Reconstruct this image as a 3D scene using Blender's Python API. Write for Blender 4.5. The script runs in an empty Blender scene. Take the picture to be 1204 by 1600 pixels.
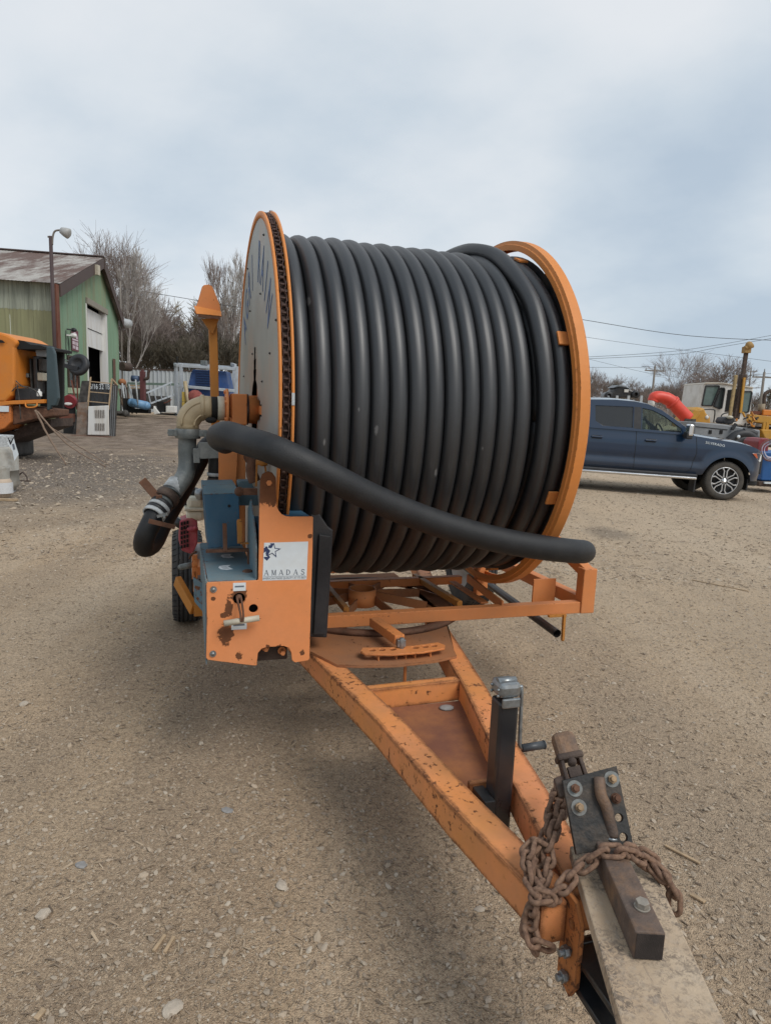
import bpy, bmesh, math, random
import numpy as np
from mathutils import Vector, Matrix, Quaternion, noise as mnoise
random.seed(7); rng = np.random.default_rng(7)
S = bpy.context.scene
COL = S.collection
PI = math.pi
# ------------------------------------------------------------------ camera
CAM_H = 1.65; F_PX = 1048.0; PITCH = math.radians(8.95); ROLL = math.radians(2.22)
_cp, _sp, _cr, _sr = math.cos(PITCH), math.sin(PITCH), math.cos(ROLL), math.sin(ROLL)
FWD = Vector((0, _cp, -_sp)); UP0 = Vector((0, _sp, _cp)); RT0 = Vector((1, 0, 0))
RT = RT0*_cr + UP0*_sr; UP = UP0*_cr - RT0*_sr
EYE = Vector((0, 0, CAM_H))
cam_d = bpy.data.cameras.new('camera'); cam = bpy.data.objects.new('camera', cam_d); COL.objects.link(cam)
cam_d.sensor_fit = 'VERTICAL'; cam_d.sensor_height = 36.0; cam_d.lens = F_PX*36/1600
cam_d.clip_start = 0.05; cam_d.clip_end = 2000
_m = Matrix((RT, UP, -FWD)).transposed().to_4x4(); _m.translation = EYE
cam.matrix_world = _m
S.camera = cam
# ------------------------------------------------------------------ light
SUN_EL = math.radians(50); SUN_AZ = math.radians(-44)      # sun high on the right, a little behind the camera, veiled by cloud
w = bpy.data.worlds.new('World'); S.world = w; w.use_nodes = True
nt = w.node_tree; nt.nodes.clear()
def _n(t, typ, **k):
    n = t.nodes.new(typ)
    for a, b_ in k.items(): setattr(n, a, b_)
    return n
wo = _n(nt, 'ShaderNodeOutputWorld'); bg = _n(nt, 'ShaderNodeBackground'); nt.links.new(bg.outputs[0], wo.inputs[0])
sky = _n(nt, 'ShaderNodeTexSky', sky_type='NISHITA'); sky.sun_disc = False
sky.sun_elevation = SUN_EL; sky.sun_rotation = 0.0
sky.air_density = 1.0; sky.dust_density = 1.5; sky.ozone_density = 1.0
bg.inputs[1].default_value = 0.1
tc = _n(nt, 'ShaderNodeTexCoord')
sx = _n(nt, 'ShaderNodeSeparateXYZ'); nt.links.new(tc.outputs['Generated'], sx.inputs[0])
def wmath(op, a, b_=None, clamp=False):
    m = _n(nt, 'ShaderNodeMath', operation=op); m.use_clamp = clamp
    for i, q in enumerate((a, b_)):
        if q is None: continue
        if isinstance(q, (int, float)): m.inputs[i].default_value = q
        else: nt.links.new(q, m.inputs[i])
    return m.outputs[0]
zc = wmath('ADD', wmath('MAXIMUM', sx.outputs[2], 0.0), 0.38)
cx = wmath('DIVIDE', sx.outputs[0], zc); cy = wmath('DIVIDE', sx.outputs[1], zc)
cb = _n(nt, 'ShaderNodeCombineXYZ'); nt.links.new(cx, cb.inputs[0]); nt.links.new(cy, cb.inputs[1])
mp = _n(nt, 'ShaderNodeMapping'); mp.inputs['Rotation'].default_value = (0, 0, 0.8195); mp.inputs['Scale'].default_value = (1.007, 1.197, 1)
mp.inputs['Location'].default_value = (-19.46, 19.97, 0)
nt.links.new(cb.outputs[0], mp.inputs[0])
nz = _n(nt, 'ShaderNodeTexNoise'); nz.inputs['Scale'].default_value = 0.9; nz.inputs['Detail'].default_value = 3; nz.inputs['Roughness'].default_value = 0.42; nz.inputs['Distortion'].default_value = 0.25
nt.links.new(mp.outputs[0], nz.inputs[0])
nz2 = _n(nt, 'ShaderNodeTexNoise'); nz2.inputs['Scale'].default_value = 2.4; nz2.inputs['Detail'].default_value = 5; nz2.inputs['Roughness'].default_value = 0.58
nt.links.new(mp.outputs[0], nz2.inputs[0])
f0 = wmath('ADD', wmath('MULTIPLY', nz.outputs[0], 0.8), wmath('MULTIPLY', nz2.outputs[0], 0.2))
cr_ = _n(nt, 'ShaderNodeValToRGB'); nt.links.new(f0, cr_.inputs[0])
SKYCOL = [(0.38, (3.55, 4.2, 4.9)), (0.45, (4.45, 5.0, 5.5)), (0.51, (5.35, 5.7, 6.0)), (0.57, (5.9, 6.1, 6.3))]
el = cr_.color_ramp.elements
el[0].position = SKYCOL[0][0]; el[1].position = SKYCOL[-1][0]
for p_, c_ in SKYCOL[1:-1]: el.new(p_)
for e_, (p_, c_) in zip(sorted(el, key=lambda e: e.position), SKYCOL): e_.color = (c_[0]/10, c_[1]/10, c_[2]/10, 1)
vs = _n(nt, 'ShaderNodeVectorMath', operation='SCALE'); vs.inputs['Scale'].default_value = 10.0
nt.links.new(cr_.outputs[0], vs.inputs[0])
mx = _n(nt, 'ShaderNodeMix', data_type='RGBA'); mx.inputs['Factor'].default_value = 0.90
nt.links.new(sky.outputs[0], mx.inputs['A']); nt.links.new(vs.outputs[0], mx.inputs['B'])
nt.links.new(mx.outputs['Result'], bg.inputs[0])
sun_d = bpy.data.lights.new('sun', 'SUN'); sun_d.energy = 1.5; sun_d.angle = math.radians(28); sun_d.color = (1.0, 0.965, 0.91)
sun = bpy.data.objects.new('sun', sun_d); COL.objects.link(sun)
_sd = Vector((math.cos(SUN_EL)*math.cos(SUN_AZ), math.cos(SUN_EL)*math.sin(SUN_AZ), math.sin(SUN_EL)))
sun.rotation_mode = 'QUATERNION'; sun.rotation_quaternion = _sd.to_track_quat('Z', 'Y')
sky.sun_rotation = math.atan2(_sd.x, _sd.y)
S.render.engine = 'CYCLES'
S.view_settings.view_transform = 'Standard'; S.view_settings.look = 'None'; S.view_settings.gamma = 1.0
S.view_settings.use_curve_mapping = False; S.view_settings.exposure = 0.50

# ------------------------------------------------------------------ sight lines: where a thing seen in a direction stands
def ray(x, y): return FWD + RT*((x-602)/F_PX) - UP*((y-800)/F_PX)
def onz(x, y, z=0.0):
    d = ray(x, y); return EYE + d*((z-CAM_H)/d.z)
def ony(x, y, Y):
    d = ray(x, y); return EYE + d*(Y/d.y)
def onpl(x, y, P0, n):
    d = ray(x, y); P0 = Vector(P0); n = Vector(n); return EYE + d*((P0-EYE).dot(n)/d.dot(n))
TA = math.radians(17.3)                                    # heading of the trailer
TN = Vector((math.cos(TA), math.sin(TA), 0)); TB_ = Vector((-math.sin(TA), math.cos(TA), 0))
TM = Matrix((TN, TB_, Vector((0, 0, 1)))).transposed().to_4x4()       # trailer axes (u across, v back, z up)
def tw(u, v, z): return TN*u + TB_*v + Vector((0, 0, z))
def tl(P): return Vector((P.dot(TN), P.dot(TB_), P.z))
def tz(x, y, z): return tl(onz(x, y, z))
def tv(x, y, v): return tl(onpl(x, y, TB_*v, TB_))
def tu(x, y, u): return tl(onpl(x, y, TN*u, TN))

# ------------------------------------------------------------------ mesh builder
def V(*a): return Vector(a)
def basis(axis, up=(0, 0, 1)):
    a = Vector(axis).normalized(); u = Vector(up)
    if abs(a.dot(u.normalized())) > 0.98: u = Vector((1, 0, 0)) if abs(a.x) < 0.9 else Vector((0, 1, 0))
    s = u.cross(a).normalized(); t = a.cross(s).normalized()
    return a, s, t
ROOTM = {}
class MB:
    def __init__(self, frame=None): self.v = []; self.f = []; self.s = []; self.fr = frame; self.uv = []
    def add(self, vs, fs, smooth=False, uvs=None):
        o = len(self.v); self.v += [tuple(p) for p in vs]
        for i, q in enumerate(fs):
            self.f.append([o+k for k in q]); self.s.append(smooth)
            self.uv.append(uvs[i] if uvs else None)
    def box(self, c, s, R=None, smooth=False):
        c = Vector(c); vs = []
        for x in (-.5, .5):
            for y in (-.5, .5):
                for z in (-.5, .5):
                    d = Vector((x*s[0], y*s[1], z*s[2]))
                    if R is not None: d = R @ d
                    vs.append(c+d)
        self.add(vs, [(0, 1, 3, 2), (4, 6, 7, 5), (0, 4, 5, 1), (2, 3, 7, 6), (0, 2, 6, 4), (1, 5, 7, 3)], smooth); return self
    def beam(self, a, b, w, h, up=(0, 0, 1)):
        a = Vector(a); b = Vector(b); ax, s, t = basis(b-a, up)
        vs = [p + s*(i*w/2) + t*(j*h/2) for p in (a, b) for i, j in ((-1, -1), (1, -1), (1, 1), (-1, 1))]
        self.add(vs, [(0, 3, 2, 1), (4, 5, 6, 7), (0, 1, 5, 4), (1, 2, 6, 5), (2, 3, 7, 6), (3, 0, 4, 7)]); return self
    def tube(self, pts, r, n=12, cap=True, closed=False, smooth=True, up=(0, 0, 1), uvmap=False):
        P = [Vector(p) for p in pts]; m = len(P)
        rr = [r]*m if isinstance(r, (int, float)) else list(r)
        T = []
        for i in range(m):
            a = P[i-1] if (i > 0 or closed) else P[i]; b = P[(i+1) % m] if (i < m-1 or closed) else P[i]
            T.append((b-a).normalized() if (b-a).length > 1e-9 else Vector((0, 0, 1)))
        _, s, t = basis(T[0], up); vs = []
        L = [0.0]
        for i in range(m):
            if i:
                q = T[i-1].rotation_difference(T[i]); s = q @ s; t = q @ t; L.append(L[-1]+(P[i]-P[i-1]).length)
            for k in range(n):
                an = 2*PI*k/n; vs.append(P[i] + (s*math.cos(an)+t*math.sin(an))*rr[i])
        fs = []; uvs = []
        for i in range(m if closed else m-1):
            j = (i+1) % m
            for k in range(n):
                k2 = (k+1) % n; fs.append((i*n+k, i*n+k2, j*n+k2, j*n+k))
                l1 = L[i]; l2 = L[i+1] if i+1 < m else L[-1]+0.05
                uvs.append([(l1, k/n), (l1, (k+1)/n), (l2, (k+1)/n), (l2, k/n)])
        self.add(vs, fs, smooth, uvs if uvmap else None)
        if cap and not closed:
            o = len(self.v)-len(vs)
            self.f.append([o+k for k in range(n)][::-1]); self.s.append(False); self.uv.append(None)
            self.f.append([o+(m-1)*n+k for k in range(n)]); self.s.append(False); self.uv.append(None)
        return self
    def cyl(self, a, b, r, n=16, r2=None, cap=True, smooth=True): return self.tube([a, b], [r, r if r2 is None else r2], n, cap, smooth=smooth)
    def lathe(self, prof, o, axis, n=24, smooth=True, a0=0, a1=2*PI):
        o = Vector(o); ax, s, t = basis(axis); full = abs(a1-a0-2*PI) < 1e-6; m = n if full else n+1; vs = []
        for d, r in prof:
            for k in range(m):
                an = a0+(a1-a0)*k/n; vs.append(o+ax*d+(s*math.cos(an)+t*math.sin(an))*r)
        fs = []
        for i in range(len(prof)-1):
            for k in range(n):
                k2 = (k+1) % m; fs.append((i*m+k, i*m+k2, (i+1)*m+k2, (i+1)*m+k))
        self.add(vs, fs, smooth); return self
    def prism(self, poly, vec, smooth=False):
        P = [Vector(p) for p in poly]; d = Vector(vec); n = len(P)
        nn = Vector((0, 0, 0))
        for i in range(n): nn += (P[i]-P[0]).cross(P[(i+1) % n]-P[0])
        if nn.dot(d) > 0: P = P[::-1]
        self.add(P+[p+d for p in P], [tuple(range(n)), tuple(range(2*n-1, n-1, -1))], False)
        o = len(self.v)-2*n
        for i in range(n):
            j = (i+1) % n; self.f.append([o+j, o+i, o+n+i, o+n+j]); self.s.append(smooth); self.uv.append(None)
        return self
    def quad(self, a, b, c, d): self.add([a, b, c, d], [(0, 1, 2, 3)]); return self
    def sph(self, c, r, n=12, m=8, R=None):
        c = Vector(c); r = (r, r, r) if isinstance(r, (int, float)) else r; vs = []
        for i in range(m+1):
            ph = PI*i/m
            for k in range(n):
                an = 2*PI*k/n; d = Vector((r[0]*math.sin(ph)*math.cos(an), r[1]*math.sin(ph)*math.sin(an), r[2]*math.cos(ph)))
                vs.append(c+(R @ d if R is not None else d))
        self.add(vs, [(i*n+k, (i+1)*n+k, (i+1)*n+(k+1) % n, i*n+(k+1) % n) for i in range(m) for k in range(n)], True); return self
    def mesh(self, name, M=None):
        me = bpy.data.meshes.new(name)
        vs = [Vector(p) for p in self.v]
        if self.fr is not None: vs = [self.fr @ p for p in vs]
        if M is not None:
            Mi = M.inverted(); vs = [Mi @ p for p in vs]
        me.from_pydata([tuple(p) for p in vs], [], self.f); me.polygons.foreach_set('use_smooth', self.s)
        if any(u is not None for u in self.uv):
            lay = me.uv_layers.new(name='UVMap'); k = 0
            for u, f in zip(self.uv, self.f):
                for i in range(len(f)):
                    if u is not None: lay.data[k].uv = u[i]
                    k += 1
        me.update(); return me
    def build(self, name, mat, parent=None, at=None, bevel=0, **props):
        if parent is not None: M = ROOTM[parent.name]
        elif at is not None: M = at if isinstance(at, Matrix) else Matrix.Translation(at)
        else: M = Matrix()
        me = self.mesh(name, M)
        return link(name, me, mat, parent, M, bevel, **props)
def link(name, me, mat, parent=None, M=None, bevel=0, **props):
    o = bpy.data.objects.new(name, me); COL.objects.link(o)
    if mat is not None and not me.materials: me.materials.append(mat)
    M = M if M is not None else Matrix()
    if parent is not None: o.parent = parent; ROOTM[o.name] = ROOTM[parent.name]
    else: o.matrix_world = M; ROOTM[o.name] = M
    if bevel:
        b_ = o.modifiers.new('bevel', 'BEVEL'); b_.width = bevel; b_.segments = 2; b_.limit_method = 'ANGLE'; b_.angle_limit = math.radians(40); b_.harden_normals = False
    for k, q in props.items(): o[k] = q
    return o
def thing(name, label, cat, M, group=None):
    if not isinstance(M, Matrix): M = Matrix.Translation(M)
    o = bpy.data.objects.new(name, None); COL.objects.link(o); o.empty_display_size = 0.1
    o.matrix_world = M; ROOTM[o.name] = M; tag(o, label, cat, group); return o
def tag(o, label, cat, group=None):
    o['label'] = label; o['category'] = cat
    if group: o['group'] = group
    return o
def structure(o): o['kind'] = 'structure'; return o
def stuff(o): o['kind'] = 'stuff'; return o
def kids(o): return [c for c in COL.objects if c.parent == o]
def copy_tree(o, M, label=None):
    r = o.copy(); COL.objects.link(r); r.matrix_world = M; ROOTM[r.name] = M
    if label: r['label'] = label
    for c in list(o.children):
        d = c.copy(); COL.objects.link(d); d.parent = r
        for g in list(c.children):
            e = g.copy(); COL.objects.link(e); e.parent = d
    return r
def piece(name, me, parent, M, **props):
    """one of many alike pieces: shares mesh data; M is its place in the world"""
    o = bpy.data.objects.new(name, me); COL.objects.link(o); o.parent = parent
    o.matrix_local = ROOTM[parent.name].inverted() @ M; ROOTM[o.name] = ROOTM[parent.name]
    for k, q in props.items(): o[k] = q
    return o
def plate(name, outlines, M, thick, mat, parent=None, at=None, bevel=0.0, res=1, **props):
    """flat plate with holes: outlines in the x,y plane of M, thickness along its z"""
    cu = bpy.data.curves.new(name, 'CURVE'); cu.dimensions = '2D'; cu.fill_mode = 'BOTH'; cu.extrude = thick/2; cu.bevel_depth = bevel; cu.bevel_resolution = 0
    for pts in outlines:
        sp = cu.splines.new('POLY'); sp.points.add(len(pts)-1); sp.use_cyclic_u = True
        for p, q in zip(sp.points, pts): p.co = (q[0], q[1], 0, 1)
    t = bpy.data.objects.new('tmp', cu); COL.objects.link(t)
    me = bpy.data.meshes.new_from_object(t); bpy.data.objects.remove(t); bpy.data.curves.remove(cu); me.name = name
    R = ROOTM[parent.name] if parent is not None else (at if isinstance(at, Matrix) else Matrix.Translation(at) if at is not None else Matrix())
    me.transform(R.inverted() @ M); me.materials.clear()
    return link(name, me, mat, parent, R, **props)
def frame(o, x, y):
    x = Vector(x).normalized(); y = Vector(y); z = x.cross(y).normalized(); y = z.cross(x)
    m = Matrix((x, y, z)).transposed().to_4x4(); m.translation = Vector(o); return m
def circ(cx, cy, r, n=16, sy=None): return [(cx+r*math.cos(2*PI*k/n), cy+(sy or r)*math.sin(2*PI*k/n)) for k in range(n)]
def text(name, body, M, size, mat, parent=None, thick=0.0004, spacing=1.0, align='CENTER', sx=1.0, at=None, **props):
    cu = bpy.data.curves.new(name, 'FONT'); cu.body = body; cu.size = size; cu.extrude = thick; cu.align_x = align; cu.align_y = 'CENTER'; cu.space_character = spacing; cu.resolution_u = 3
    t = bpy.data.objects.new('tmp', cu); COL.objects.link(t)
    me = bpy.data.meshes.new_from_object(t); bpy.data.objects.remove(t); bpy.data.curves.remove(cu); me.name = name
    R = ROOTM[parent.name] if parent is not None else (Matrix.Translation(at) if at is not None else Matrix())
    me.transform(R.inverted() @ M @ Matrix.Diagonal((sx, 1, 1, 1))); me.materials.clear()
    return link(name, me, mat, parent, R, **props)
def spline(pts, n=8):
    P = [Vector(p) for p in pts]; out = []
    for i in range(len(P)-1):
        p0 = P[max(i-1, 0)]; p1 = P[i]; p2 = P[i+1]; p3 = P[min(i+2, len(P)-1)]
        for k in range(n):
            t = k/n
            out.append(0.5*((2*p1)+(p2-p0)*t+(2*p0-5*p1+4*p2-p3)*t*t+(3*p1-p0-3*p2+p3)*t**3))
    out.append(P[-1]); return out
# ------------------------------------------------------------------ materials
class NT:
    def __init__(s, name):
        s.m = bpy.data.materials.new(name); s.m.use_nodes = True; s.t = s.m.node_tree; s.t.nodes.clear()
        s.out = s.t.nodes.new('ShaderNodeOutputMaterial'); s.b = s.t.nodes.new('ShaderNodeBsdfPrincipled'); s.L(s.b.outputs[0], s.out.inputs[0])
        s.tc = s.t.nodes.new('ShaderNodeTexCoord')
    def L(s, a, b): s.t.links.new(a, b)
    def setv(s, sock, v):
        if isinstance(v, bpy.types.NodeSocket): s.L(v, sock)
        elif isinstance(v, (tuple, list)) and len(v) == 3 and sock.type == 'RGBA': sock.default_value = (*v, 1)
        else: sock.default_value = v
    def N(s, typ, ins=None, **k):
        n = s.t.nodes.new(typ)
        for a, b in k.items(): setattr(n, a, b)
        for a, b in (ins or {}).items(): s.setv(n.inputs[a], b)
        return n
    def math(s, op, a, b=0.0, clamp=False):
        n = s.N('ShaderNodeMath', {0: a, 1: b}, operation=op); n.use_clamp = clamp; return n.outputs[0]
    def coord(s, scale=(1, 1, 1), rot=(0, 0, 0), loc=(0, 0, 0), src='Object'):
        return s.N('ShaderNodeMapping', {'Vector': s.tc.outputs[src], 'Scale': scale, 'Rotation': rot, 'Location': loc}).outputs[0]
    def noise(s, scale, detail=4, rough=.55, vec=None, dist=0.0):
        return s.N('ShaderNodeTexNoise', {'Vector': vec if vec is not None else s.tc.outputs['Object'], 'Scale': scale, 'Detail': detail, 'Roughness': rough, 'Distortion': dist}).outputs[0]
    def vor(s, scale, vec=None, out=0, feature='F1', rnd=1.0):
        return s.N('ShaderNodeTexVoronoi', {'Vector': vec if vec is not None else s.tc.outputs['Object'], 'Scale': scale, 'Randomness': rnd}, feature=feature).outputs[out]
    def ramp(s, f, stops, interp='LINEAR'):
        n = s.N('ShaderNodeValToRGB', {0: f}); r = n.color_ramp; r.interpolation = interp
        r.elements[0].position = stops[0][0]; r.elements[1].position = stops[-1][0]
        for p, c in stops[1:-1]: r.elements.new(p)
        for e, (p, c) in zip(sorted(r.elements, key=lambda e: e.position), stops):
            e.color = (c, c, c, 1) if isinstance(c, (int, float)) else (*c, 1)
        return n.outputs[0]
    def step(s, f, a, b): return s.N('ShaderNodeMapRange', {0: f, 1: a, 2: b, 3: 0.0, 4: 1.0}).outputs[0]
    def mix(s, f, a, b, mode='MIX'):
        n = s.N('ShaderNodeMix', {'Factor': f}, data_type='RGBA', blend_type=mode); s.setv(n.inputs['A'], a); s.setv(n.inputs['B'], b); return n.outputs['Result']
    def mixf(s, f, a, b):
        n = s.N('ShaderNodeMix', {'Factor': f}, data_type='FLOAT'); s.setv(n.inputs['A'], a); s.setv(n.inputs['B'], b); return n.outputs['Result']
    def bump(s, h, strength=.3, dist=.01, normal=None):
        n = s.N('ShaderNodeBump', {'Height': h, 'Strength': strength, 'Distance': dist})
        if normal is not None: s.L(normal, n.inputs['Normal'])
        return n.outputs[0]
    def edge(s, r=.006, lo=.004, hi=.12):
        bv = s.N('ShaderNodeBevel', {'Radius': r}, samples=4).outputs[0]; g = s.N('ShaderNodeNewGeometry').outputs['Normal']
        d = s.N('ShaderNodeVectorMath', {0: bv, 1: g}, operation='DOT_PRODUCT').outputs['Value']
        return s.step(s.math('SUBTRACT', 1.0, d), lo, hi)
    def done(s, col=None, rough=None, metal=None, normal=None, **k):
        for nm, q in (('Base Color', col), ('Roughness', rough), ('Metallic', metal), ('Normal', normal)):
            if q is not None: s.setv(s.b.inputs[nm], q)
        for nm, q in k.items(): s.setv(s.b.inputs[nm.replace('_', ' ')], q)
        return s.m
def plain(name, col, rough=.6, metal=0.0, var=.12, scale=6, bump=0.0, dirt=None, dirt_amt=.5, spec=None):
    m = NT(name); n = m.noise(scale, 5, .6)
    c = m.mix(m.step(n, .3, .7), tuple(x*(1-var) for x in col), tuple(min(x*(1+var), 1) for x in col))
    if dirt is not None:
        d = m.noise(scale*.7, 8, .7, m.coord(loc=(3, 1, 2))); c = m.mix(m.math('MULTIPLY', m.step(d, .45, .7), dirt_amt), c, dirt)
    nn = m.bump(m.noise(scale*12, 3, .5), bump, .004) if bump else None
    k = {'Specular_IOR_Level': spec} if spec is not None else {}
    return m.done(c, m.mixf(n, max(rough-.08, .02), min(rough+.08, 1)), metal, nn, **k)
RUST = (.075, .028, .014); RUST2 = (.19, .075, .03)
def paint(name, col, rust=.5, rough=.5, fade=None, scale=9, edge=True, er=.007, dirt=(.22, .17, .12), dirt_amt=.25, stains=(), specks=.62, spec=.35, ew=.17, patches=False):
    """weathered enamel: faded areas, chips with rust, worn edges, dust"""
    m = NT(name)
    big = m.noise(1.6, 4, .6); c = m.mix(m.step(big, .35, .7), col, fade or tuple(min(x*1.12, 1) for x in col))
    fine = m.noise(28, 6, .7); c = m.mix(m.math('MULTIPLY', m.step(fine, .35, .75), .25), c, tuple(x*.72 for x in col))
    d = m.noise(3.1, 8, .7, m.coord(loc=(5, 2, 1))); c = m.mix(m.math('MULTIPLY', m.step(d, .42, .72), dirt_amt), c, dirt)
    chips = m.noise(scale*4.6, 6, .66, m.coord(loc=(1, 7, 3))); area = m.noise(scale*.35, 3, .5, m.coord(loc=(9, 0, 4)))
    val = m.math('ADD', chips, m.math('MULTIPLY', m.math('SUBTRACT', area, .5), .35))
    if edge: val = m.math('ADD', val, m.math('MULTIPLY', m.edge(er), ew))
    for (p, r, k) in stains:
        v = m.N('ShaderNodeVectorMath', {0: m.tc.outputs['Object'], 1: p}, operation='SUBTRACT').outputs[0]
        v = m.N('ShaderNodeVectorMath', {0: v, 1: (1, 0.3, k)}, operation='MULTIPLY').outputs[0]
        dd = m.N('ShaderNodeVectorMath', {0: v}, operation='LENGTH').outputs['Value']
        val = m.math('ADD', val, m.math('MULTIPLY', m.step(dd, r*1.5, r*.3), .42))
    th = specks+.14*(1-rust)
    if patches:
        pn = m.noise(13, 9, .72, m.coord(loc=(2, 3, 9))); pe_ = m.math('ADD', pn, m.math('MULTIPLY', m.edge(.030, .001, .05), .16)); val = m.math('MAXIMUM', val, m.math('ADD', m.math('MULTIPLY', m.math('SUBTRACT', pe_, .632), 1.2), th))
    mask = m.step(val, th-.015, th+.02); halo = m.step(val, th-.06, th+.0)
    c = m.mix(m.math('MULTIPLY', halo, .45), c, tuple(x*.55+y*.45 for x, y in zip(col, RUST2)))
    rc = m.mix(m.noise(45, 4, .6), RUST, RUST2); c = m.mix(mask, c, rc)
    h = m.math('SUBTRACT', m.math('MULTIPLY', fine, .15), m.math('MULTIPLY', mask, .8))
    return m.done(c, m.mixf(mask, m.mixf(d, rough-.08, rough+.2), .92), 0.0, m.bump(h, .5, .0015), Specular_IOR_Level=spec)
ORANGE = (.66, .235, .072)
M_or = paint('orange_enamel', ORANGE, .45, .55, (.56, .20, .065))
M_ort = paint('orange_enamel_tongue', (.64, .25, .066), .80, .55, (.72, .265, .115), dirt_amt=.35, er=.022, ew=.46, specks=.615, patches=True)
M_orp = paint('grimy_orange_plate', (.36, .145, .055), .6, .8, (.30, .13, .06), dirt=(.17, .11, .075), dirt_amt=.6)
M_orr = paint('rusting_orange', (.52, .19, .05), .95, .7, (.40, .14, .045), dirt=(.16, .07, .035), dirt_amt=.8, ew=.3, specks=.58)
M_orf = paint('orange_enamel_ring', (.60, .215, .045), .25, .5, (.64, .23, .06), dirt_amt=.12)
M_ory = paint('orange_yellow_enamel', (.48, .19, .03), .45, .5, (.42, .17, .025), dirt_amt=.3)
M_blue = paint('blue_enamel', (.016, .075, .14), .5, .5, (.025, .095, .165), dirt=(.20, .22, .22), dirt_amt=.22)
M_bluel = paint('blue_enamel_faded', (.07, .145, .19), .62, .6, (.12, .195, .23), dirt=(.25, .2, .15), dirt_amt=.5)
M_rust = plain('rusty_steel', (.10, .045, .025), .9, 0, .45, 14, .4, (.20, .11, .07), .5)
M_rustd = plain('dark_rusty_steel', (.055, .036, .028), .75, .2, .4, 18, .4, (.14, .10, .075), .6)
M_chain = plain('rusty_chain', (.21, .125, .080), .85, 0, .4, 55, .6, (.09, .04, .025), .9)
M_dchain = plain('oily_drive_chain', (.075, .040, .030), .65, .3, .4, 60, .3, (.03, .02, .018), .6)
M_blackst = plain('black_enamel', (.018, .019, .021), .32, 0, .3, 10, .1, (.12, .09, .06), .35)
M_jack = plain('black_jack_enamel', (.016, .017, .020), .28, 0, .3, 6, .05, (.10, .055, .03), .3)
M_blackpl = plain('black_plastic', (.014, .015, .018), .55, 0, .3, 10, .2, (.06, .055, .05), .3)
M_wash = plain('dull_washer', (.15, .16, .155), .5, .3, .3, 60, .2, (.12, .085, .06), .7)
M_zinc = plain('zinc_plated_steel', (.27, .29, .30), .36, .7, .25, 40, .1, (.16, .13, .10), .6)
M_galv = plain('galvanised_pipe', (.12, .135, .135), .6, .35, .25, 12, .2, (.36, .36, .34), .5)
M_galvw = plain('chalky_galvanised', (.42, .44, .45), .75, .1, .3, 30, .3, (.2, .21, .21), .7)
M_tan = plain('tan_cast_fitting', (.36, .285, .175), .55, 0, .12, 10, .15, (.22, .17, .11), .4)
M_tanl = plain('pale_coupling', (.46, .42, .33), .6, 0, .1, 14, .1, (.2, .17, .12), .4)
M_rub = plain('black_rubber_hose', (.007, .0078, .0095), .6, 0, .3, 16, .35, (.04, .038, .035), .25)
M_tyre = plain('tyre_rubber', (.030, .030, .031), .85, 0, .25, 12, .2, (.12, .10, .08), .5)
M_bar = plain('rusty_bar_steel', (.10, .070, .055), .65, .1, .4, 14, .5, (.30, .16, .075), .6)
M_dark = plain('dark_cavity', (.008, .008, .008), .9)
M_white = plain('white_enamel', (.62, .62, .60), .5, 0, .06, 12, .05, (.4, .38, .33), .4)
M_label = plain('white_label_print', (.60, .65, .68), .35, 0, .04, 20, 0, (.5, .48, .42), .25)
M_navy = plain('navy_print', (.022, .036, .10), .5)
M_ink = plain('grey_print', (.12, .14, .17), .5)
M_blueink = plain('blue_lettering', (.055, .11, .25), .6, 0, .25, 30)
M_red = plain('dusty_red_plastic', (.34, .055, .075), .6, 0, .25, 30, .1, (.40, .19, .17), .5)
M_cream = plain('cream_plastic', (.60, .57, .46), .5, 0, .08, 20, .05, (.35, .3, .2), .4)
M_wood = plain('pale_wood', (.36, .26, .16), .85, 0, .25, 20, .3)
# hose wound on the drum: lengthwise scuffs
m = NT('polyethylene_hose'); uvn = m.N('ShaderNodeUVMap').outputs[0]
uvs_ = m.N('ShaderNodeMapping', {'Vector': uvn, 'Scale': (.7, 24, 1)}).outputs[0]; st = m.noise(1.0, 6, .7, uvs_)
uv2 = m.N('ShaderNodeMapping', {'Vector': uvn, 'Scale': (5, 14, 1)}).outputs[0]; sc = m.noise(1.0, 8, .75, uv2)
lg = m.noise(2.2, 3, .5)
c = m.mix(m.step(st, .35, .72), (.0015, .002, .003), (.017, .0195, .024)); c = m.mix(m.math('MULTIPLY', m.step(sc, .58, .74), .55), c, (.075, .077, .08))
c = m.mix(m.math('MULTIPLY', m.step(lg, .5, .75), .35), c, (.022, .022, .024))
for (sx_, sy_, sz_, r_) in [(*(lambda q: (q.x-1.05, q.y-3.70, q.z))(tv(x_, y_, v_)), r_) for x_, y_, v_, r_ in ((681, 738, 2.85, .020), (587, 672, 2.83, .018), (506, 690, 2.83, .014), (560, 640, 2.82, .010), (752, 700, 2.84, .012), (482, 470, 2.98, .02))]:
    v_ = m.N('ShaderNodeVectorMath', {0: m.tc.outputs['Object'], 1: (sx_, sy_, sz_)}, operation='SUBTRACT').outputs[0]
    v_ = m.N('ShaderNodeVectorMath', {0: v_, 1: (2.2, .5, .8)}, operation='MULTIPLY').outputs[0]
    d_ = m.N('ShaderNodeVectorMath', {0: v_}, operation='LENGTH').outputs['Value']
    mk_ = m.step(m.math('ADD', m.math('DIVIDE', d_, r_), m.math('MULTIPLY', m.noise(60, 5, .8), 2.2)), 2.1, 1.7); c = m.mix(m.math('MULTIPLY', mk_, .6), c, (.16, .16, .16))
M_hose = m.done(c, m.mixf(m.step(st, .3, .7), .36, .58), 0.0, m.bump(m.math('ADD', st, m.math('MULTIPLY', sc, .5)), .25, .002), Specular_IOR_Level=.85)
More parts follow.
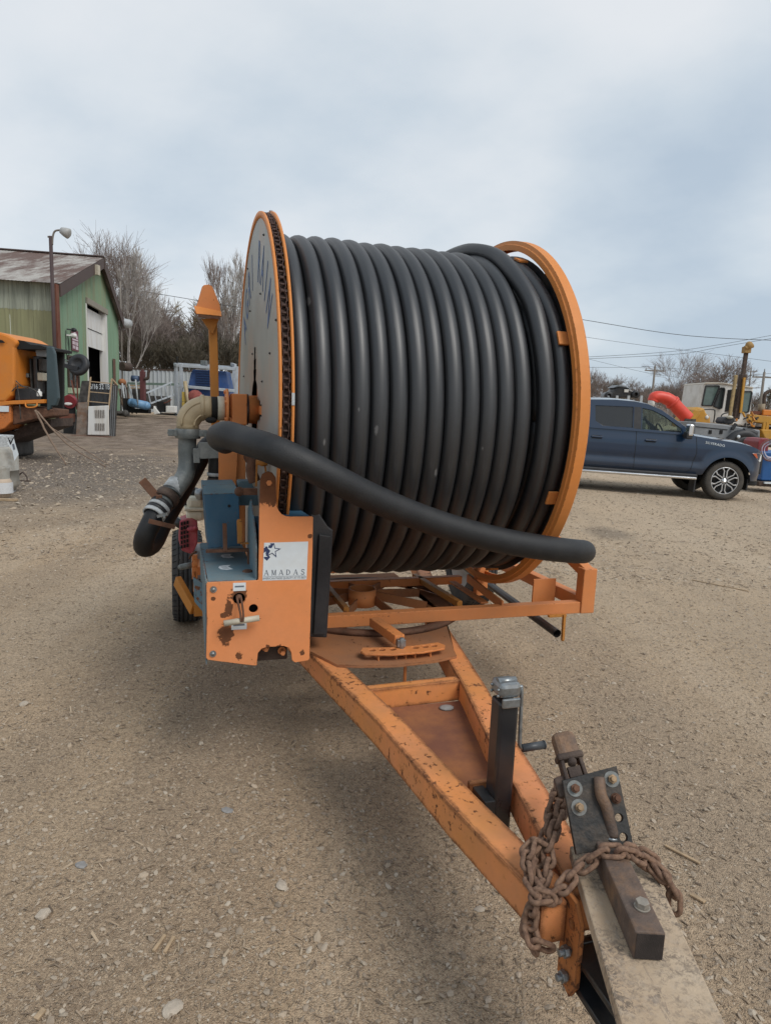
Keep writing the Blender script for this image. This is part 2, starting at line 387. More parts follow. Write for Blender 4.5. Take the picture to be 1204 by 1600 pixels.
# aluminium side disc
m = NT('dull_aluminium_disc'); a = m.noise(1.2, 5, .6, m.coord((1, 1, .35))); b_ = m.noise(40, 3, .5, m.coord((1, 1, .1)))
c = m.mix(m.step(a, .35, .65), (.25, .255, .235), (.38, .39, .37)); c = m.mix(m.math('MULTIPLY', m.step(m.noise(2.0, 3, .5, m.coord(loc=(4, 0, 0))), .52, .66), .45), c, (.42, .27, .19))
c = m.mix(m.math('MULTIPLY', m.step(m.noise(9, 8, .75), .5, .8), .4), c, (.22, .22, .20))
M_alu = m.done(c, m.mixf(a, .38, .6), .35, m.bump(b_, .08, .002))
# dusty board at the hitch
m = NT('scuffed_board'); a = m.noise(34, 10, .8, m.coord((1, .55, 1)), .6); b_ = m.noise(5, 6, .6)
sp2 = m.math('MULTIPLY', m.step(m.noise(75, 8, .8, None, .8), .47, .54), m.step(m.noise(5, 6, .75, m.coord(loc=(4, 4, 0))), .40, .56)); c = m.mix(m.step(b_, .35, .65), (.38, .275, .18), (.48, .375, .265)); c = m.mix(m.math('MULTIPLY', sp2, .85), c, (.10, .078, .062)); c = m.mix(m.math('MULTIPLY', m.step(a, .57, .63), .7), c, (.14, .11, .09)); c = m.mix(m.math('MULTIPLY', m.step(m.noise(70, 4, .6), .5, .7), .5), c, (.38, .31, .24))
M_board = m.done(c, .85, 0.0, m.bump(m.math('ADD', a, m.noise(120, 4, .6)), .5, .003))
# glass
m = NT('tinted_glass'); M_glass = m.done((.02, .025, .028), .03, 0.0, None, Specular_IOR_Level=.8); 
tr = m.N('ShaderNodeBsdfTransparent', {'Color': (.80, .88, .84)}); ms = m.N('ShaderNodeMixShader', {0: .22}); m.L(tr.outputs[0], ms.inputs[1]); m.L(m.b.outputs[0], ms.inputs[2]); m.L(ms.outputs[0], m.out.inputs[0])
m = NT('dark_glass'); M_dglass = m.done((.02, .024, .028), .04, 0.0, None, Specular_IOR_Level=.8)
tr = m.N('ShaderNodeBsdfTransparent', {'Color': (.4, .45, .45)}); ms = m.N('ShaderNodeMixShader', {0: .72}); m.L(tr.outputs[0], ms.inputs[1]); m.L(m.b.outputs[0], ms.inputs[2]); m.L(ms.outputs[0], m.out.inputs[0])
# car paint, dusty below
m = NT('navy_metallic_paint'); g = m.N('ShaderNodeSeparateXYZ', {0: m.tc.outputs['Object']}).outputs[2]
du = m.math('MULTIPLY', m.step(m.math('ADD', g, m.math('MULTIPLY', m.math('SUBTRACT', m.noise(5, 6, .7), .5), .5)), .95, .4), .45)
c = m.mix(du, (.006, .023, .056), (.045, .047, .052))
M_car = m.done(c, m.mixf(du, .3, .55), .0, None, Coat_Weight=1.0, Coat_Roughness=.07, Specular_IOR_Level=.2)
M_chrome = plain('chrome', (.7, .71, .72), .15, 1.0, .05)
M_head = plain('headlamp_lens', (.55, .56, .56), .1, 0, .1)
M_amber = plain('amber_lens', (.50, .12, .05), .25)
# sheet metal of the building
def sheet(name, c1, c2, stain, rough=.6, amt=.5, spec=.3):
    m = NT(name); a = m.noise(.55, 6, .65, m.coord((1, 1, .25))); b = m.noise(2.4, 6, .7, m.coord((1.6, 1.6, .12), loc=(2, 4, 1)))
    c = m.mix(m.step(a, .35, .65), c1, c2); c = m.mix(m.math('MULTIPLY', m.step(b, .47, .66), amt), c, stain)
    return m.done(c, rough, 0.0, m.bump(b, .1, .01), Specular_IOR_Level=spec)
M_green = sheet('green_steel_sheet', (.145, .245, .160), (.19, .295, .20), (.22, .21, .14), amt=.4)
M_green2 = sheet('weathered_green_sheet', (.19, .26, .16), (.17, .26, .165), (.24, .19, .11), amt=.6)
M_fibre = sheet('grey_fibreglass_sheet', (.24, .26, .21), (.34, .36, .29), (.10, .11, .09), amt=.6)
M_olive = sheet('faded_olive_sheet', (.20, .20, .105), (.25, .25, .14), (.13, .12, .07), amt=.45)
m = NT('rusty_roof_sheet'); a = m.noise(.5, 7, .7, m.coord((1.6, .35, .35), rot=(0, 0, math.radians(10)))); b_ = m.noise(1.7, 6, .7)
c = m.mix(m.step(a, .44, .56), (.11, .066, .052), (.36, .34, .31)); c = m.mix(m.math('MULTIPLY', m.step(b_, .5, .7), .6), c, (.13, .075, .058))
M_roof = m.done(c, .75, .1, None)
M_fascia = plain('brown_fascia', (.066, .042, .036), .7, 0, .15, 3)
M_steelred = paint('red_oxide_steel', (.13, .040, .024), .6, .8, (.16, .06, .04), dirt_amt=.3, edge=False)
M_doorw = sheet('white_door_panel', (.60, .60, .58), (.66, .66, .65), (.36, .28, .18), amt=.45)
M_wfence = sheet('white_ribbed_steel', (.36, .39, .41), (.44, .47, .48), (.22, .22, .20), amt=.35)
M_maroon = plain('maroon_sign', (.13, .025, .035), .5); M_pink = plain('white_sign_print', (.60, .50, .54), .5)
M_yel = paint('machine_yellow', (.45, .22, .025), .4, .5, (.50, .27, .04), dirt_amt=.35, edge=False)
M_orm = paint('machine_orange', (.58, .185, .022), .3, .45, (.60, .21, .03), dirt_amt=.2, edge=False, scale=3)
M_redor = plain('red_orange_duct', (.62, .055, .030), .45, 0, .1, 4)
M_offw = plain('dirty_white_enamel', (.64, .63, .60), .5, 0, .08, 3, 0, (.30, .26, .2), .5)
M_grey = plain('machine_grey', (.20, .21, .22), .5, 0, .08, 3, 0, (.12, .12, .12), .4)
M_redbox = plain('dark_red_enamel', (.20, .022, .028), .5, 0, .15, 4); M_bluebox = plain('blue_tank_enamel', (.012, .085, .26), .45, 0, .1, 4)
M_genb = plain('generator_blue', (.018, .062, .20), .5, 0, .15, 2, 0, (.2, .2, .2), .2)
M_framew = plain('pale_frame_steel', (.42, .46, .50), .5, .2, .12, 3, 0, (.3, .25, .2), .4)
M_pole = plain('weathered_pole', (.17, .15, .13), .9, 0, .2, 2)
M_wire = plain('wire', (.03, .03, .03), .7)
M_bark = plain('brown_bark', (.16, .13, .115), .95, 0, .25, 2, 0); M_bark2 = plain('grey_brown_twigs', (.21, .17, .15), .95, 0, .25, 2)
M_birch = plain('birch_bark', (.36, .33, .30), .85, 0, .3, 3, 0, (.12, .09, .08), .6); M_willow = plain('tan_twigs', (.20, .155, .085), .95, 0, .2, 2)
M_brush = plain('undergrowth', (.085, .072, .050), .95, 0, .3, 1); M_stick = plain('bare_stick', (.20, .14, .10), .9, 0, .2, 12)
M_concrete = plain('dirty_concrete', (.3, .28, .25), .9, 0, .15, 4)
M_junk = plain('dirty_scrap', (.06, .055, .05), .8, .1, .6, 6)
# ------------------------------------------------------------------ ground
TRK_P = onz(1128, 781)
def smooth(a, b, x): t = np.clip((x-a)/(b-a), 0, 1); return t*t*(3-2*t)
def gh(x, y):
    x = np.asarray(x, float); y = np.asarray(y, float)
    rise = .55*smooth(24, 42, y)*smooth(6, -4, x)
    tilt = np.clip(-.030*(x-TRK_P.x), -.05, .14)*smooth(1.2, 3.6, x)*smooth(9, 12.3, y)*smooth(22, 17, y)*smooth(12, 9, x)
    und = .020*np.sin(x*.55+y*.21+1)*np.sin(y*.37-x*.13)*smooth(7, 12, np.hypot(x, y-2))
    return rise+tilt+und
def gz(x, y): return float(gh(x, y))
def vnoise(x, y, seed=0):
    xi = np.floor(x).astype(np.int64); yi = np.floor(y).astype(np.int64); fx = x-xi; fy = y-yi
    def h(a, b):
        n = (a*374761393 + b*668265263 + seed*974711) & 0x7fffffff
        n = ((n ^ (n >> 13))*1274126177) & 0x7fffffff; return (n ^ (n >> 16)) % 65536/65536.0
    sx = fx*fx*(3-2*fx); sy = fy*fy*(3-2*fy)
    return (h(xi, yi)*(1-sx)+h(xi+1, yi)*sx)*(1-sy)+(h(xi, yi+1)*(1-sx)+h(xi+1, yi+1)*sx)*sy
def axis_lines(lo, hi, d0, d1, far0, far1, g=1.12):
    a = list(np.arange(d0, d1, lo)); s = lo; x = d1
    while x < far1: a.append(x); s *= g; x += s
    a.append(far1); s = lo; x = d0-lo
    while x > far0: a.append(x); s *= g; x -= s
    a.append(far0); return np.array(sorted(a))
gx = axis_lines(.028, 0, -3.2, 4.4, -700, 700, 1.07); gy = axis_lines(.028, 0, .9, 7.5, -60, 1400, 1.07)
X, Y = np.meshgrid(gx, gy)
near = smooth(12, 5, np.hypot(X-.5, Y-3))
def micro(X, Y): return (.007*(vnoise(X*9, Y*9, 1)-.5)+.0045*(vnoise(X*26, Y*26, 2)-.5)+.012*(vnoise(X*2.3, Y*2.3, 3)-.5))
Z = gh(X, Y)+micro(X, Y)*near-.0*X
nyy, nxx = X.shape
idx = np.arange(nyy*nxx).reshape(nyy, nxx)
F = np.stack([idx[:-1, :-1], idx[:-1, 1:], idx[1:, 1:], idx[1:, :-1]], -1).reshape(-1, 4)
def np_mesh(name, Vv, Ff, smooth_=False):
    me = bpy.data.meshes.new(name); k = Ff.shape[1]
    me.vertices.add(len(Vv)); me.vertices.foreach_set('co', np.asarray(Vv, np.float32).ravel())
    me.loops.add(Ff.size); me.loops.foreach_set('vertex_index', Ff.astype(np.int32).ravel())
    me.polygons.add(len(Ff)); me.polygons.foreach_set('loop_start', np.arange(0, Ff.size, k, dtype=np.int32))
    try: me.polygons.foreach_set('loop_total', np.full(len(Ff), k, np.int32))
    except Exception: pass
    me.polygons.foreach_set('use_smooth', np.full(len(Ff), smooth_)); me.update(calc_edges=True); return me
m = NT('trampled_gravel_yard')
P = m.tc.outputs['Object']
big = m.noise(.22, 5, .6); mid = m.noise(1.1, 7, .65); med2 = m.noise(4.5, 8, .7, m.coord(loc=(3, 8, 0))); fine = m.noise(55, 5, .75); st = m.noise(2.2, 6, .7, m.coord((.35, 1.6, 1), rot=(0, 0, .5)))
trk = m.noise(1.0, 4, .55, m.coord((1.1, .09, 1), rot=(0, 0, -.22)))
c = m.mix(m.step(mid, .32, .68), (0.401, 0.286, 0.183), (0.549, 0.406, 0.268))
c = m.mix(m.math('MULTIPLY', m.step(big, .42, .58), .75), c, (0.426, 0.326, 0.227))
c = m.mix(m.math('MULTIPLY', m.step(st, .5, .72), .35), c, (0.591, 0.441, 0.292))
c = m.mix(m.math('MULTIPLY', m.step(med2, .52, .70), .38), c, (0.265, 0.189, 0.123))
c = m.mix(m.math('MULTIPLY', m.step(trk, .50, .62), .42), c, (0.252, 0.194, 0.145)); c = m.mix(m.math('MULTIPLY', m.step(trk, .47, .38), .35), c, (0.594, 0.477, 0.352))
# small stones
v1 = m.N('ShaderNodeTexVoronoi', {'Vector': P, 'Scale': 95.0}); vs1 = m.N('ShaderNodeSeparateColor', {0: v1.outputs['Color']}).outputs[0]
stone = m.math('MULTIPLY', m.step(vs1, .72, .76), m.step(v1.outputs['Distance'], .42, .30))
c = m.mix(m.math('MULTIPLY', stone, .55), c, m.mix(m.N('ShaderNodeSeparateColor', {0: v1.outputs['Color']}).outputs[1], (0.370, 0.286, 0.205), (0.720, 0.595, 0.430)))
v2 = m.N('ShaderNodeTexVoronoi', {'Vector': P, 'Scale': 210.0}); vs2 = m.N('ShaderNodeSeparateColor', {0: v2.outputs['Color']}).outputs[0]
c = m.mix(m.math('MULTIPLY', m.step(vs2, .35, .0), .6), c, (0.185, 0.131, 0.087)); c = m.mix(m.math('MULTIPLY', m.step(vs2, .8, .95), .4), c, (0.715, 0.561, 0.388))
c = m.mix(m.math('MULTIPLY', m.step(fine, .5, .66), .55), c, (0.192, 0.135, 0.088)); c = m.mix(m.math('MULTIPLY', m.step(fine, .49, .34), .42), c, (0.690, 0.521, 0.348))
# regions that really differ: dark mud by the shed, grey crushed stone on the left, a damp spot, wood chips on the right
sep = m.N('ShaderNodeSeparateXYZ', {0: P}); xx = sep.outputs[0]; yy = sep.outputs[1]
def region(cx, cy, rx, ry, rot, n_amt=.6):
    v = m.N('ShaderNodeMapping', {'Vector': P, 'Location': (cx, cy, 0), 'Rotation': (0, 0, rot), 'Scale': (rx, ry, 1)}, vector_type='TEXTURE').outputs[0]
    s_ = m.N('ShaderNodeSeparateXYZ', {0: v}); d = m.math('SQRT', m.math('ADD', m.math('POWER', s_.outputs[0], 2.0), m.math('POWER', s_.outputs[1], 2.0)))
    d = m.math('ADD', d, m.math('MULTIPLY', m.math('SUBTRACT', m.noise(.9, 6, .65), .5), n_amt)); return m.step(d, 1.35, .55)
grav = region(-7.6, 14.5, 4.4, 6.0, .35, 1.3); mud = region(-13, 30, 14, 14.0, .2, .8); damp = region(3.15, 9.3, .30, .42, 0, .5); ch = region(3.9, 5.2, 2.6, 1.6, .2, 1.6)
gcol = m.mix(m.step(m.vor(26, None, 0), .1, .6), (.30, .27, .24), (.085, .072, .062))
c = m.mix(m.math('MULTIPLY', grav, .8), c, gcol)
mcol = m.mix(m.step(m.noise(1.2, 7, .75, m.coord((1.3, .8, 1))), .42, .62), (.085, .062, .050), (.24, .19, .155)); c = m.mix(m.math('MULTIPLY', mud, .8), c, mcol)
c = m.mix(m.math('MULTIPLY', damp, .7), c, (0.074, 0.058, 0.046))
rgt = m.step(m.math('ADD', m.math('SUBTRACT', xx, m.math('MULTIPLY', yy, .1)), m.math('MULTIPLY', m.noise(.6, 4, .6), 2.0)), 1.0, 4.0)
c = m.mix(m.math('MULTIPLY', rgt, .35), c, (0.605, 0.494, 0.369))
chn = m.noise(70, 3, .7, m.coord((1, .35, 1), rot=(0, 0, .6))); c = m.mix(m.math('MULTIPLY', ch, m.math('MULTIPLY', m.step(chn, .52, .62), .7)), c, (0.542, 0.389, 0.235))
h = m.math('ADD', m.math('MULTIPLY', m.noise(38, 6, .75), 1.0), m.math('MULTIPLY', m.math('SUBTRACT', 1.0, v1.outputs['Distance']), m.math('MULTIPLY', stone, .8)))
h = m.math('ADD', h, m.math('MULTIPLY', v2.outputs['Distance'], -.35)); h = m.math('ADD', h, m.math('MULTIPLY', med2, 1.3))
M_ground = m.done(c, .93, 0.0, m.bump(h, 1.0, .016), Specular_IOR_Level=.25)
g_me = np_mesh('ground', np.stack([X, Y, Z], -1).reshape(-1, 3), F, True)
structure(link('ground', g_me, M_ground))
def ground_z(x, y): return gh(x, y)+micro(x, y)*smooth(12, 5, np.hypot(x-.5, y-3))
# loose stones and chips on it: countless, so each kind is one object
def scatter(name, n, mat, base_v, base_f, smin, smax, xr, yr, flat=.6, density=None, smooth_=False, sink=.25, bias=1.8):
    yy_ = yr[0]+(yr[1]-yr[0])*rng.random(n)**bias; half = .62*yy_+.6
    xx_ = (rng.random(n)*2-1)*half
    ok = (xx_ > xr[0]) & (xx_ < xr[1])
    if density is not None: ok &= rng.random(n) < density(xx_, yy_)
    xx_ = xx_[ok]; yy_ = yy_[ok]; k = len(xx_)
    s = smin+(smax-smin)*rng.random(k)**4.6; a = rng.random(k)*2*PI; tx = rng.normal(0, .25, k); ty = rng.normal(0, .25, k)
    jit = rng.normal(0, .16, (k, len(base_v), 3)); B = base_v[None]*(1+jit)*s[:, None, None]*np.array([1, 1, flat])
    el_ = 1+rng.random(k)*.7; B[..., 0] *= el_[:, None]
    B[..., 2] += B[..., 0]*tx[:, None]+B[..., 1]*ty[:, None]
    ca, sa = np.cos(a)[:, None], np.sin(a)[:, None]; bx = B[..., 0]*ca-B[..., 1]*sa; by = B[..., 0]*sa+B[..., 1]*ca
    zz = ground_z(xx_, yy_)[:, None]+B[..., 2]+(s*flat*(1-2*sink)*.5)[:, None]
    Vv = np.stack([bx+xx_[:, None], by+yy_[:, None], zz], -1).reshape(-1, 3)
    Ff = (base_f[None]+(np.arange(k)*len(base_v))[:, None, None]).reshape(-1, base_f.shape[1])
    return stuff(link(name, np_mesh(name, Vv, Ff, smooth_), mat))
bm = bmesh.new(); bmesh.ops.create_icosphere(bm, subdivisions=1, radius=1.0); ico_v = np.array([v.co[:] for v in bm.verts]); ico_f = np.array([[v.index for v in f.verts] for f in bm.faces]); bm.free()
oct_v = np.array([(1, 0, 0), (0, 1, 0), (-1, 0, 0), (0, -1, 0), (0, 0, 1), (0, 0, -.6)], float); oct_f = np.array([(0, 1, 4), (1, 2, 4), (2, 3, 4), (3, 0, 4), (1, 0, 5), (2, 1, 5), (3, 2, 5), (0, 3, 5)])
chip_v = np.array([(-1, -.28, 0), (1, -.22, 0), (1.1, .2, 0), (-.9, .3, 0), (-1, -.28, .16), (1, -.22, .12), (1.1, .2, .16), (-.9, .3, .14)]); chip_f = np.array([(4, 5, 6, 7), (0, 1, 5, 4), (1, 2, 6, 5), (2, 3, 7, 6), (3, 0, 4, 7)])
def island(name, cols, rough=.9):
    m = NT(name); r = m.N('ShaderNodeNewGeometry').outputs['Random Per Island']
    c = m.ramp(r, [(i/(len(cols)-1), q) for i, q in enumerate(cols)]); c = m.mix(m.math('MULTIPLY', m.noise(160, 3, .6), .35), c, (.16, .13, .10)); return m.done(c, rough, Specular_IOR_Level=.25)
M_peb = island('gravel_stones', [(.23, .185, .14), (.34, .27, .20), (.42, .335, .245), (.45, .37, .285), (.32, .26, .195), (.50, .43, .34), (.27, .215, .16)])
M_chip = island('wood_chips', [(.34, .26, .17), (.44, .34, .235), (.28, .205, .135), (.50, .40, .285), (.33, .245, .165)])
scatter('gravel', 30000, M_peb, ico_v, ico_f, .0018, .0115, (-9, 9), (.9, 9.5), .6, bias=1.5)
scatter('gravel', 42000, M_peb, oct_v, oct_f, .0018, .008, (-9, 9), (.9, 7), .6, bias=1.25)
scatter('gravel', 9000, M_peb, oct_v, oct_f, .015, .05, (-11.5, -3.4), (9, 24), .55, lambda x, y: np.clip(1.3-np.hypot((x+7.2)/3.6, (y-14.5)/5.5), 0, 1), bias=1)
M_flk = island('bark_flakes', [(.30, .225, .155), (.17, .125, .09), (.36, .28, .20), (.24, .18, .13), (.12, .09, .065), (.35, .27, .19)])
scatter('wood_chips', 34000, M_flk, chip_v, chip_f, .003, .010, (-9, 9), (.9, 7.5), 1.0, bias=1.3, sink=.1)
scatter('wood_chips', 13000, M_chip, chip_v, chip_f, .003, .0135, (-9, 9), (.9, 10), 1.0, lambda x, y: .45+.9*np.exp(-(((x-3.6)/2.4)**2+((y-5.2)/1.8)**2)), bias=1.6, sink=.1)
scatter('gravel', 26000, M_peb, oct_v, oct_f, .006, .022, (-12, 14), (6.5, 19), .5, bias=1.1)
scatter('wood_chips', 14000, M_flk, chip_v, chip_f, .008, .022, (-12, 14), (6.5, 17), 1.0, bias=1.1, sink=.1)
def stone(px, py, r, label, mat, flat=.5, seed=0):
    p = onz(px, py); z = float(ground_z(p.x, p.y)); rs = np.random.default_rng(seed)
    bm = bmesh.new(); bmesh.ops.create_icosphere(bm, subdivisions=2, radius=1.0)
    for v in bm.verts:
        nn = mnoise.noise(v.co*1.4+Vector((seed*3.1, 0, 0))); v.co *= 1+.3*nn; v.co = Vector((v.co.x*r*1.35, v.co.y*r, v.co.z*r*flat))
    me = bpy.data.meshes.new('stone'); bm.to_mesh(me); bm.free()
    o = link('stone', me, mat, None, Matrix.Translation((p.x, p.y, z+r*flat*.55)) @ Matrix.Rotation(seed*1.3, 4, 'Z')); tag(o, label, 'stone', 'larger stones lying on the gravel yard'); return o
M_st1 = plain('pale_stone', (.40, .34, .27), .9, 0, .15, 60, .3); M_st2 = plain('grey_stone', (.24, .23, .22), .9, 0, .2, 60, .3)
stone(68, 1430, .020, 'smooth pale oval stone on the gravel at the lower left', M_st1, .5, 1)
stone(127, 1354, .018, 'bluish grey flat stone on the open gravel left of the trailer tongue', M_st2, .3, 2)
stone(270, 1578, .024, 'flat tan chunk lying on the gravel at the bottom, left of centre', M_st1, .3, 3)
stone(440, 1386, .020, 'rough buff stone on the bare ground left of the tongue nose', M_st1, .35, 4)
stone(749, 1423, .014, 'small white stone on the ground just left of the trailer nose', M_st1, .4, 5)
stone(38, 1103, .022, 'pale pebble cluster stone far left on the gravel, level with the red oxide panel foot', M_st1, .4, 6)
stone(355, 1267, .020, 'faded grey cobble half sunk in the track left of the tongue', M_st2, .25, 7)
def splinter(p0, p1, w, label):
    a = onz(*p0); b = onz(*p1); a.z = float(ground_z(a.x, a.y))+.006; b.z = float(ground_z(b.x, b.y))+.009
    mb = MB(); mb.beam(a, b, w, .007); o = mb.build('wood_splinter', M_wood, None, (a+b)/2, bevel=.001); tag(o, label, 'wood splinter', 'wood splinters on the ground')
splinter((240, 1488), (258, 1464), .010, 'left one of two pale wood splinters lying side by side on the gravel')
splinter((257, 1491), (272, 1467), .010, 'right one of two pale wood splinters lying side by side on the gravel')
splinter((56, 1596), (70, 1582), .016, 'short broad wood splinter at the bottom left corner of the yard')
splinter((1038, 1322), (1092, 1352), .012, 'long split splinter on the ground right of the chained hitch bar')
splinter((1078, 1398), (1100, 1412), .016, 'broad chip of wood lying right of the chained hitch bar')
splinter((1080, 907), (1168, 925), .012, 'thin bare stick lying on the wood chips at right below the pickup')
# ------------------------------------------------------------------ hose reel trailer (u across, v back, z up)
DC_V, DC_Z, DR = 3.71, 1.605, .99; U0, U1 = .394, 1.82
RT_M = Matrix.Translation(tw(1.05, 3.70, 0)) @ Matrix.Rotation(TA, 4, 'Z')
reel = thing('hose_reel_trailer', 'orange two-wheel irrigation reel trailer wound full of thick black hose', 'hose reel', RT_M)
def T(): return MB(TM)
def tb(mb, name, mat, bevel=0, parent=None, **k): return mb.build(name, mat, parent or reel, bevel=bevel, **k)
def pv(x, y, v): q = tv(x, y, v); return (q.x, q.z)
# --- chassis: A-frame tongue
ZT = .50; BH = .105; BW = .098
LA, LB = V(.865, .95+.30, 0), V(.545, 3.05, 0)      # outer edge of the left beam, front to back
def lo_edge(v): return .835-.0+(.577-.835)*(v-1.2)/(2.936-1.2)
tongue_L = [(.822, 1.262), (.60, 2.83), (.42, 3.9), (.20, 5.05)]
def side_beam(pts_outer, sgn, name):
    mb = T(); vs = []; sec = []
    for i, (u, v) in enumerate(pts_outer):
        a = Vector(pts_outer[max(i-1, 0)]+(0,)); b = Vector(pts_outer[min(i+1, len(pts_outer)-1)]+(0,)); d = (b-a).normalized(); nrm = Vector((d.y, -d.x, 0))*sgn
        p = Vector((u, v, 0)); q = p+nrm*BW
        for w_, z in ((p, ZT-BH), (q, ZT-BH), (q, ZT), (p, ZT)): vs.append((w_.x, w_.y, z))
    n = len(pts_outer); fs = []
    for i in range(n-1):
        for k in range(4): fs.append((i*4+k, i*4+(k+1) % 4, (i+1)*4+(k+1) % 4, (i+1)*4+k))
    fs += [(0, 3, 2, 1), tuple((n-1)*4+k for k in range(4))]
    if sgn < 0: fs = [f[::-1] for f in fs]
    mb.add(vs, fs); return tb(mb, name, M_ort, .006)
side_beam([(.815, 1.270), (.752, 1.68), (.690, 2.24), (.590, 2.85), (.46, 3.7), (.34, 5.15)], 1, 'tongue_beam')
side_beam([(1.0, 1.262), (1.083, 1.69), (1.128, 1.954), (1.230, 2.42), (1.385, 3.29), (1.60, 3.9), (1.90, 5.15)], -1, 'tongue_beam')
mb = T(); mb.beam((.690, 2.49+.03, .452), (1.150, 2.51+.03, .452), .05, .092); tb(mb, 'crossmember', M_ort, .004)
mb = T(); mb.beam((.86, 1.775, .445), (1.02, 1.775, .445), .02, .10); tb(mb, 'jack_bracket', M_ort, .003)
mb = T(); mb.prism([(.735, 2.50, .405), (1.17, 2.50, .405), (1.06, 1.83, .405), (.835, 1.83, .405)], (0, 0, .006))
M_deck = paint('rust_brown_deck', (.17, .066, .040), .3, .8, (.20, .085, .05), edge=False, dirt=(.50, .20, .06), dirt_amt=.5, specks=.7)
tb(mb, 'rusty_deck_plate', M_deck)
for q in ((.765, 2.43, .416, .7), (1.06, 2.44, .416, 1.0)): mb = T(); mb.sph(q[:3], (.034*q[3], .026*q[3], .008), 9, 5); tb(mb, 'dirt_lump', M_st2)
# nose
mb = T(); mb.box((.842, 1.250, .447), (.070, .030, .105)); tb(mb, 'nose_plate', M_ort, .003)
mb = T(); mb.box((.955, 1.262, .447), (.105, .030, .105)); tb(mb, 'nose_plate', M_ort, .003)
for u_ in (.886, .990):
    M_ = frame(tw(u_, 1.222, .40), -TB_, (0, 0, 1)); outer = [(-.035, -.105), (.018, -.130), (.040, -.09), (.040, .075), (.012, .115), (-.035, .115)]
    plate('hitch_ear', [outer, circ(.008, .055, .013, 12), circ(.006, -.005, .013, 12)], M_, .011, M_orr, reel, bevel=.001)
mb = T()
for z_ in (.385, .318):
    mb = T(); mb.cyl((.850, 1.222-.008, z_), (.882, 1.222-.008, z_), .009, 8); mb.cyl((.862, 1.214, z_), (.874, 1.214, z_), .015, 6, smooth=False); tb(mb, 'hitch_bolt', M_zinc, .001)
for dz in (0, -.075):
    M_ = frame(tw(.938, 1.12, .372+dz), TN, -TB_); out = [(-.044, -.13), (.044, -.13), (.050, .06), (.040, .16), (.02, .19), (-.02, .19), (-.04, .16), (-.050, .06)]
    plate('hitch_channel', [out, circ(0, .12, .014, 12), circ(0, .045, .012, 12)], M_, .014, M_blackst, reel, bevel=.002)
mb = T(); mb.box((.938, 1.235, .335), (.086, .018, .10)); tb(mb, 'hitch_channel_back', M_blackst, .003)
# --- jack
JU, JV, JD = .938, 1.721, .083
mb = T(); mb.box((JU, JV, .595-JD), (.064, .066, .56)); tb(mb, 'jack_post', M_jack, .010)
mb = T(); mb.box((JU, JV, .910-JD), (.070, .074, .048)); tb(mb, 'jack_cap', M_zinc, .014)
mb = T(); mb.cyl((JU-.03, JV+.0, .933-.006-JD), (JU+.03, JV, .933-.006-JD), .014, 16); tb(mb, 'jack_cap_roll', M_zinc)
mb = T(); mb.box((JU, JV-.038, .875-JD), (.058, .010, .030)); tb(mb, 'jack_cap_face', M_zinc, .004)
for q in (-.022, .022):
    for z_ in (.912-JD, .893-JD): mb = T(); mb.sph((JU-.036, JV+q, z_), .005, 8, 6); tb(mb, 'jack_rivet', M_zinc)
mb = T(); ax = JU+.048; mb.tube(spline([(JU+.03, JV, .905-JD), (ax, JV, .905-JD), (ax+.006, JV, .89-JD), (ax+.006, JV-.01, .745-JD), (ax+.008, JV-.012, .718-JD), (ax+.02, JV-.014, .711-JD)], 4), .006, 8); tb(mb, 'jack_crank_arm', M_zinc)
mb = T(); mb.cyl((ax+.014, JV-.014, .711-JD), (ax+.086, JV-.020, .717-JD), .0125, 14); mb.cyl((ax+.084, JV-.020, .717-JD), (ax+.088, JV-.020, .717-JD), .0138, 14); tb(mb, 'jack_crank_grip', plain('dark_grey_grip', (.045, .05, .056), .45))
mb = T(); mb.box((.888, JV+.0, .44), (.036, .09, .09)); tb(mb, 'jack_collar', M_blackst, .003)
# --- turntable plate on the A-frame
fr_ = frame(tw(0, 0, .507), TN, TB_)
tp = [tz(x, y, .507) for x, y in ((500, 1027), (527, 1040.5), (560, 1042), (620, 1041), (680, 1034), (713, 1026.5), (709, 1018))]
outl = [(p.x, p.y) for p in tp]+[(1.42, 3.4), (1.42, 4.3), (.62, 4.3), (.50, 3.4), (.57, 2.95)]
plate('turntable_plate', [outl, circ(1.03, 3.60, .50, 48, .50)], fr_, .012, M_orp, reel)
mb = T(); mb.lathe([(.0, .50), (.0, .545), (.022, .545), (.022, .50), (0, .50)], (1.03, 3.60, .516), (0, 0, 1), 48); tb(mb, 'turntable_ring', M_rust)
mb = T()
for k in range(8):
    a = PI*k/4+.2; d = V(math.cos(a), math.sin(a), 0); c_ = V(1.03, 3.62, 0)
    mb.beam(c_+d*.06+V(0, 0, .57), c_+d*.36+V(0, 0, .545), .008, .05)
tb(mb, 'turntable_spoke', M_orp)
mb = T(); mb.lathe([(0, .070), (0, .078), (.095, .078), (.095, .070), (0, .070)], (.985, 3.545, .535), (0, 0, 1), 24); tb(mb, 'pivot_tube', M_or)
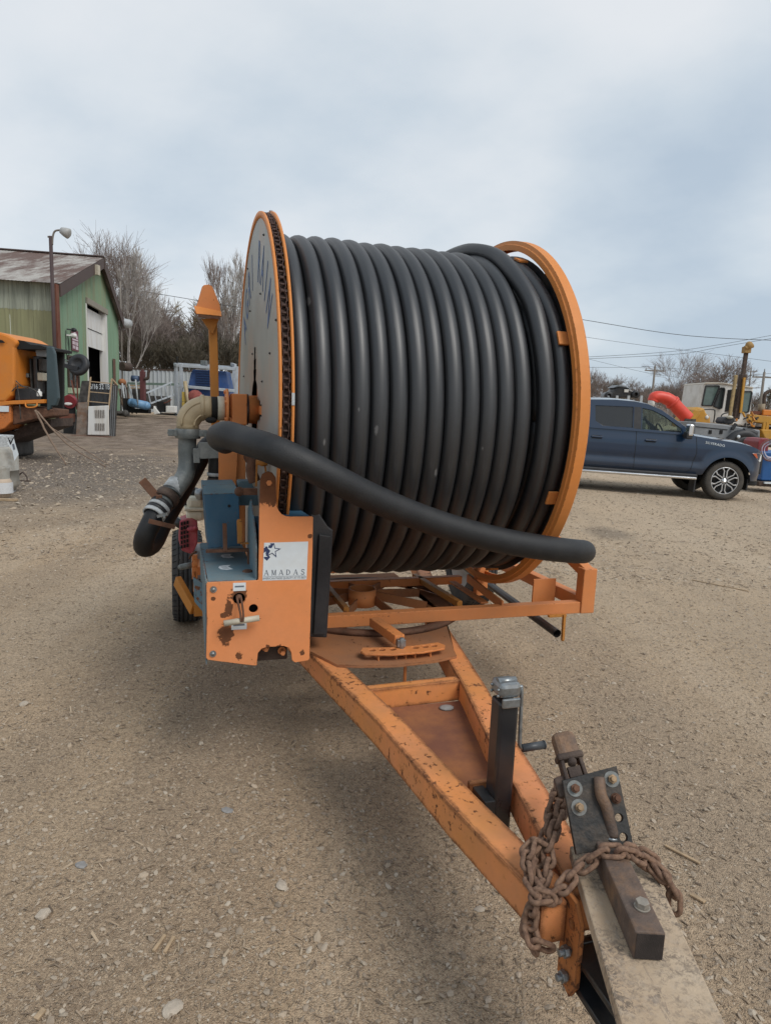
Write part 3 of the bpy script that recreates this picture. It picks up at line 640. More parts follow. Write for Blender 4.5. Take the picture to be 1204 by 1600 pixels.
# locking quadrant
q = [(-.19, -.020), (-.205, .0), (-.185, .024), (-.06, .012), (.06, .012), (.185, .024), (.205, .0), (.19, -.020), (.07, -.036), (-.07, -.036)]
q = [(a_, b_*1.75) for a_, b_ in q]
plate('lock_quadrant', [q]+[circ(x_, -.008+abs(x_)*.07, .018, 12, .017) for x_ in (-.15, -.105, -.055, .055, .105, .15)], frame(tw(.985, 2.80, .545), TN, TB_), .008, M_or, reel, bevel=.001)
for x_ in (-.13, -.045, .0, .045, .12): mb = T(); mb.box((.985+x_, 2.775, .527), (.005, .03, .030)); tb(mb, 'quadrant_spacer', M_or)
mb = T(); mb.tube([(.985, 2.765, .38), (.985, 2.765, .5)], .008, 8); tb(mb, 'quadrant_stem', M_or)
mb = T(); mb.beam(tv(584, 968, 3.1)+V(0, 0, -.01), (.975, 2.83, .580), .052, .045); tb(mb, 'lock_arm', M_or, .004)
mb = T(); mb.box((.975, 2.812, .572), (.040, .030, .035)); mb.cyl((.975, 2.80, .54), (.975, 2.80, .60), .012, 8); tb(mb, 'lock_pin', M_zinc, .003)
# --- superstructure
SZ = .567; SH = .066; FV = 3.20; RV = 3.87
mb = T(); mb.box((1.405, FV, SZ), (1.515, .055, SH)); tb(mb, 'front_rail', M_or, .004)
mb = T(); mb.box((1.05, RV, SZ), (1.36, .05, .05)); tb(mb, 'rear_rail', M_or, .004)
mb = T(); mb.box((2.205, FV-.002, .663), (.085, .070, .258)); tb(mb, 'corner_post', M_or, .005)
mb = T(); mb.beam((2.20, FV+.03, .585), (2.16, 4.9, .585), .06, .075); tb(mb, 'side_rail', M_or, .005)
mb = T(); mb.box((.62, 4.1, .56), (.06, 1.7, .06)); tb(mb, 'side_rail', M_or, .004)
mb = T(); mb.beam((2.205, FV-.01, .762), (2.16, FV+.62, .985), .062, .062); mb.beam((2.16, FV+.60, .985), (2.16, FV+.62, .60), .055, .055); tb(mb, 'side_brace', M_or, .004)
g = [tv(x, y, FV+.22) for x, y in ((852, 905), (880, 914), (880, 940), (852, 940))]
mb = T(); mb.box((2.07, FV+.22, .60), (.15, .012, .15)); tb(mb, 'gusset_plate', M_or, .002)
def strut(p0, p1, w_, h_, mat, z0=.575, z1=.575): mb = T(); a = tz(*p0, z0); b = tz(*p1, z1); mb.beam(a, b, w_, h_); tb(mb, 'diagonal_strut', mat, .003)
strut((512, 918), (541, 953), .030, .030, M_ory); strut((647, 900), (718, 944), .034, .034, M_ory)
strut((706, 909), (757, 942), .045, .012, M_or); strut((730, 903), (785, 946), .012, .05, M_or, .60, .60)
mb = T(); mb.box((1.80, 3.72, .60), (.075, .05, .19)); tb(mb, 'ring_post', M_or, .004)
a = tz(790, 932, .47); b = tz(870, 990, .43); mb = T(); mb.cyl(a+(a-b)*1.2, b, .024, 16, cap=False); mb.cyl(b, a, .020, 16, cap=False); mb.cyl(b+(a-b)*.1, b+(a-b)*.12, .0235, 16); tb(mb, 'crank_tube', M_blackst)
mb = T(); mb.beam((b.x+.028, b.y-.015, b.z-.03), (b.x+.028, b.y-.01, .54), .018, .014); mb.box((b.x-.01, b.y+.0, .535), (.11, .02, .012)); mb.sph((b.x+.028, b.y-.015, b.z-.03), .011, 8, 6); tb(mb, 'hanger_strap', M_ory, .001)
mb = T(); mb.lathe([(0, .03), (.04, .025), (.07, .012)], (.79, 3.22, .53), (0, 0, -1), 10); tb(mb, 'rubber_bump_stop', M_blackpl)
# --- axle and wheels
WV = 5.10
mb = T(); mb.box((1.2, WV+.05, .36), (2.1, .09, .09)); tb(mb, 'axle', M_or, .004)
def wheel_at(u, sgn):
    c = (u, WV, .345); prof = [(-.10, .20), (-.105, .24), (-.108, .29), (-.095, .325), (-.070, .342)]
    for g_ in range(5): 
        x0 = -.062+g_*.031; prof += [(x0-.003, .345), (x0, .334), (x0+.005, .334), (x0+.008, .345)]
    prof += [(.075, .342), (.095, .325), (.108, .29), (.105, .24), (.10, .20)]
    mb = T(); mb.lathe(prof, c, (1, 0, 0), 48); t_ = tb(mb, 'tyre', M_tyre)
    mb = T()
    for k in range(44):
        a = 2*PI*k/44
        for s in (-1, 1): 
            d = V(0, math.cos(a), math.sin(a)); e = V(0, -math.sin(a), math.cos(a)); mb.beam(V(*c)+V(s*.050, 0, 0)+d*.3455, V(*c)+V(s*.104, 0, 0)+d*.328+e*.014, .004, .004, d)
    stuff(tb(mb, 'tread_siping', M_dark, parent=t_))
    mb = T(); mb.lathe([(-.085, .20), (-.06, .185), (-.04, .12), (-.05, .05), (-.05, 0)] if sgn < 0 else [(.085, .20), (.06, .185), (.04, .12), (.05, .05), (.05, 0)], c, (1, 0, 0), 24); mb.lathe([(-.09, .203), (.09, .203)], c, (1, 0, 0), 24); tb(mb, 'rim', M_offw)
wheel_at(.055, -1); wheel_at(2.36, 1)
mb = T(); mb.beam((.2, 4.55, .52), (.40, 4.0, .56), .07, .09); tb(mb, 'outrigger', M_or, .004)
mb = T(); a_ = tv(277, 907, 4.1); b_ = tv(303, 953, 3.9); mb.beam(a_, b_, .035, .07); mb.beam(b_, b_+V(.25, .0, .0), .04, .07); tb(mb, 'mudguard_stay', M_ory, .004)
# --- drum side disc with lettering
def dpt(u, r, a): return V(u, DC_V-r*math.cos(a), DC_Z+r*math.sin(a))      # a: 0 = towards the viewer, 90 = top
mb = T(); NA = 120; rad = [.165, .22, .27, .33, .5, .7, .958]; vs = []; fs = []
for r_ in rad:
    for k in range(NA): vs.append(dpt(U0, r_, 2*PI*k/NA))
for i in range(len(rad)-1):
    for k in range(NA):
        am = (360*(k+.5)/NA); hole = any(abs((am-h_+180) % 360-180) < (17, 11, 5.5)[i] for h_ in (90, 0, 180, 270)) if i < 3 else False
        if not hole: fs.append((i*NA+k, i*NA+(k+1) % NA, (i+1)*NA+(k+1) % NA, (i+1)*NA+k))
o_ = len(vs); vs += [v_+V(.004, 0, 0) for v_ in vs]; fs += [tuple(o_+k for k in f[::-1]) for f in fs[:]]
mb.add(vs, fs); disc = tb(mb, 'side_disc', M_alu)
bolt_px = [(382, 422), (391, 492), (401, 455), (414, 421), (395, 554), (422, 552), (431, 501), (381, 587), (410, 597), (407, 458), (421, 470)]
for (x_, y_) in [(387, 420), (407, 459), (391, 486), (431.5, 500), (394.5, 553), (421.5, 552), (381, 588), (409.5, 596), (412, 367)]:
    p = tu(x_, y_, U0-.002); mb = T(); mb.sph(p, (.004, .006, .006), 8, 6); mb.cyl(p+V(-.006, 0, 0), p+V(.003, 0, 0), .0035, 6); tb(mb, 'disc_bolt', M_blackst, parent=disc)
# lettering in an arc on the disc (each letter a flat print)
word = 'AGRI RAIN'
for i, ch in enumerate(word):
    if ch == ' ': continue
    a = math.radians(92 + (3.8-i)*12.5)   # reading from the far edge to the near edge
    r_ = .74; c_ = dpt(U0-.0015, r_, a); radial = (dpt(0, 1, a)-dpt(0, 0, a)).normalized(); rw = TM.to_3x3() @ radial; nrm = -TN
    xa = rw.cross(nrm); M_ = frame(TM @ c_, xa, rw)
    text('letter', ch, M_, .29, M_blueink, disc, .0003, sx=.62)
mb = T(); mb.lathe([(0, .955), (-.006, .955), (-.006, .985), (.004, .985), (.004, .955)], (U0, DC_V, DC_Z), (1, 0, 0), 120); tb(mb, 'disc_rim', M_orf)
mb = T(); mb.lathe([(.004, .94), (.004, .962), (.045, .962), (.045, .94)], (U0, DC_V, DC_Z), (1, 0, 0), 120); tb(mb, 'sprocket_ring', M_rustd)
mb = T(); mb.lathe([(.044, .93), (.044, .990), (.054, .990), (.054, .93), (.044, .93)], (U0, DC_V, DC_Z), (1, 0, 0), 140); tb(mb, 'inner_flange_ring', M_orf)
# drive chain
mb = T(); mb.lathe([(.010, .9625), (.032, .9625)], (U0, DC_V, DC_Z), (1, 0, 0), 100); chain = tb(mb, 'drive_chain', M_dchain)
NL = 176; pitch = 2*PI*.972/NL
lm = MB()
def side_plate(mb, x, half, t_):
    pts = [(x, half*.8*math.cos(a)+(half*.45 if math.cos(a) > 0 else -half*.45)*1.0, .0095*math.sin(a)*1.0) for a in [2*PI*k/10 for k in range(10)]]
    mb.prism([V(*p) for p in pts], V(t_, 0, 0))
for s in (-.0105, .0085): side_plate(lm, s, pitch*.46, .002)
lm.cyl((-.0105, 0, 0), (.0105, 0, 0), .0075, 8)
link_me = lm.mesh('chain_link'); link_me.materials.append(M_dchain)
lm2 = MB()
for s in (-.0145, .0120): side_plate(lm2, s, pitch*.55, .0025)
lm2.cyl((-.016, 0, 0), (.016, 0, 0), .0055, 8); link_me2 = lm2.mesh('chain_link'); link_me2.materials.append(M_dchain)
for k in range(NL):
    a = 2*PI*k/NL; p = dpt(U0+.021, .974, a); tan = (dpt(0, 1, a+.01)-dpt(0, 1, a)).normalized(); rad_ = (dpt(0, 1, a)-dpt(0, 0, a)).normalized()
    R_ = Matrix((V(1, 0, 0), tan, V(1, 0, 0).cross(tan))).transposed().to_4x4(); R_.translation = p
    piece('chain_link', link_me if k % 2 else link_me2, chain, TM @ R_)
mb = T()
for k in range(140):
    a = 2*PI*k/140; p = dpt(U0+.037, .964, a); tan = (dpt(0, 1, a+.01)-dpt(0, 1, a)).normalized(); rr_ = (dpt(0, 1, a)-dpt(0, 0, a)).normalized(); mb.beam(p, p+rr_*.010, .012, .014, tan)
stuff(tb(mb, 'sprocket_tooth', M_rustd))
for a_deg, ln in ((2, .05), (76, .035)):
    mb = T(); a = math.radians(a_deg); mb.beam(dpt(U0+.048, .9905, a), dpt(U0+.048, .9905, a+ln), .012, .006, dpt(0, 1, a)-dpt(0, 0, a)); tb(mb, 'repair_clip', M_galvw)
# hub
mb = T(); mb.cyl((U0-.13, DC_V, DC_Z), (U0+.02, DC_V, DC_Z), .075, 28); tb(mb, 'hub_tube', M_or)
mb = T(); mb.cyl((U0-.05, DC_V, DC_Z), (U0-.035, DC_V, DC_Z), .082, 28); tb(mb, 'hub_seal', M_rustd)
for k in range(4):
    a = PI/2*k; mb = T(); mb.beam(dpt(U0+.03, .07, a), dpt(U0+.03, .93, a), .045, .03, (1, 0, 0)); tb(mb, 'drum_spoke', M_or)
mb = T(); mb.cyl((U0+.05, DC_V, DC_Z), (U1-.05, DC_V, DC_Z), .60, 48); tb(mb, 'drum_core', M_dark)
# far flange: open ring with spokes and cleats
UF = U1-.065
mb = T(); mb.lathe([(0, .940), (0, .968), (.006, .972), (.010, .990), (.060, .990), (.066, .984), (.066, .940), (.058, .940), (.058, .975), (.012, .975), (.008, .940), (0, .940)], (UF, DC_V, DC_Z), (1, 0, 0), 160, smooth=False); tb(mb, 'flange_ring', M_orf)
for k in range(10):
    a = math.radians(18+36*k-1); mb = T(); mb.beam(dpt(UF+.055, .3, a), dpt(UF+.055, .93, a), .05, .04, (1, 0, 0)); tb(mb, 'flange_spoke', M_orf, .002)
for a_deg in (68, 26, -24, -50, -75, 110, 150, 200, 240):
    a = math.radians(a_deg); mb = T(); tan = (dpt(0, 1, a+.01)-dpt(0, 1, a)).normalized(); c_ = dpt(UF-.006, .905, a); mb.beam(c_-tan*.035, c_+tan*.035, .052, .012, dpt(0, 1, a)-dpt(0, 0, a)); tb(mb, 'hose_stop_cleat', M_orf, .002)
mb = T(); mb.cyl((UF+.030, DC_V, DC_Z), (UF+.034, DC_V, DC_Z), .912, 90); tb(mb, 'far_side_plate', M_blackst)
# wound hose
HR = .0437; HC = .90-HR; PIT = .0865; NW = 13; N_A = 128
def wrap(fu, fr, a0, a1, n=N_A, name='hose_wrap', r=HR, seg=18):
    pts = [dpt(fu(t), fr(t), a0+(a1-a0)*t) for t in [i/n for i in range(n+1)]]
    mb = T(); mb.tube(pts, r, seg, cap=True, up=(1, 0, 0), uvmap=True); return tb(mb, name, M_hose)
uc0 = .493
A0 = math.radians(-165)
for k in range(NW):
    ub = uc0+k*PIT+(.004 if k else 0); wob = random.uniform(-.0015, .0015); ph = random.uniform(0, 6)
    # nearly level turns that step over at the back
    def fu(t, ub=ub, wob=wob, ph=ph): return ub+wob*math.sin(2*PI*t*2+ph)+PIT*smooth(.88, 1.0, t)*1.0
    def fr(t, wob=wob, ph=ph): return HC+.0035*math.sin(2*PI*t+ph)
    wrap(fu, fr, A0, A0+2*PI)
def interp(keys): 
    xs = [k[0] for k in keys]; ys = [k[1] for k in keys]
    def f(x):
        x = float(x); i = max(0, min(len(xs)-2, sum(1 for q in xs if q <= x)-1)); p0 = ys[max(i-1, 0)]; p1 = ys[i]; p2 = ys[i+1]; p3 = ys[min(i+2, len(ys)-1)]; t = min(max((x-xs[i])/(xs[i+1]-xs[i]), 0), 1)
        return p1+(p2-p1)*(t*t*(3-2*t))
    return f
# riding strand
ku = interp([(-165, 1.675), (-60, 1.668), (0, 1.660), (35, 1.644), (62, 1.605), (85, 1.535), (110, 1.49), (140, 1.45), (195, 1.40)]); kr = interp([(-165, HC-.01), (-60, HC-.005), (0, HC+.004), (45, HC+.035), (75, HC+.055), (110, HC+.062), (150, HC+.065), (195, HC+.04)])
lo_, hi_ = math.radians(-165), math.radians(195)
wrap(lambda t: ku(math.degrees(lo_+(hi_-lo_)*t)), lambda t: kr(math.degrees(lo_+(hi_-lo_)*t)), lo_, hi_)
ku2 = interp([(-165, 1.752), (-40, 1.752), (20, 1.752), (60, 1.740), (95, 1.712), (195, 1.67)]); kr2 = interp([(-165, HC-.015), (0, HC-.004), (45, HC-.002), (90, HC+.0), (195, HC)])
wrap(lambda t: ku2(math.degrees(lo_+(hi_-lo_)*t)), lambda t: kr2(math.degrees(lo_+(hi_-lo_)*t)), lo_, hi_)
ku3 = interp([(-60, 1.60), (0, 1.595), (40, 1.585), (75, 1.560), (100, 1.555), (150, 1.56)]); kr3 = interp([(-60, HC-.09), (0, HC-.085), (30, HC-.07), (60, HC-.035), (90, HC-.004), (150, HC)])
l3, h3 = math.radians(-60), math.radians(150)
wrap(lambda t: ku3(math.degrees(l3+(h3-l3)*t)), lambda t: kr3(math.degrees(l3+(h3-l3)*t)), l3, h3)
for k in range(15):
    ub = uc0+.045+k*PIT; 
    if ub > 1.75: break
    wrap(lambda t: ub, lambda t: HC-.078, 0, 2*PI, 72, 'hose_wrap', HR, 10)
# --- control panel at the front left
PVP = 2.74
def pvp(pts, v=PVP): return [pv(x, y, v) for x, y in pts]
def zo(x, y): return (220+x/3.541, 740+y/3.541)
out_px = [zo(365, 612), zo(371, 603), zo(645, 592), zo(652, 586), zo(655, 400), zo(657, 200), zo(662, 35), zo(672, 5), (414.5, 738.5), (419.5, 737), (425, 739), (430, 746), zo(745, 40), zo(746, 120), zo(750, 180), zo(760, 205), zo(778, 226), zo(800, 237), zo(825, 240), zo(946, 238), zo(950, 243), zo(946, 440), zo(938, 700), zo(930, 1022), zo(922, 1030), zo(852, 1041), zo(837, 1030), zo(832, 985), zo(818, 960), zo(790, 950), zo(700, 956), zo(668, 964), zo(645, 990), zo(640, 1055), zo(632, 1059), zo(430, 1034), zo(372, 1026), zo(363, 1016), zo(368, 800)]
fp = frame(tw(0, PVP, 0), TN, (0, 0, 1))       # local x = u, y = z, normal towards the viewer
def hole_px(x, y, r): u, z = pv(*zo(x, y), PVP); return circ(u, z, r, 20)
h1 = pv(*zo(543, 690), PVP); h2 = pv(*zo(622, 745), PVP)
def stain_at(x, y, r, k=1.0): u, z = pv(*zo(x, y), PVP); return ((u-1.05, PVP-3.70, z), r, k)
M_panel = paint('orange_panel', (.67, .235, .075), .35, .5, (.70, .26, .10), dirt_amt=.15, scale=6, er=.004, stains=[stain_at(708, 50, .050), stain_at(705, 95, .040, .6), stain_at(465, 890, .034, .8), stain_at(545, 668, .034), stain_at(486, 745, .016, .6), stain_at(455, 785, .015), stain_at(545, 1010, .016, .8), stain_at(893, 988, .014), stain_at(935, 345, .010), stain_at(760, 955, .012), stain_at(400, 690, .009), stain_at(700, 955, .012)])
panel = plate('control_panel', [pvp(out_px), circ(*h1, .026, 20), circ(*h2, .020, 20)], fp, .009, M_panel, reel, bevel=.0015)
def on_panel(px, py, d=.006): u, z = pv(*zo(px, py), PVP); return V(u, PVP-d, z)
mb = T(); a0_, a1_, a2_, a3_ = [pv(*zo(*q), PVP) for q in ((681, 381), (924, 374), (915, 583), (672, 590))]
mb.prism([V(a0_[0], PVP-.0064, a0_[1]), V(a1_[0], PVP-.0064, a1_[1]), V(a2_[0], PVP-.0064, a2_[1]), V(a3_[0], PVP-.0064, a3_[1])], V(0, -.0008, 0)); decal = tb(mb, 'maker_decal', M_label)
lw = a2_[0]-a3_[0]; lh = a0_[1]-a3_[1]
tilt_ = math.atan2(a2_[1]-a3_[1], a2_[0]-a3_[0])
fl = fp @ Matrix.Translation((a3_[0], a3_[1], .0075)) @ Matrix.Rotation(tilt_, 4, 'Z')
def glyph(name, polys, M, mat, parent, dz=0.0):
    mb = MB(M)
    for p in polys: mb.prism([V(x, y, dz) for x, y in p], V(0, 0, .0003))
    return mb.build(name, mat, parent)
def serif_letter(ch, x0, y0, w_, h_):
    P_ = []
    def st(x1, y1, x2, y2, t):  # stroke of width t
        P_.append([(x0+x1*w_-t/2, y0+y1*h_), (x0+x1*w_+t/2, y0+y1*h_), (x0+x2*w_+t/2, y0+y2*h_), (x0+x2*w_-t/2, y0+y2*h_)])
    def bar(x1, x2, y, t=.0011): P_.append([(x0+x1*w_, y0+y*h_-t/2), (x0+x2*w_, y0+y*h_-t/2), (x0+x2*w_, y0+y*h_+t/2), (x0+x1*w_, y0+y*h_+t/2)])
    thin, thick = h_*.07, h_*.16
    if ch == 'A': st(.08, 0, .48, 1, thin); st(.92, 0, .50, 1, thick); bar(.25, .75, .33, thin); bar(-.05, .25, .02); bar(.72, 1.1, .02)
    if ch == 'M': st(.1, 0, .1, 1, thin); st(.14, 1, .5, .05, thick); st(.88, 1, .52, .05, thin); st(.9, 0, .9, 1, thick); bar(-.05, .25, .02); bar(.72, 1.06, .02); bar(-.05, .2, .98); bar(.82, 1.06, .98)
    if ch == 'D':
        st(.15, 0, .15, 1, thick); n = 10; R1 = [(.25+.68*math.sin(PI*k/n), .5+.5*math.cos(PI*k/n)) for k in range(n+1)]; R2 = [(.25+.48*math.sin(PI*k/n), .5+.42*math.cos(PI*k/n)) for k in range(n+1)]
        for k in range(n): P_.append([(x0+a*w_, y0+b*h_) for a, b in (R1[k], R1[k+1], R2[k+1], R2[k])])
        bar(-.02, .3, .98); bar(-.02, .3, .02)
    if ch == 'S':
        ctr = [(.85, .80), (.68, .93), (.42, .96), (.22, .85), (.2, .68), (.4, .56), (.68, .44), (.83, .30), (.76, .12), (.50, .04), (.25, .08), (.12, .22)]; ctr = [tuple(p)[:2] for p in spline([(a, b, 0) for a, b in ctr], 2)]
        for (a, b), (c, d) in zip(ctr[:-1], ctr[1:]):
            L_ = math.hypot((c-a)*w_, (d-b)*h_) or 1; nx, ny = -(d-b)*h_/L_, (c-a)*w_/L_; t = h_*.075*(1.0 if abs(d-b) < abs(c-a) else .7)
            P_.append([(x0+a*w_+nx*t, y0+b*h_+ny*t), (x0+c*w_+nx*t, y0+d*h_+ny*t), (x0+c*w_-nx*t, y0+d*h_-ny*t), (x0+a*w_-nx*t, y0+b*h_-ny*t)])
    return P_
cw = lw/6.05
for i, ch in enumerate('AMADAS'): glyph('letter', serif_letter(ch, .006+cw*i*1.0, lh*.135, cw*.60, lh*.145), fl, M_ink, decal)
glyph('rule_line', [[(.003, lh*.10), (lw-.006, lh*.10), (lw-.006, lh*.108), (.003, lh*.108)]], fl, M_ink, decal)
text('tagline', "AMERICAN MADE QUALITY AT ITS BEST", fl @ Matrix.Translation((lw/2, lh*.053, .0002)), .0125, M_ink, decal, .0002, sx=.82)
def star(cx_, cy_, r, rot=0): return [(cx_+(r if k % 2 == 0 else r*.40)*math.sin(rot+PI*k/5), cy_+(r if k % 2 == 0 else r*.40)*math.cos(rot+PI*k/5)) for k in range(10)]
def clip(poly, x0=.0015, y1=None):
    def half(P_, f, g):
        o = []
        for i in range(len(P_)):
            a, b = P_[i], P_[(i+1) % len(P_)]; fa, fb = f(a), f(b)
            if fa >= 0: o.append(a)
            if (fa >= 0) != (fb >= 0): t = fa/(fa-fb); o.append((a[0]+(b[0]-a[0])*t, a[1]+(b[1]-a[1])*t))
        return o
    P_ = half(poly, lambda p: p[0]-x0, None)
    return half(P_, lambda p: (y1 or 9)-p[1], None)
ytop = lh-.0015; rot_ = math.radians(8)
sc_ = lw/250.0   # about the decal's own grid
def dl(x, y): return ((x-672)*lw/246, (590-y)*lh/212)
s1 = star(*dl(726, 421), lw*.175, rot_); 
def starplate(name, ctr, r, rot, mat, z, x0=.0015):
    P_ = clip(star(ctr[0], ctr[1], r, rot), x0, ytop)
    if len(P_) < 3: return
    plate(name, [P_], fl @ Matrix.Translation((0, 0, z)), .0003, mat, decal)
plate('star_shadow', [clip([dl(*q) for q in ((676, 408), (700, 392), (712, 381), (728, 381), (732, 400), (712, 420), (704, 450), (712, 458), (694, 478), (676, 462), (683, 452), (690, 440), (676, 434))], .0015, ytop)], fl @ Matrix.Translation((0, 0, .0002)), .0003, M_navy, decal)
starplate('star_outline', dl(724, 420), lw*.190, rot_, M_navy, .0008); starplate('star', dl(724, 420), lw*.135, rot_, M_label, .0014)
starplate('star', dl(672, 447), lw*.11, rot_+.5, M_label, .0011); starplate('star', dl(694, 388), lw*.085, rot_+.2, M_label, .0012)
# small stickers
def sticker(px0, py0, px1, py1, body):
    a = pv(*zo(px0, py0), PVP); b = pv(*zo(px1, py1), PVP); mb = T(); mb.box(((a[0]+b[0])/2, PVP-.0066, (a[1]+b[1])/2), (abs(b[0]-a[0]), .0012, abs(b[1]-a[1]))); s_ = tb(mb, 'instruction_sticker', M_label)
    mb = T(); z_ = (a[1]*.55+b[1]*.45); mb.box(((a[0]+b[0])/2, PVP-.0064, z_), (abs(b[0]-a[0])*.72, .0026, abs(b[1]-a[1])*.2)); tb(mb, 'print_block', M_ink, parent=s_)
sticker(510, 603, 580, 645, ''); sticker(500, 816, 585, 857, '')
for x_, y_ in ((402, 638), (399, 993)):
    p = on_panel(x_, y_); mb = T(); mb.cyl(p, p+V(0, -.004, 0), .0135, 16); mb.sph(p+V(0, -.004, 0), (.008, .006, .008), 10, 6); tb(mb, 'panel_bolt', M_zinc)
p = on_panel(708, 50); mb = T(); mb.cyl(p, p+V(0, -.010, 0), .012, 6, smooth=False); tb(mb, 'pivot_bolt', M_or)
# T-handle
p = V(h1[0], PVP, h1[1]); a = on_panel(455, 808, .05); b = on_panel(648, 778, .05)
mb = T(); mb.cyl(a, b, .0125, 16); tb(mb, 'shift_handle', M_cream if False else M_tanl)
mb = T(); mb.cyl(a+(a-b)*.06, a+(a-b)*.0, .0055, 8); mb.cyl(b, b+(b-a)*.05, .0055, 8); tb(mb, 'handle_end', M_or)
mb = T(); c_ = (a+b)/2
for s in (-.008, .008): mb.tube(spline([(h1[0]+s, PVP+.03, h1[1]+.01), (h1[0]+s, PVP-.03, h1[1]), (c_.x+s*.7, PVP-.06, c_.z+.03), (c_.x+s*.5, PVP-.062, c_.z)], 4), .0045, 6)
mb.sph((h1[0], PVP+.0, h1[1]+.006), (.012, .02, .012), 8, 6); tb(mb, 'handle_shackle', M_rust)
for q_ in ((h1, .03), (h2, .024)):
    mb = T(); mb.box((q_[0][0], PVP+.05, q_[0][1]), (.09, .004, .09)); tb(mb, 'inner_plate', M_dark)
for x_, y_ in ((697, 983), (790, 1004)): mb = T(); p = on_panel(x_, y_, -.05); mb.cyl(p, p+V(0, -.03, 0), .011, 6, smooth=False); mb.cyl(p+V(0, .005, 0), p, .018, 12); tb(mb, 'lower_nut', M_or)
mb = T(); p = on_panel(740, 1010, -.06); mb.box(p+V(.0, .05, .0), (.13, .08, .09)); tb(mb, 'lower_gearcase', M_rustd, .004)
# blue gearbox stand behind the panel
BZ = .918
c = [tz(*q, BZ) for q in ((324, 908), (398, 904), (396, 848), (311, 826))]
uL = .110
mb = T(); mb.prism([(uL, PVP+.008, BZ), (.305, PVP+.008, BZ), (.31, 3.52, BZ), (uL-.005, 3.52, BZ)], (0, 0, -.008)); tb(mb, 'blue_deck', M_bluel, .001)
mb = T(); mb.prism([(uL-.004, PVP+.006, BZ+.001), (uL-.004, 3.50, BZ+.001), (uL-.004, 3.50, BZ-.10), (uL-.004, 3.1, BZ-.26), (uL-.004, PVP+.006, .56)], (-.006, 0, 0)); tb(mb, 'blue_side_plate', M_bluel)
mb = T(); mb.prism([(uL+.0, 3.15, .80), (uL-.05, 3.2, .82), (uL-.045, 3.2, .70), (uL, 3.12, .66)], (0, .01, 0)); tb(mb, 'blue_corner_gusset', M_bluel)
# belt guard
TV = 3.10
gq = [pv(*q, TV) for q in ((318.5, 772), (373, 770.5), (376, 853), (325, 857))]
mb = T(); mb.prism([V(u, TV, z) for u, z in gq], V(0, .30, 0)); tb(mb, 'belt_guard', M_blue, .003)
g0, g1 = gq[0], gq[1]; mb = T(); mb.prism([V(g0[0]-.002, TV-.002, g0[1]), V(g1[0]+.002, TV-.002, g1[1]), V(g1[0]-.008, TV+.10, g1[1]+.028), V(g0[0]-.002, TV+.10, g0[1]+.028)], V(0, .012, -.012)); tb(mb, 'guard_bevel', M_bluel)
mb = T(); mb.prism([V(g0[0]-.002, TV+.10, g0[1]+.028), V(g1[0]-.008, TV+.10, g1[1]+.028), V(g1[0]-.008, TV+.30, g1[1]+.028), V(g0[0]-.002, TV+.30, g0[1]+.028)], V(0, 0, -.03)); tb(mb, 'guard_top', M_bluel)
mb = T(); p = tv(358, 790.5, TV-.001); mb.cyl(p, p+V(0, -.003, 0), .007, 10); tb(mb, 'guard_bolt', M_dark)
# rusty brackets
mb = T(); p = tv(352, 860, TV-.06); q_ = tv(351, 818, TV-.06); mb.beam(p, q_, .020, .018); mb.beam(tv(322, 861, TV-.04), tv(392, 859, TV-.06), .03, .012); mb.beam(tv(388, 862, TV-.07), tv(388, 885, TV-.07), .034, .008); tb(mb, 'rusty_bracket', M_rust, .001)
mb = T(); a = tv(375, 849, TV-.05); b = tv(374, 815, TV-.05); mb.beam(a, b, .024, .006, (0, 1, 0)); mb.beam(a, a+V(.055, 0, 0), .02, .006); mb.cyl(b, b+V(0, .006, 0), .012, 12); tb(mb, 'yellow_bracket', M_ory, .001)
mb = T(); mb.sph(tz(387, 893, BZ)+V(0, 0, .0), (.024, .024, .010), 12, 6); tb(mb, 'grease_cap', M_rust)
def flame(px, py):
    c_ = tz(px, py, BZ); k = .028; P_ = [(-1, 0), (-.8, .8), (-.2, 1.1), (1.0, 1.2), (.5, .45), (.75, -.1), (1.15, -.9), (.2, -1.2), (-.7, -.8)]
    mb = T(); mb.prism([V(c_.x+a*k, c_.y+b*k*1.3, BZ+.0005) for a, b in P_], V(0, 0, .0006)); s_ = tb(mb, 'warning_sticker', M_label)
    mb = T()
    for i in range(3): mb.box((c_.x-.004+i*.003, c_.y+(.7-i*.7)*k*1.1, BZ+.0014), (.026, .004, .0004))
    tb(mb, 'print_line', M_ink, parent=s_)
flame(354.5, 869); flame(351.5, 887)
# blue plate facing left behind the orange panel
mb = T(); mb.prism([(.308, PVP+.012, BZ+.0), (.308, 3.10, BZ), (.308, 3.10, 1.16), (.308, 2.98, 1.22), (.308, PVP+.06, 1.11), (.308, PVP+.012, 1.05)], (-.006, 0, 0)); tb(mb, 'blue_web', M_bluel)
mb = T(); mb.prism([(.40, PVP+.01, 1.178), (.532, PVP+.01, 1.178), (.515, 3.0, 1.178), (.40, 3.0, 1.178)], (0, 0, -.008)); tb(mb, 'blue_cover_top', M_blue, .001)
mb = T(); mb.box((.42, 2.93, .90), (.20, .30, .46)); tb(mb, 'gearbox_body', M_blue, .01)
mb = T(); mb.beam(tv(375, 768, 3.0), tv(402, 768, 3.0), .022, .03); mb.sph(tv(374, 768, 3.0), .022, 10, 6); tb(mb, 'shift_fork', M_rust, .002)
mb = T(); mb.prism([V(*tv(x, y, 3.22)) for x, y in ((372, 752), (392, 751), (403, 775), (404, 790), (372, 790))], V(0, .08, 0)); tb(mb, 'blue_gear_cover', M_bluel, .003)
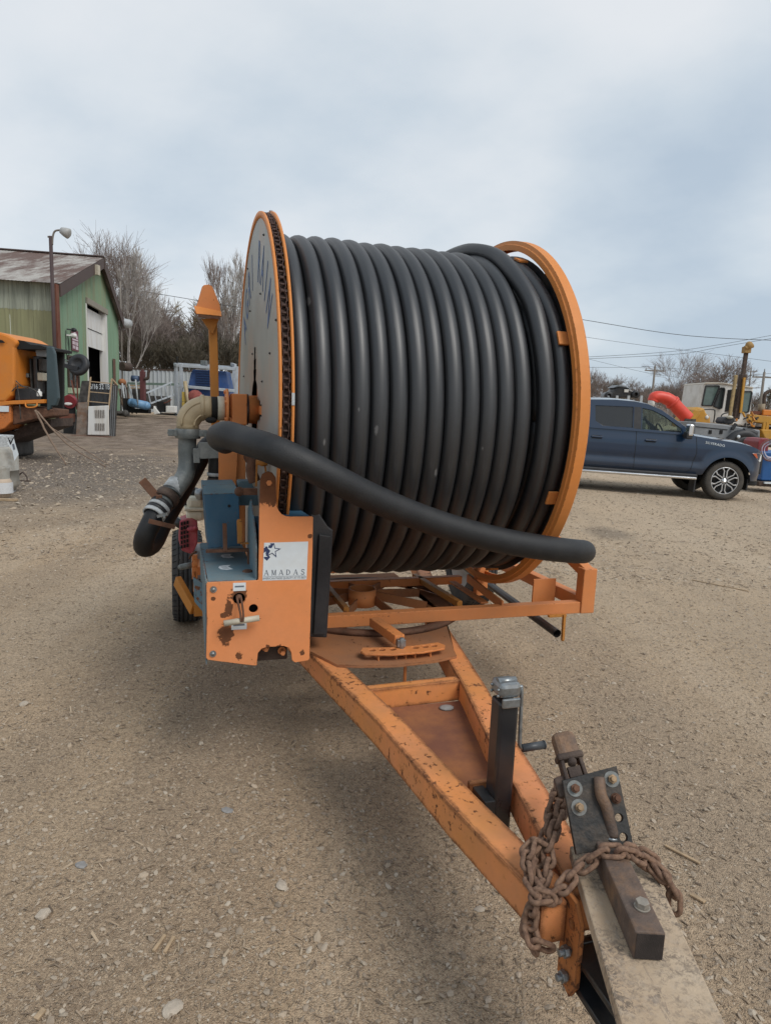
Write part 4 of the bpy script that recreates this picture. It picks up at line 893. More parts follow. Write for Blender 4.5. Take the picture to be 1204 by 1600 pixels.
# black battery box / guard right of the panel
mb = T(); mb.prism([(.562, 2.93, .585), (.652, 2.93, .575), (.660, 2.93, .82), (.668, 2.93, 1.085), (.645, 2.93, 1.10), (.600, 2.93, 1.165), (.562, 2.93, 1.16)], (0, .30, 0)); tb(mb, 'black_guard', M_blackpl, .006)
mb = T(); mb.prism([(.585, 2.915, .60), (.640, 2.915, .595), (.655, 2.915, 1.06), (.600, 2.915, 1.07)], (0, .02, 0)); tb(mb, 'guard_flange', M_blackpl, .004)
# --- hub column
CV = 3.62
mb = T(); mb.box((.300, 3.72, 1.15), (.085, .16, .82)); tb(mb, 'hub_column', M_or, .004)
mb = T(); mb.box((.22, 3.86, 1.05), (.07, .10, .9)); tb(mb, 'hub_column', M_or, .004)
mb = T(); mb.prism([(.20, 3.62, 1.16), (.28, 3.62, 1.02), (.30, 3.62, 1.46), (.20, 3.62, 1.46)], (0, -.01, 0)); tb(mb, 'column_gusset', M_or)
mb = T(); mb.box((.308, DC_V, DC_Z), (.078, .17, .16)); tb(mb, 'bearing_block', M_or, .004)
uf = .262
mb = T(); mb.lathe([(0, 0), (0, .105), (.012, .105), (.012, 0)], (uf-.02, DC_V, DC_Z), (1, 0, 0), 32); tb(mb, 'flange', M_or)
for k in range(6):
    a = PI/3*k+.4; mb = T(); p = dpt(uf-.03, .088, a); mb.cyl(p, p+V(.012, 0, 0), .011, 6, smooth=False); tb(mb, 'flange_bolt', M_or)
mb = T(); mb.cyl((.21, DC_V, DC_Z), (uf-.01, DC_V, DC_Z), .060, 28); tb(mb, 'swivel_neck', M_or)
mb = T(); mb.lathe([(0, .056), (.004, .064), (.036, .064), (.04, .058)], (.197, DC_V, DC_Z), (1, 0, 0), 28); tb(mb, 'swivel_collar', M_tanl)
mb = T(); mb.cyl((.155, DC_V, DC_Z), (.20, DC_V, DC_Z), .061, 28); mb.sph((.165, DC_V-.05, DC_Z-.062), (.03, .02, .016), 10, 6); tb(mb, 'greasy_joint', M_dark)
ec = V(.155, DC_V, DC_Z); R_ = .095
arc = [V(ec.x-.012-R_*math.sin(a), DC_V, DC_Z-R_+R_*math.cos(a)) for a in [PI/2*k/12 for k in range(13)]]
mb = T(); mb.tube([ec+V(.012, 0, 0), ec+V(-.005, 0, 0)]+arc+[arc[-1]+V(0, 0, -.02)], [.063]*2+[.064, .064, .063]+[.062]*8+[.057]*3, 24); tb(mb, 'cast_elbow', M_tan)
mb = T(); mb.tube([p_+V(0, -.053, 0)+(p_-V(ec.x-.012, DC_V, DC_Z-R_)).normalized()*.032 for p_ in arc[1:]], .006, 6); mb.tube([p_+V(0, -.053, 0)-(p_-V(ec.x-.012, DC_V, DC_Z-R_)).normalized()*.032 for p_ in arc[1:]], .006, 6); mb.lathe([(0, .063), (.004, .069), (.02, .069), (.024, .063)], ec+V(-.045, 0, 0), (1, 0, 0), 24); tb(mb, 'elbow_rib', M_tan)
pe = arc[-1]+V(0, 0, -.02)
mb = T(); mb.lathe([(-.035, .050), (-.035, .064), (-.012, .068), (.016, .064), (.016, .050)], pe+V(0, 0, -.012), (0, 0, 1), 24)
for s in (-1, 1): mb.beam(pe+V(s*.055, -.02, -.018), pe+V(s*.100, -.02, -.018), .04, .034)
tb(mb, 'pipe_coupling', M_galv, .002)
for s in (-1, 1):
    mb = T(); q_ = pe+V(s*.088, -.01, -.018); mb.cyl(q_+V(0, -.055, 0), q_+V(0, .05, 0), .008, 8); mb.cyl(q_+V(0, -.058, 0), q_+V(0, -.040, 0), .015, 6, smooth=False); mb.cyl(q_+V(0, .035, 0), q_+V(0, .055, 0), .015, 6, smooth=False); tb(mb, 'coupling_bolt', M_galv)
# grey pipe down, bending to the left
def P3(x, y, v): return tv(x, y, v)
vP = DC_V
path = spline([pe+V(0, 0, -.0), P3(292.5, 700, vP), P3(293, 725, vP-.01), P3(289, 743, vP-.03), P3(280, 757, vP-.06), P3(270, 771, vP-.09)], 6)
mb = T(); mb.tube(path, .047, 22); tb(mb, 'down_pipe', M_galv)
pB = P3(247, 796, vP-.17); pA = P3(270, 766, vP-.08)
mb = T(); mb.tube([pA+(pA-pB)*.35, pA-(pA-pB)*.10], .053, 22); mb.lathe([(0, .053), (.0, .058), (.02, .058), (.02, .053)], pA-(pA-pB)*.35, pB-pA, 22); tb(mb, 'chalky_sleeve', M_galvw)
q_ = pA-(pA-pB)*.42; ax_ = (pB-pA).normalized()
mb = T(); mb.lathe([(-.022, .050), (-.022, .062), (.022, .062), (.022, .050)], q_, ax_, 22); tb(mb, 'lever_clamp', M_rustd)
sd = V(-.80, -.25, .32).normalized()
mb = T(); mb.beam(q_+sd*.05+ax_*.01, q_+sd*.165-ax_*.06, .042, .018, (0, -1, .2)); mb.box(q_+V(-.035, -.060, .0), (.03, .025, .05)); tb(mb, 'clamp_lever', M_rust, .003)
mb = T(); mb.tube([pA-(pA-pB)*.5, pB], .048, 22); tb(mb, 'hose_tail', M_galv)
for t_, m_ in ((.80, M_blackpl), (.95, M_galvw), (1.10, M_blackpl), (1.25, M_galvw)):
    q_ = pA+(pB-pA)*t_; mb = T(); mb.lathe([(-.010, .051), (-.010, .058), (.010, .058), (.010, .051)], q_, ax_, 22); tb(mb, 'band_clamp', m_)
mb = T(); q_ = pA+(pB-pA)*1.25; mb.beam(q_+V(.015, -.062, .0), q_+V(.065, -.058, .012), .012, .014); mb.cyl(q_+V(.05, -.10, 0), q_+V(.05, -.05, 0), .005, 6); tb(mb, 'clamp_screw', M_zinc)
# rubber U hose back up behind
lp = spline([pA+(pB-pA)*.85, pB, P3(235, 820, vP-.20), P3(226, 840, vP-.19), P3(226, 855, vP-.13), P3(240, 848, vP-.04), P3(255, 818, vP+.03), P3(281, 773, vP+.12), P3(303, 735, vP+.17), P3(322, 700, vP+.15), P3(338, 690, vP+.1)], 6)
mb = T(); mb.tube(lp, .0505, 20); tb(mb, 'feed_hose', M_rub)
mb = T(); a = pA+(pB-pA)*1.55; mb.beam(a+V(.0, -.07, .01), a+V(.12, -.03, -.03), .012, .022); tb(mb, 'strap', M_rust)
# bracket holding the pipe
mb = T(); a = P3(312, 704, vP-.09); b = P3(356, 703, vP-.09); mb.beam(a, b, .012, .085); mb.beam(a+V(0, .0, 0), a+V(0, .10, 0), .07, .012, (1, 0, 0)); mb.beam(P3(302, 712, vP-.08), P3(312, 712, vP-.08), .02, .075); tb(mb, 'pipe_bracket', M_galv, .002)
# second hose drop under the big suction hose
a = P3(341, 690, vP+.0); b = P3(340, 752, vP+.0)
mb = T(); mb.tube([a, (a+b)/2, b], .050, 18); tb(mb, 'drop_hose', M_rub)
mb = T(); q_ = b+V(0, 0, .03); mb.lathe([(0, .051), (0, .056), (.018, .056), (.018, .051)], q_, (0, 0, 1), 18); tb(mb, 'band_clamp', M_galvw)
mb = T(); mb.lathe([(-.12, .045), (-.06, .048), (-.055, .062), (-.01, .064), (.0, .055), (.02, .052)], q_+V(0, 0, -.03), (0, 0, 1), 12); tb(mb, 'threaded_coupling', M_rustd)
# tall stand with tapered head
SV = 3.95
s0 = P3(338, 622, SV); s1 = P3(332.5, 505, SV)
mb = T(); mb.beam(s0+V(0, 0, -.35), s1, .045, .055, (0, 1, 0)); stand = tb(mb, 'upright_stand', M_ory, .003)
hd = [pv(*q, SV) for q in ((303, 490), (307, 479), (315, 451), (318, 448), (326, 447), (331, 450), (342.5, 478), (344.5, 494))]
fs_ = frame(tw(0, SV-.06, 0), TN, (0, 0, 1))
mb = T(); mb.prism([V(u, SV-.06+.10*0, z) for u, z in hd], V(0, .010, 0)); tb(mb, 'head_plate', M_or, .002)
a, b = hd[0], hd[-1]; mb = T(); mb.prism([V(a[0], SV-.062, a[1]+.035), V(b[0], SV-.062, b[1]+.02), V(b[0], SV-.115, b[1]-.012), V(a[0]+.01, SV-.115, a[1]-.012)], V(0, .012, -.004)); tb(mb, 'head_lip', M_orf, .001)
mb = T(); mb.beam(V(a[0]+.02, SV-.110, a[1]-.022), V(b[0]-.01, SV-.110, b[1]-.022), .014, .014); tb(mb, 'lip_slot', M_rust)
mb = T(); mb.prism([V(*P3(x, y, SV-.05)) for x, y in ((315, 498), (343, 497), (333, 521), (331, 521))], V(0, .03, 0)); tb(mb, 'head_gusset', M_ory)
# turnbuckle by the disc
mb = T(); a = P3(403, 716, 3.05); b = P3(403, 762, 3.02)
mb.beam(P3(401.5, 722, 3.05), P3(400, 760, 3.05), .010, .008); mb.beam(P3(413, 720, 3.05), P3(416, 742, 3.05), .010, .008); mb.cyl(P3(400, 722, 3.05), P3(418, 724, 3.05), .012, 10); mb.sph(P3(410, 722, 3.05), (.02, .015, .02), 10, 6); tb(mb, 'turnbuckle', M_ory)
mb = T(); mb.tube(spline([P3(390, 712, 3.15), P3(394, 722, 3.12), P3(392, 735, 3.1), P3(398, 752, 3.1)], 5), [.03]*4+[.024]*8+[.028]*4, 12); tb(mb, 'rusty_hook', M_rust)
# --- small petrol engine at the back left
EV = 4.15
def EB(px0, py0, px1, py1, d, v=EV, dv=0): a = tv(px0, py0, v); b = tv(px1, py1, v); return ((a.x+b.x)/2, v+d/2+dv, (a.z+b.z)/2), (abs(b.x-a.x), d, abs(b.z-a.z))
mb = T(); c_, s_ = EB(291, 799, 320, 814, .2); mb.box(c_, s_); eng_t = tb(mb, 'fuel_tank', M_cream, .02)
mb = T(); c_, s_ = EB(288, 792, 321, 800, .22, dv=-.01); mb.box(c_, (s_[0], s_[1], s_[2]*.6)); tb(mb, 'tank_seam', M_cream, .006)
mb = T(); c_, s_ = EB(292, 776, 320, 796, .18); mb.box(c_, s_); tb(mb, 'tank_upper', M_cream, .025)
mb = T(); c_, s_ = EB(288, 768, 312, 777, .16, dv=.05); mb.box(c_, s_); mb.box(EB(286, 770, 292, 790, .1, dv=.1)[0], (.05, .1, .12)); tb(mb, 'air_cleaner', M_blackpl, .012)
mb = T(); p = P3(302, 766, EV+.08); mb.cyl(p, p+V(0, 0, .02), .012, 10); mb.sph(p+V(0, 0, .03), (.012, .006, .006), 8, 5); tb(mb, 'wing_nut', M_blackpl)
mb = T(); p = P3(313, 773, EV-.02); mb.lathe([(-.03, .02), (0, .035), (.03, .03), (.04, .0)], p, (0, 0, 1), 14); tb(mb, 'carburettor', M_zinc)
# red recoil shroud with a slotted face
sh = [pv(*q, EV-.02) for q in ((281, 815), (300, 808), (309, 816), (309, 850), (301, 868), (284, 862), (279, 845))]
mb = T(); mb.prism([V(u, EV-.0, z) for u, z in sh], V(0, .16, 0)); sr = tb(mb, 'recoil_shroud', M_red, .008)
mb = T()
for i in range(3):
    for j in range(6):
        p = P3(284+i*4.6, 818.5+j*7.2-(i*1.2), EV-.004); mb.box(p, (.012, .004, .020))
tb(mb, 'shroud_slot', M_dark, parent=sr)
mb = T(); p = P3(301, 827, EV-.015); mb.sph(p, (.035, .012, .018), 10, 6); mb.cyl(P3(303, 826, EV-.02), P3(308, 824, EV-.03), .012, 8); tb(mb, 'starter_grip', M_red, parent=sr)
mb = T(); mb.cyl(P3(276, 822, EV+.05), P3(284, 812, EV+.05), .035, 12); tb(mb, 'muffler', M_blackst)
mb = T(); c_, s_ = EB(300, 862, 330, 905, .25, dv=.0); mb.box(c_, s_); tb(mb, 'engine_block', M_grey, .01)
mb = T(); mb.tube([P3(284, 886, 3.85), P3(302, 882, 3.85)], .018, 12); mb.sph(P3(284, 886, 3.85), (.022, .018, .018), 10, 6); tb(mb, 'drain_spout', M_galv)
mb = T(); c_, s_ = EB(300, 868, 309, 905, .03, 3.8); mb.box(c_, s_); c_, s_ = EB(302, 892, 308, 925, .03, 3.8); mb.box(c_, s_); mb.cyl(P3(302, 880, 3.8), P3(309, 880, 3.8), .022, 10); tb(mb, 'engine_mount', M_or, .003)
mb = T(); mb.tube(spline([P3(296, 873, 3.82), P3(300, 866, 3.8), P3(307, 862, 3.78)], 4), .006, 6); tb(mb, 'throttle_rod', M_rust)
mb = T(); mb.box((.20, 4.3, .66), (.22, .7, .05)); tb(mb, 'engine_shelf', M_or, .004)
# ------------------------------------------------------------------ suction hose thrown across the reel
sp = [tv(352, 690, 3.36), tv(346, 686, 3.22), tv(344, 682, 3.08), tv(356, 680, 2.93), tv(378, 687, 2.84), tv(420, 700, 2.68), tv(470, 722, 2.62), tv(520, 747, 2.62), tv(580, 777, 2.66), tv(650, 806, 2.70), tv(720, 829, 2.72), tv(790, 846, 2.74), tv(850, 856, 2.76), tv(893, 861, 2.80), tv(910, 862, 2.88), tv(910, 862, 2.98), tv(906, 862, 3.10)]
mb = T(); mb.tube(spline(sp, 6), .0595, 28)
sh_ = mb.build('suction_hose', M_rub, None, tw(.9, 2.7, .9)); tag(sh_, 'thick ribless black rubber suction hose slung across the front of the wound reel', 'hose')
# ------------------------------------------------------------------ board, bolted drawbar and chain at the nose
BT = .545
bq = [onz(x, y, BT) for x, y in ((893, 1322), (1000, 1330), (1142, 1625), (975, 1625))]
b0 = (bq[0]+bq[1])/2; b1 = (bq[2]+bq[3])/2; bd = (b1-b0); bd.z = 0; bdn = bd.normalized(); bs = Vector((-bdn.y, bdn.x, 0))
wL = .100
mb = MB(); mb.add([b0+bs*wL-bdn*.02, b0-bs*wL*.92-bdn*.0, b0-bs*wL*.95+bdn*.85, b0+bs*wL+bdn*.85]+[p+V(0, 0, -.034) for p in (b0+bs*wL-bdn*.02, b0-bs*wL*.92-bdn*.0, b0-bs*wL*.95+bdn*.85, b0+bs*wL+bdn*.85)],
    [(0, 1, 2, 3)[::-1], (4, 5, 6, 7), (0, 4, 5, 1)[::-1], (1, 5, 6, 2)[::-1], (2, 6, 7, 3)[::-1], (3, 7, 4, 0)[::-1]])
brd = mb.build('plank', M_board, None, b0+V(0, 0, -.034), bevel=.004); tag(brd, 'dusty scuffed plank lying across the trailer nose under the bolted hitch bar', 'plank')
me_ = brd.data; bm = bmesh.new(); bm.from_mesh(me_); bmesh.ops.recalc_face_normals(bm, faces=bm.faces); bm.to_mesh(me_); bm.free()
HT = BT+.064
e0, e1 = onz(994, 1461, HT), onz(1038, 1454, HT); r0, r1 = onz(932, 1318, HT), onz(968, 1312, HT)
ce = (e0+e1)/2; cr0 = (r0+r1)/2; hd_ = (ce-cr0); hl = hd_.length; hx = hd_.normalized(); hs = Vector((-hx.y, hx.x, 0))
HM = Matrix.Translation(Vector((cr0.x, cr0.y, BT)))
hitch = thing('hitch_adapter', 'rusty square drawbar bolted to a black plate with a latch coupler, lying on the plank', 'trailer hitch', HM)
pb = cr0-hx*.02
mb = MB(); mb.beam(V(pb.x, pb.y, BT+.0325), V(ce.x, ce.y, BT+.0325), .062, .063); mb.build('square_bar', M_bar, hitch, bevel=.004)
mb = MB(); mb.beam(V(ce.x, ce.y, BT+.0325)+hx*.0005, V(ce.x, ce.y, BT+.0325)+hx*.0015, .056, .057); mb.build('bar_end', plain('dark_sawn_end', (.028, .021, .018), .9, 0, .4, 30, .4), hitch)
q_ = onz(1002, 1418, HT); mb = MB(); mb.cyl(q_+V(0, 0, .0), q_+V(0, 0, .004), .017, 16); mb.cyl(q_+V(0, 0, .004), q_+V(0, 0, .016), .0145, 6, smooth=False); mb.build('bar_bolt', plain('dusty_bolt', (.28, .25, .21), .6, .4, .2, 60, .2), hitch, bevel=.001)
# plate: stands across the bar at its far end, leaning back
pw = .168; ph = .232; PN = (-hx*0+hx*1.0+V(0, 0, .62)).normalized()        # plate normal, towards the viewer and up
pc = onpl(933, 1322, pb+V(0, 0, .0)+V(0, 0, 0), PN)
fx = -hs; fxv = fx if fx.x > 0 else -fx; fyv = PN.cross(fxv)
if fyv.z < 0: fyv = -fyv
def onplate(x, y): p = onpl(x, y, pb+V(0, 0, .02), PN); d = p-(pb+V(0, 0, .02)); return (d.dot(fxv), d.dot(fyv))
PM = frame(pb+V(0, 0, .02), fxv, fyv)
cor = [onplate(*q) for q in ((878, 1220), (961, 1198), (987, 1322), (899, 1334))]
HOL = [onplate(*q) for q in ((965, 1277.5), (972, 1308))]
M_plate = plain('worn_black_plate', (.017, .016, .015), .62, .1, .5, 9, .4, (.15, .105, .07), .85)
bp = plate('mounting_plate', [cor]+[circ(h_[0], h_[1], .011, 14) for h_ in HOL], PM, .013, M_plate, hitch, bevel=.001)
for (x_, y_), rr, mm in (((896, 1232), .0195, M_wash), ((902.5, 1261.5), .0195, M_wash), ((953.5, 1217.5), .0195, M_wash), ((960, 1247.5), .013, M_rust)):
    u, v = onplate(x_, y_); mb = MB(PM); mb.cyl((u, v, .0066), (u, v, .0096), rr, 24); wsh = mb.build('washer', mm, hitch)
    mb = MB(PM); mb.cyl((u, v, .0096), (u, v, .0190), .0115, 6, smooth=False); mb.cyl((u, v, .019), (u, v, .027), .0068, 10); mb.build('nut', M_rust if mm is M_rust or x_ < 900 else plain('rusty_zinc_nut', (.28, .19, .11), .6, .4, .4, 60), hitch, bevel=.0008)
# brace from the plate down to the bar
a = onplate(934, 1222); pa = PM @ V(a[0], a[1], .012); mb = MB(); bb = onz(957, 1308, HT+.004); mb.tube(spline([pa+fyv*.01, pa+PN*.006-fyv*.03, (pa+bb)/2+PN*.008, bb], 5), .0145, 12); mb.build('brace_rod', M_bar, hitch)
mb = MB(); q_ = onz(955, 1311, HT); mb.lathe([(0, .011), (.004, .016), (.008, .011)], q_, (0, 0, 1), 20); mb.build('ring_washer', M_zinc, hitch)
# latch coupler behind the plate
back = -PN
def pp(x, y, d): u, v = onplate(x, y); return PM @ V(u, v, -d)
cA = pp(905, 1222, .03); cB = pp(888, 1158, .05)
dirc = (cB-cA).normalized(); sid = dirc.cross(PN).normalized()
k_ = (cB-cA).length
mb = MB(); mb.beam(cB-dirc*.045, cB+dirc*.026, .062, .046, PN); mb.build('coupler_head', M_bar, hitch, bevel=.015)
mb = MB(); mb.beam(cB-dirc*.048, cB-dirc*.030, .070, .052, PN); mb.build('coupler_collar', M_rustd, hitch, bevel=.006)
for s in (-1, 1):
    mb = MB(); mb.beam(cA+sid*s*.026, cB+sid*s*.024-dirc*.03, .010, .040, PN); mb.build('coupler_cheek', M_rustd, hitch, bevel=.003)
mb = MB(); mb.tube([cB-dirc*.05+PN*.012, cA+dirc*.045+PN*.014], [.010, .012], 10); mb.sph((cA+cB)/2+PN*.020, (.012, .012, .012), 10, 8); mb.beam(cA+dirc*.012+PN*.012, cA+dirc*.040+PN*.012, .034, .014, PN); mb.build('coupler_latch', M_rustd, hitch, bevel=.002)
mb = MB(); mb.beam(cA+sid*-.04-dirc*.03, cA+sid*-.042+dirc*.02, .03, .02, PN); mb.beam(cA-dirc*.08, cA+dirc*.01, .07, .03, PN); mb.build('coupler_base', M_rustd, hitch, bevel=.004)
# chain
LP = .0355; LRr = .0067
lk = MB(); hw, hh = .0132, .0140; pts = []
for k in range(8): a = -PI/2+PI*k/7; pts.append((hh+hw*math.cos(a)*1.0, hw*math.sin(a), 0))
for k in range(8): a = PI/2+PI*k/7; pts.append((-hh+hw*math.cos(a)*1.0, hw*math.sin(a), 0))
lk.tube(pts, LRr, 7, closed=True, up=(0, 0, 1)); lk_me = lk.mesh('chain_link'); lk_me.materials.append(M_chain)
def chain_run(parent, pts, roll0=0.35):
    P_ = spline(pts, 10); L_ = 0; out = [P_[0]]; acc = 0
    i = 0; cur = P_[0]; res = []; step_ = LP; d_left = 0
    d = 0; nxt = 0
    for a, b in zip(P_[:-1], P_[1:]):
        seg = (b-a).length
        while nxt <= d+seg and seg > 0: res.append((a+(b-a)*((nxt-d)/seg), (b-a).normalized())); nxt += LP
        d += seg
    for i, (p, t) in enumerate(res):
        _, s, u = basis(t); ang = roll0+(PI/2 if i % 2 else 0)+random.uniform(-.3, .3); yv = s*math.cos(ang)+u*math.sin(ang); zv = t.cross(yv)
        M_ = Matrix((t, yv, zv)).transposed().to_4x4(); M_.translation = p; piece('chain_link', lk_me, parent, M_)
ZB = ZT+.014
ch0 = onz(868, 1395, ZB)
chn_ = thing('safety_chain', 'rusty link chain knotted round the trailer nose and looped over the hitch bar', 'chain', ch0)
chain_run(chn_, [onz(876, 1222, .60), onz(868, 1245, .60), onz(862, 1262, .585), onz(858, 1285, .57), onz(850, 1312, .545), onz(841, 1340, .525), onz(834, 1368, ZB+.01), onz(846, 1392, ZB+.012), onz(862, 1400, ZB)])
chain_run(chn_, [onz(881, 1222, .62), onz(877, 1262, .60), onz(868, 1290, .58), onz(858, 1318, .56)], .9)
chain_run(chn_, [onz(828, 1326, .55), onz(838, 1318, .558), onz(852, 1326, .55), onz(856, 1350, .535), onz(850, 1376, .525), onz(840, 1398, ZB+.005), onz(832, 1420, .49), onz(828, 1447, .45), onz(834, 1470, .43), onz(848, 1478, .42)])
chain_run(chn_, [onz(828, 1328, .555), onz(824, 1350, .545), onz(828, 1378, .53), onz(840, 1396, .525), onz(852, 1402, .525)], 1.2)
chain_run(chn_, [onz(846, 1402, ZB+.008), onz(866, 1398, ZB+.016), onz(884, 1380, .560), onz(898, 1362, .575), onz(916, 1350, .585), onz(934, 1336, HT), onz(950, 1330, HT+.012), onz(972, 1332, HT+.012), onz(992, 1338, HT-.004), onz(1012, 1350, .578), onz(1030, 1364, .565), onz(1044, 1382, .553), onz(1052, 1402, .53), onz(1052, 1424, .50)])
chain_run(chn_, [onz(836, 1406, .50), onz(828, 1432, .45), onz(824, 1455, .42), onz(832, 1478, .40)], .1)
chain_run(chn_, [onz(985, 1330, HT+.008), onz(1008, 1338, .585), onz(1024, 1352, .575), onz(1038, 1372, .56)], 1.4)
# ------------------------------------------------------------------ workshop on the left
P0 = onz(95, 672); A_ = Vector((-.187, .982, 0)).normalized(); B_ = Vector((-.982, -.187, 0)).normalized()
def ga(x, y): p = onpl(x, y, P0, B_)-P0; return (p.dot(A_), p.z)        # on the gable wall: along, height
def gb(x, y): p = onpl(x, y, P0, A_)-P0; return (p.dot(B_), p.z)        # on the long wall
def GA(t, z, d=0.0): return P0+A_*t-B_*d+Vector((0, 0, z-P0.z*0))
def GB(t, z, d=0.0): return P0+B_*t-A_*d+Vector((0, 0, z))
shed = thing('workshop', 'green sheet-metal workshop with rusty roof and half-raised white door at left', 'building', P0)
e0 = ga(91, 446)[1]; tR, zR = ga(153, 405); tE, zE = ga(184.5, 485); zE = e0 if abs(zE-e0) < .6 else zE; tR = tE/2+.2 if abs(tR-tE/2) > 2 else tR
def gtop(t): return e0+(zR-e0)*t/tR if t <= tR else zR+(zE-zR)*(t-tR)/(tE-tR)
d0, dz0 = ga(133.5, 465); d1, dz1 = ga(166, 487); dz = (dz0+dz1)/2
def ribbed(pt, t0, t1, zb, zt, name, mat, rib=.30, depth=.035, step=.05):
    n = max(2, int((t1-t0)/step)); vs = []
    for i in range(n+1):
        t = t0+(t1-t0)*i/n; ph = (t/rib) % 1; d = depth*(1-abs(ph-.5)*5) if abs(ph-.5) < .2 else 0
        vs.append(pt(t, zb(t), d)); vs.append(pt(t, zt(t), d))
    mb = MB(); mb.add(vs, [(2*i, 2*i+2, 2*i+3, 2*i+1) for i in range(n)]); return mb.build(name, mat, shed)
t = 0.0; k = 0
edges = [0]
while edges[-1]+.92 < tE: edges.append(edges[-1]+.92)
edges.append(tE)
cuts = sorted(set(edges+[d0, d1]))
for a, b in zip(cuts[:-1], cuts[1:]):
    if b-a < .02: continue
    inside = a >= d0-.01 and b <= d1+.01
    mt = M_green2 if (a > d0-.2 and a < d1) or k % 7 == 5 else M_green
    ribbed(GA, a+.006, b-.006, (lambda t: dz) if inside else (lambda t: -.3), gtop, 'wall_sheet', mt, .23, .03); k += 1
tL = 14.0
zf = gb(40, 484)[1]
t = 0.0
while t < tL:
    b = min(t+.96, tL); ribbed(GB, t+.004, b-.004, lambda q: zf, lambda q: e0+.02, 'fibreglass_sheet', M_fibre, .17, .03, .034); ribbed(GB, t+.004, b-.004, lambda q: -.3, lambda q: zf+.03, 'olive_sheet', M_olive, .32, .025, .04); t += .96
# roof
ov = .35
def RP(tb, s, lift=0):    # tb along the long wall, s 0 at the eave .. 1 at the ridge (near slope) .. 2 far eave
    if s <= 1: base = P0+A_*(tR*s); z = e0+(zR-e0)*s
    else: base = P0+A_*(tR+(tE-tR)*(s-1)); z = zR+(zE-zR)*(s-1)
    return base+B_*tb+Vector((0, 0, z+.10+lift))
tb0 = -ov
while tb0 < tL+.3:
    tb1 = min(tb0+.9, tL+.4); n = 12
    for s0, s1, nm in ((-.06, 1.0, 'roof_sheet'), (1.0, 2.05, 'roof_sheet')):
        vs = []
        for i in range(n+1):
            q = tb0+(tb1-tb0)*i/n; l_ = .03*abs(math.sin(PI*q/.15)); vs += [RP(q, s0, l_), RP(q, s1, l_)]
        mb = MB(); mb.add(vs, [(2*i, 2*i+1, 2*i+3, 2*i+2) for i in range(n)]); mb.build(nm, M_roof, shed)
    tb0 += .9
mb = MB(); mb.beam(RP(-ov, 1, .05), RP(tL, 1, .05), .4, .06); mb.build('ridge_cap', M_fascia, shed)
for s0, s1 in ((-.06, .985), (1.02, 2.05)):
    a, b = RP(-ov, s0, -.0), RP(-ov, s1, -.0); mb = MB(); mb.add([a, b, b-Vector((0, 0, .55)), a-Vector((0, 0, .55))]+[p+B_*.05 for p in (a, b, b-Vector((0, 0, .55)), a-Vector((0, 0, .55)))], [(0, 1, 2, 3), (7, 6, 5, 4), (0, 4, 5, 1), (1, 5, 6, 2), (2, 6, 7, 3), (3, 7, 4, 0)]); mb.build('fascia_board', M_fascia, shed)
mb = MB(); mb.box(RP(-ov-.03, .74, -.35), (.3, .3, .5)); mb.build('gable_lamp_box', M_tanl, shed)
# door
dm = (d0+d1)/2
for q0, q1, nm in ((d0, d0+.10, 'door_jamb'), (d1-.55, d1, 'door_jamb')):
    mb = MB(); mb.add([GA(q0, -.2, .05), GA(q1, -.2, .05), GA(q1, dz, .05), GA(q0, dz, .05), GA(q0, -.2, -.3), GA(q1, -.2, -.3), GA(q1, dz, -.3), GA(q0, dz, -.3)], [(0, 1, 2, 3), (0, 4, 5, 1), (1, 5, 6, 2), (3, 2, 6, 7), (0, 3, 7, 4)]); mb.build(nm, M_doorw, shed)
mb = MB(); mb.beam(GA(d0, dz-.08, .06), GA(d1, dz-.08, .06), .12, .30); mb.build('door_lintel', plain('grey_lintel', (.24, .22, .18), .8), shed)
zd = [dz-.35, (ga(150, 517)[1]), ga(150, 545)[1]]
for z1_, z0_ in zip(zd[:-1], zd[1:]):
    mb = MB(); mb.add([GA(d0+.1, z0_+.03, -.12), GA(d1-.5, z0_+.03, -.12), GA(d1-.5, z1_, -.12-.04), GA(d0+.1, z1_, -.12-.04)], [(0, 1, 2, 3)]); mb.build('door_panel', M_doorw, shed)
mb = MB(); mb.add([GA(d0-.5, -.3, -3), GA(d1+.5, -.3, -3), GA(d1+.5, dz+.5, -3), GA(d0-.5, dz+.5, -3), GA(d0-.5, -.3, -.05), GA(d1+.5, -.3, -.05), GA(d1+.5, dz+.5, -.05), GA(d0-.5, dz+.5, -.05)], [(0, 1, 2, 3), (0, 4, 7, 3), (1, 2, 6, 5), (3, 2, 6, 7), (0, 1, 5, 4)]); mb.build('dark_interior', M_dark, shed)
# man door, window, sign and fittings
a = ga(175, 560); b = ga(181, 640); mb = MB(); mb.add([GA(a[0], -.2, .06), GA(b[0], -.2, .06), GA(b[0], a[1], .06), GA(a[0], a[1], .06)], [(0, 1, 2, 3)]); mb.build('side_door', plain('brown_door', (.12, .06, .035), .6), shed)
wx0, wz1 = ga(104.5, 556); wx1, wz0 = ga(122, 607)
fr = MB(); 
for p, q in (((wx0, wz0), (wx1, wz0)), ((wx0, wz1), (wx1, wz1)), ((wx0, wz0), (wx0, wz1)), ((wx1, wz0), (wx1, wz1)), (((wx0+wx1)/2, wz0), ((wx0+wx1)/2, wz1))): fr.beam(GA(p[0], p[1], .06), GA(q[0], q[1], .06), .08, .08)
fo = fr.build('window', M_rustd, shed)
mb = MB(); mb.add([GA(wx0, wz0, .045), GA(wx1, wz0, .045), GA(wx1, wz1, .045), GA(wx0, wz1, .045)], [(0, 1, 2, 3)]); mb.build('pane', M_dglass, fo)
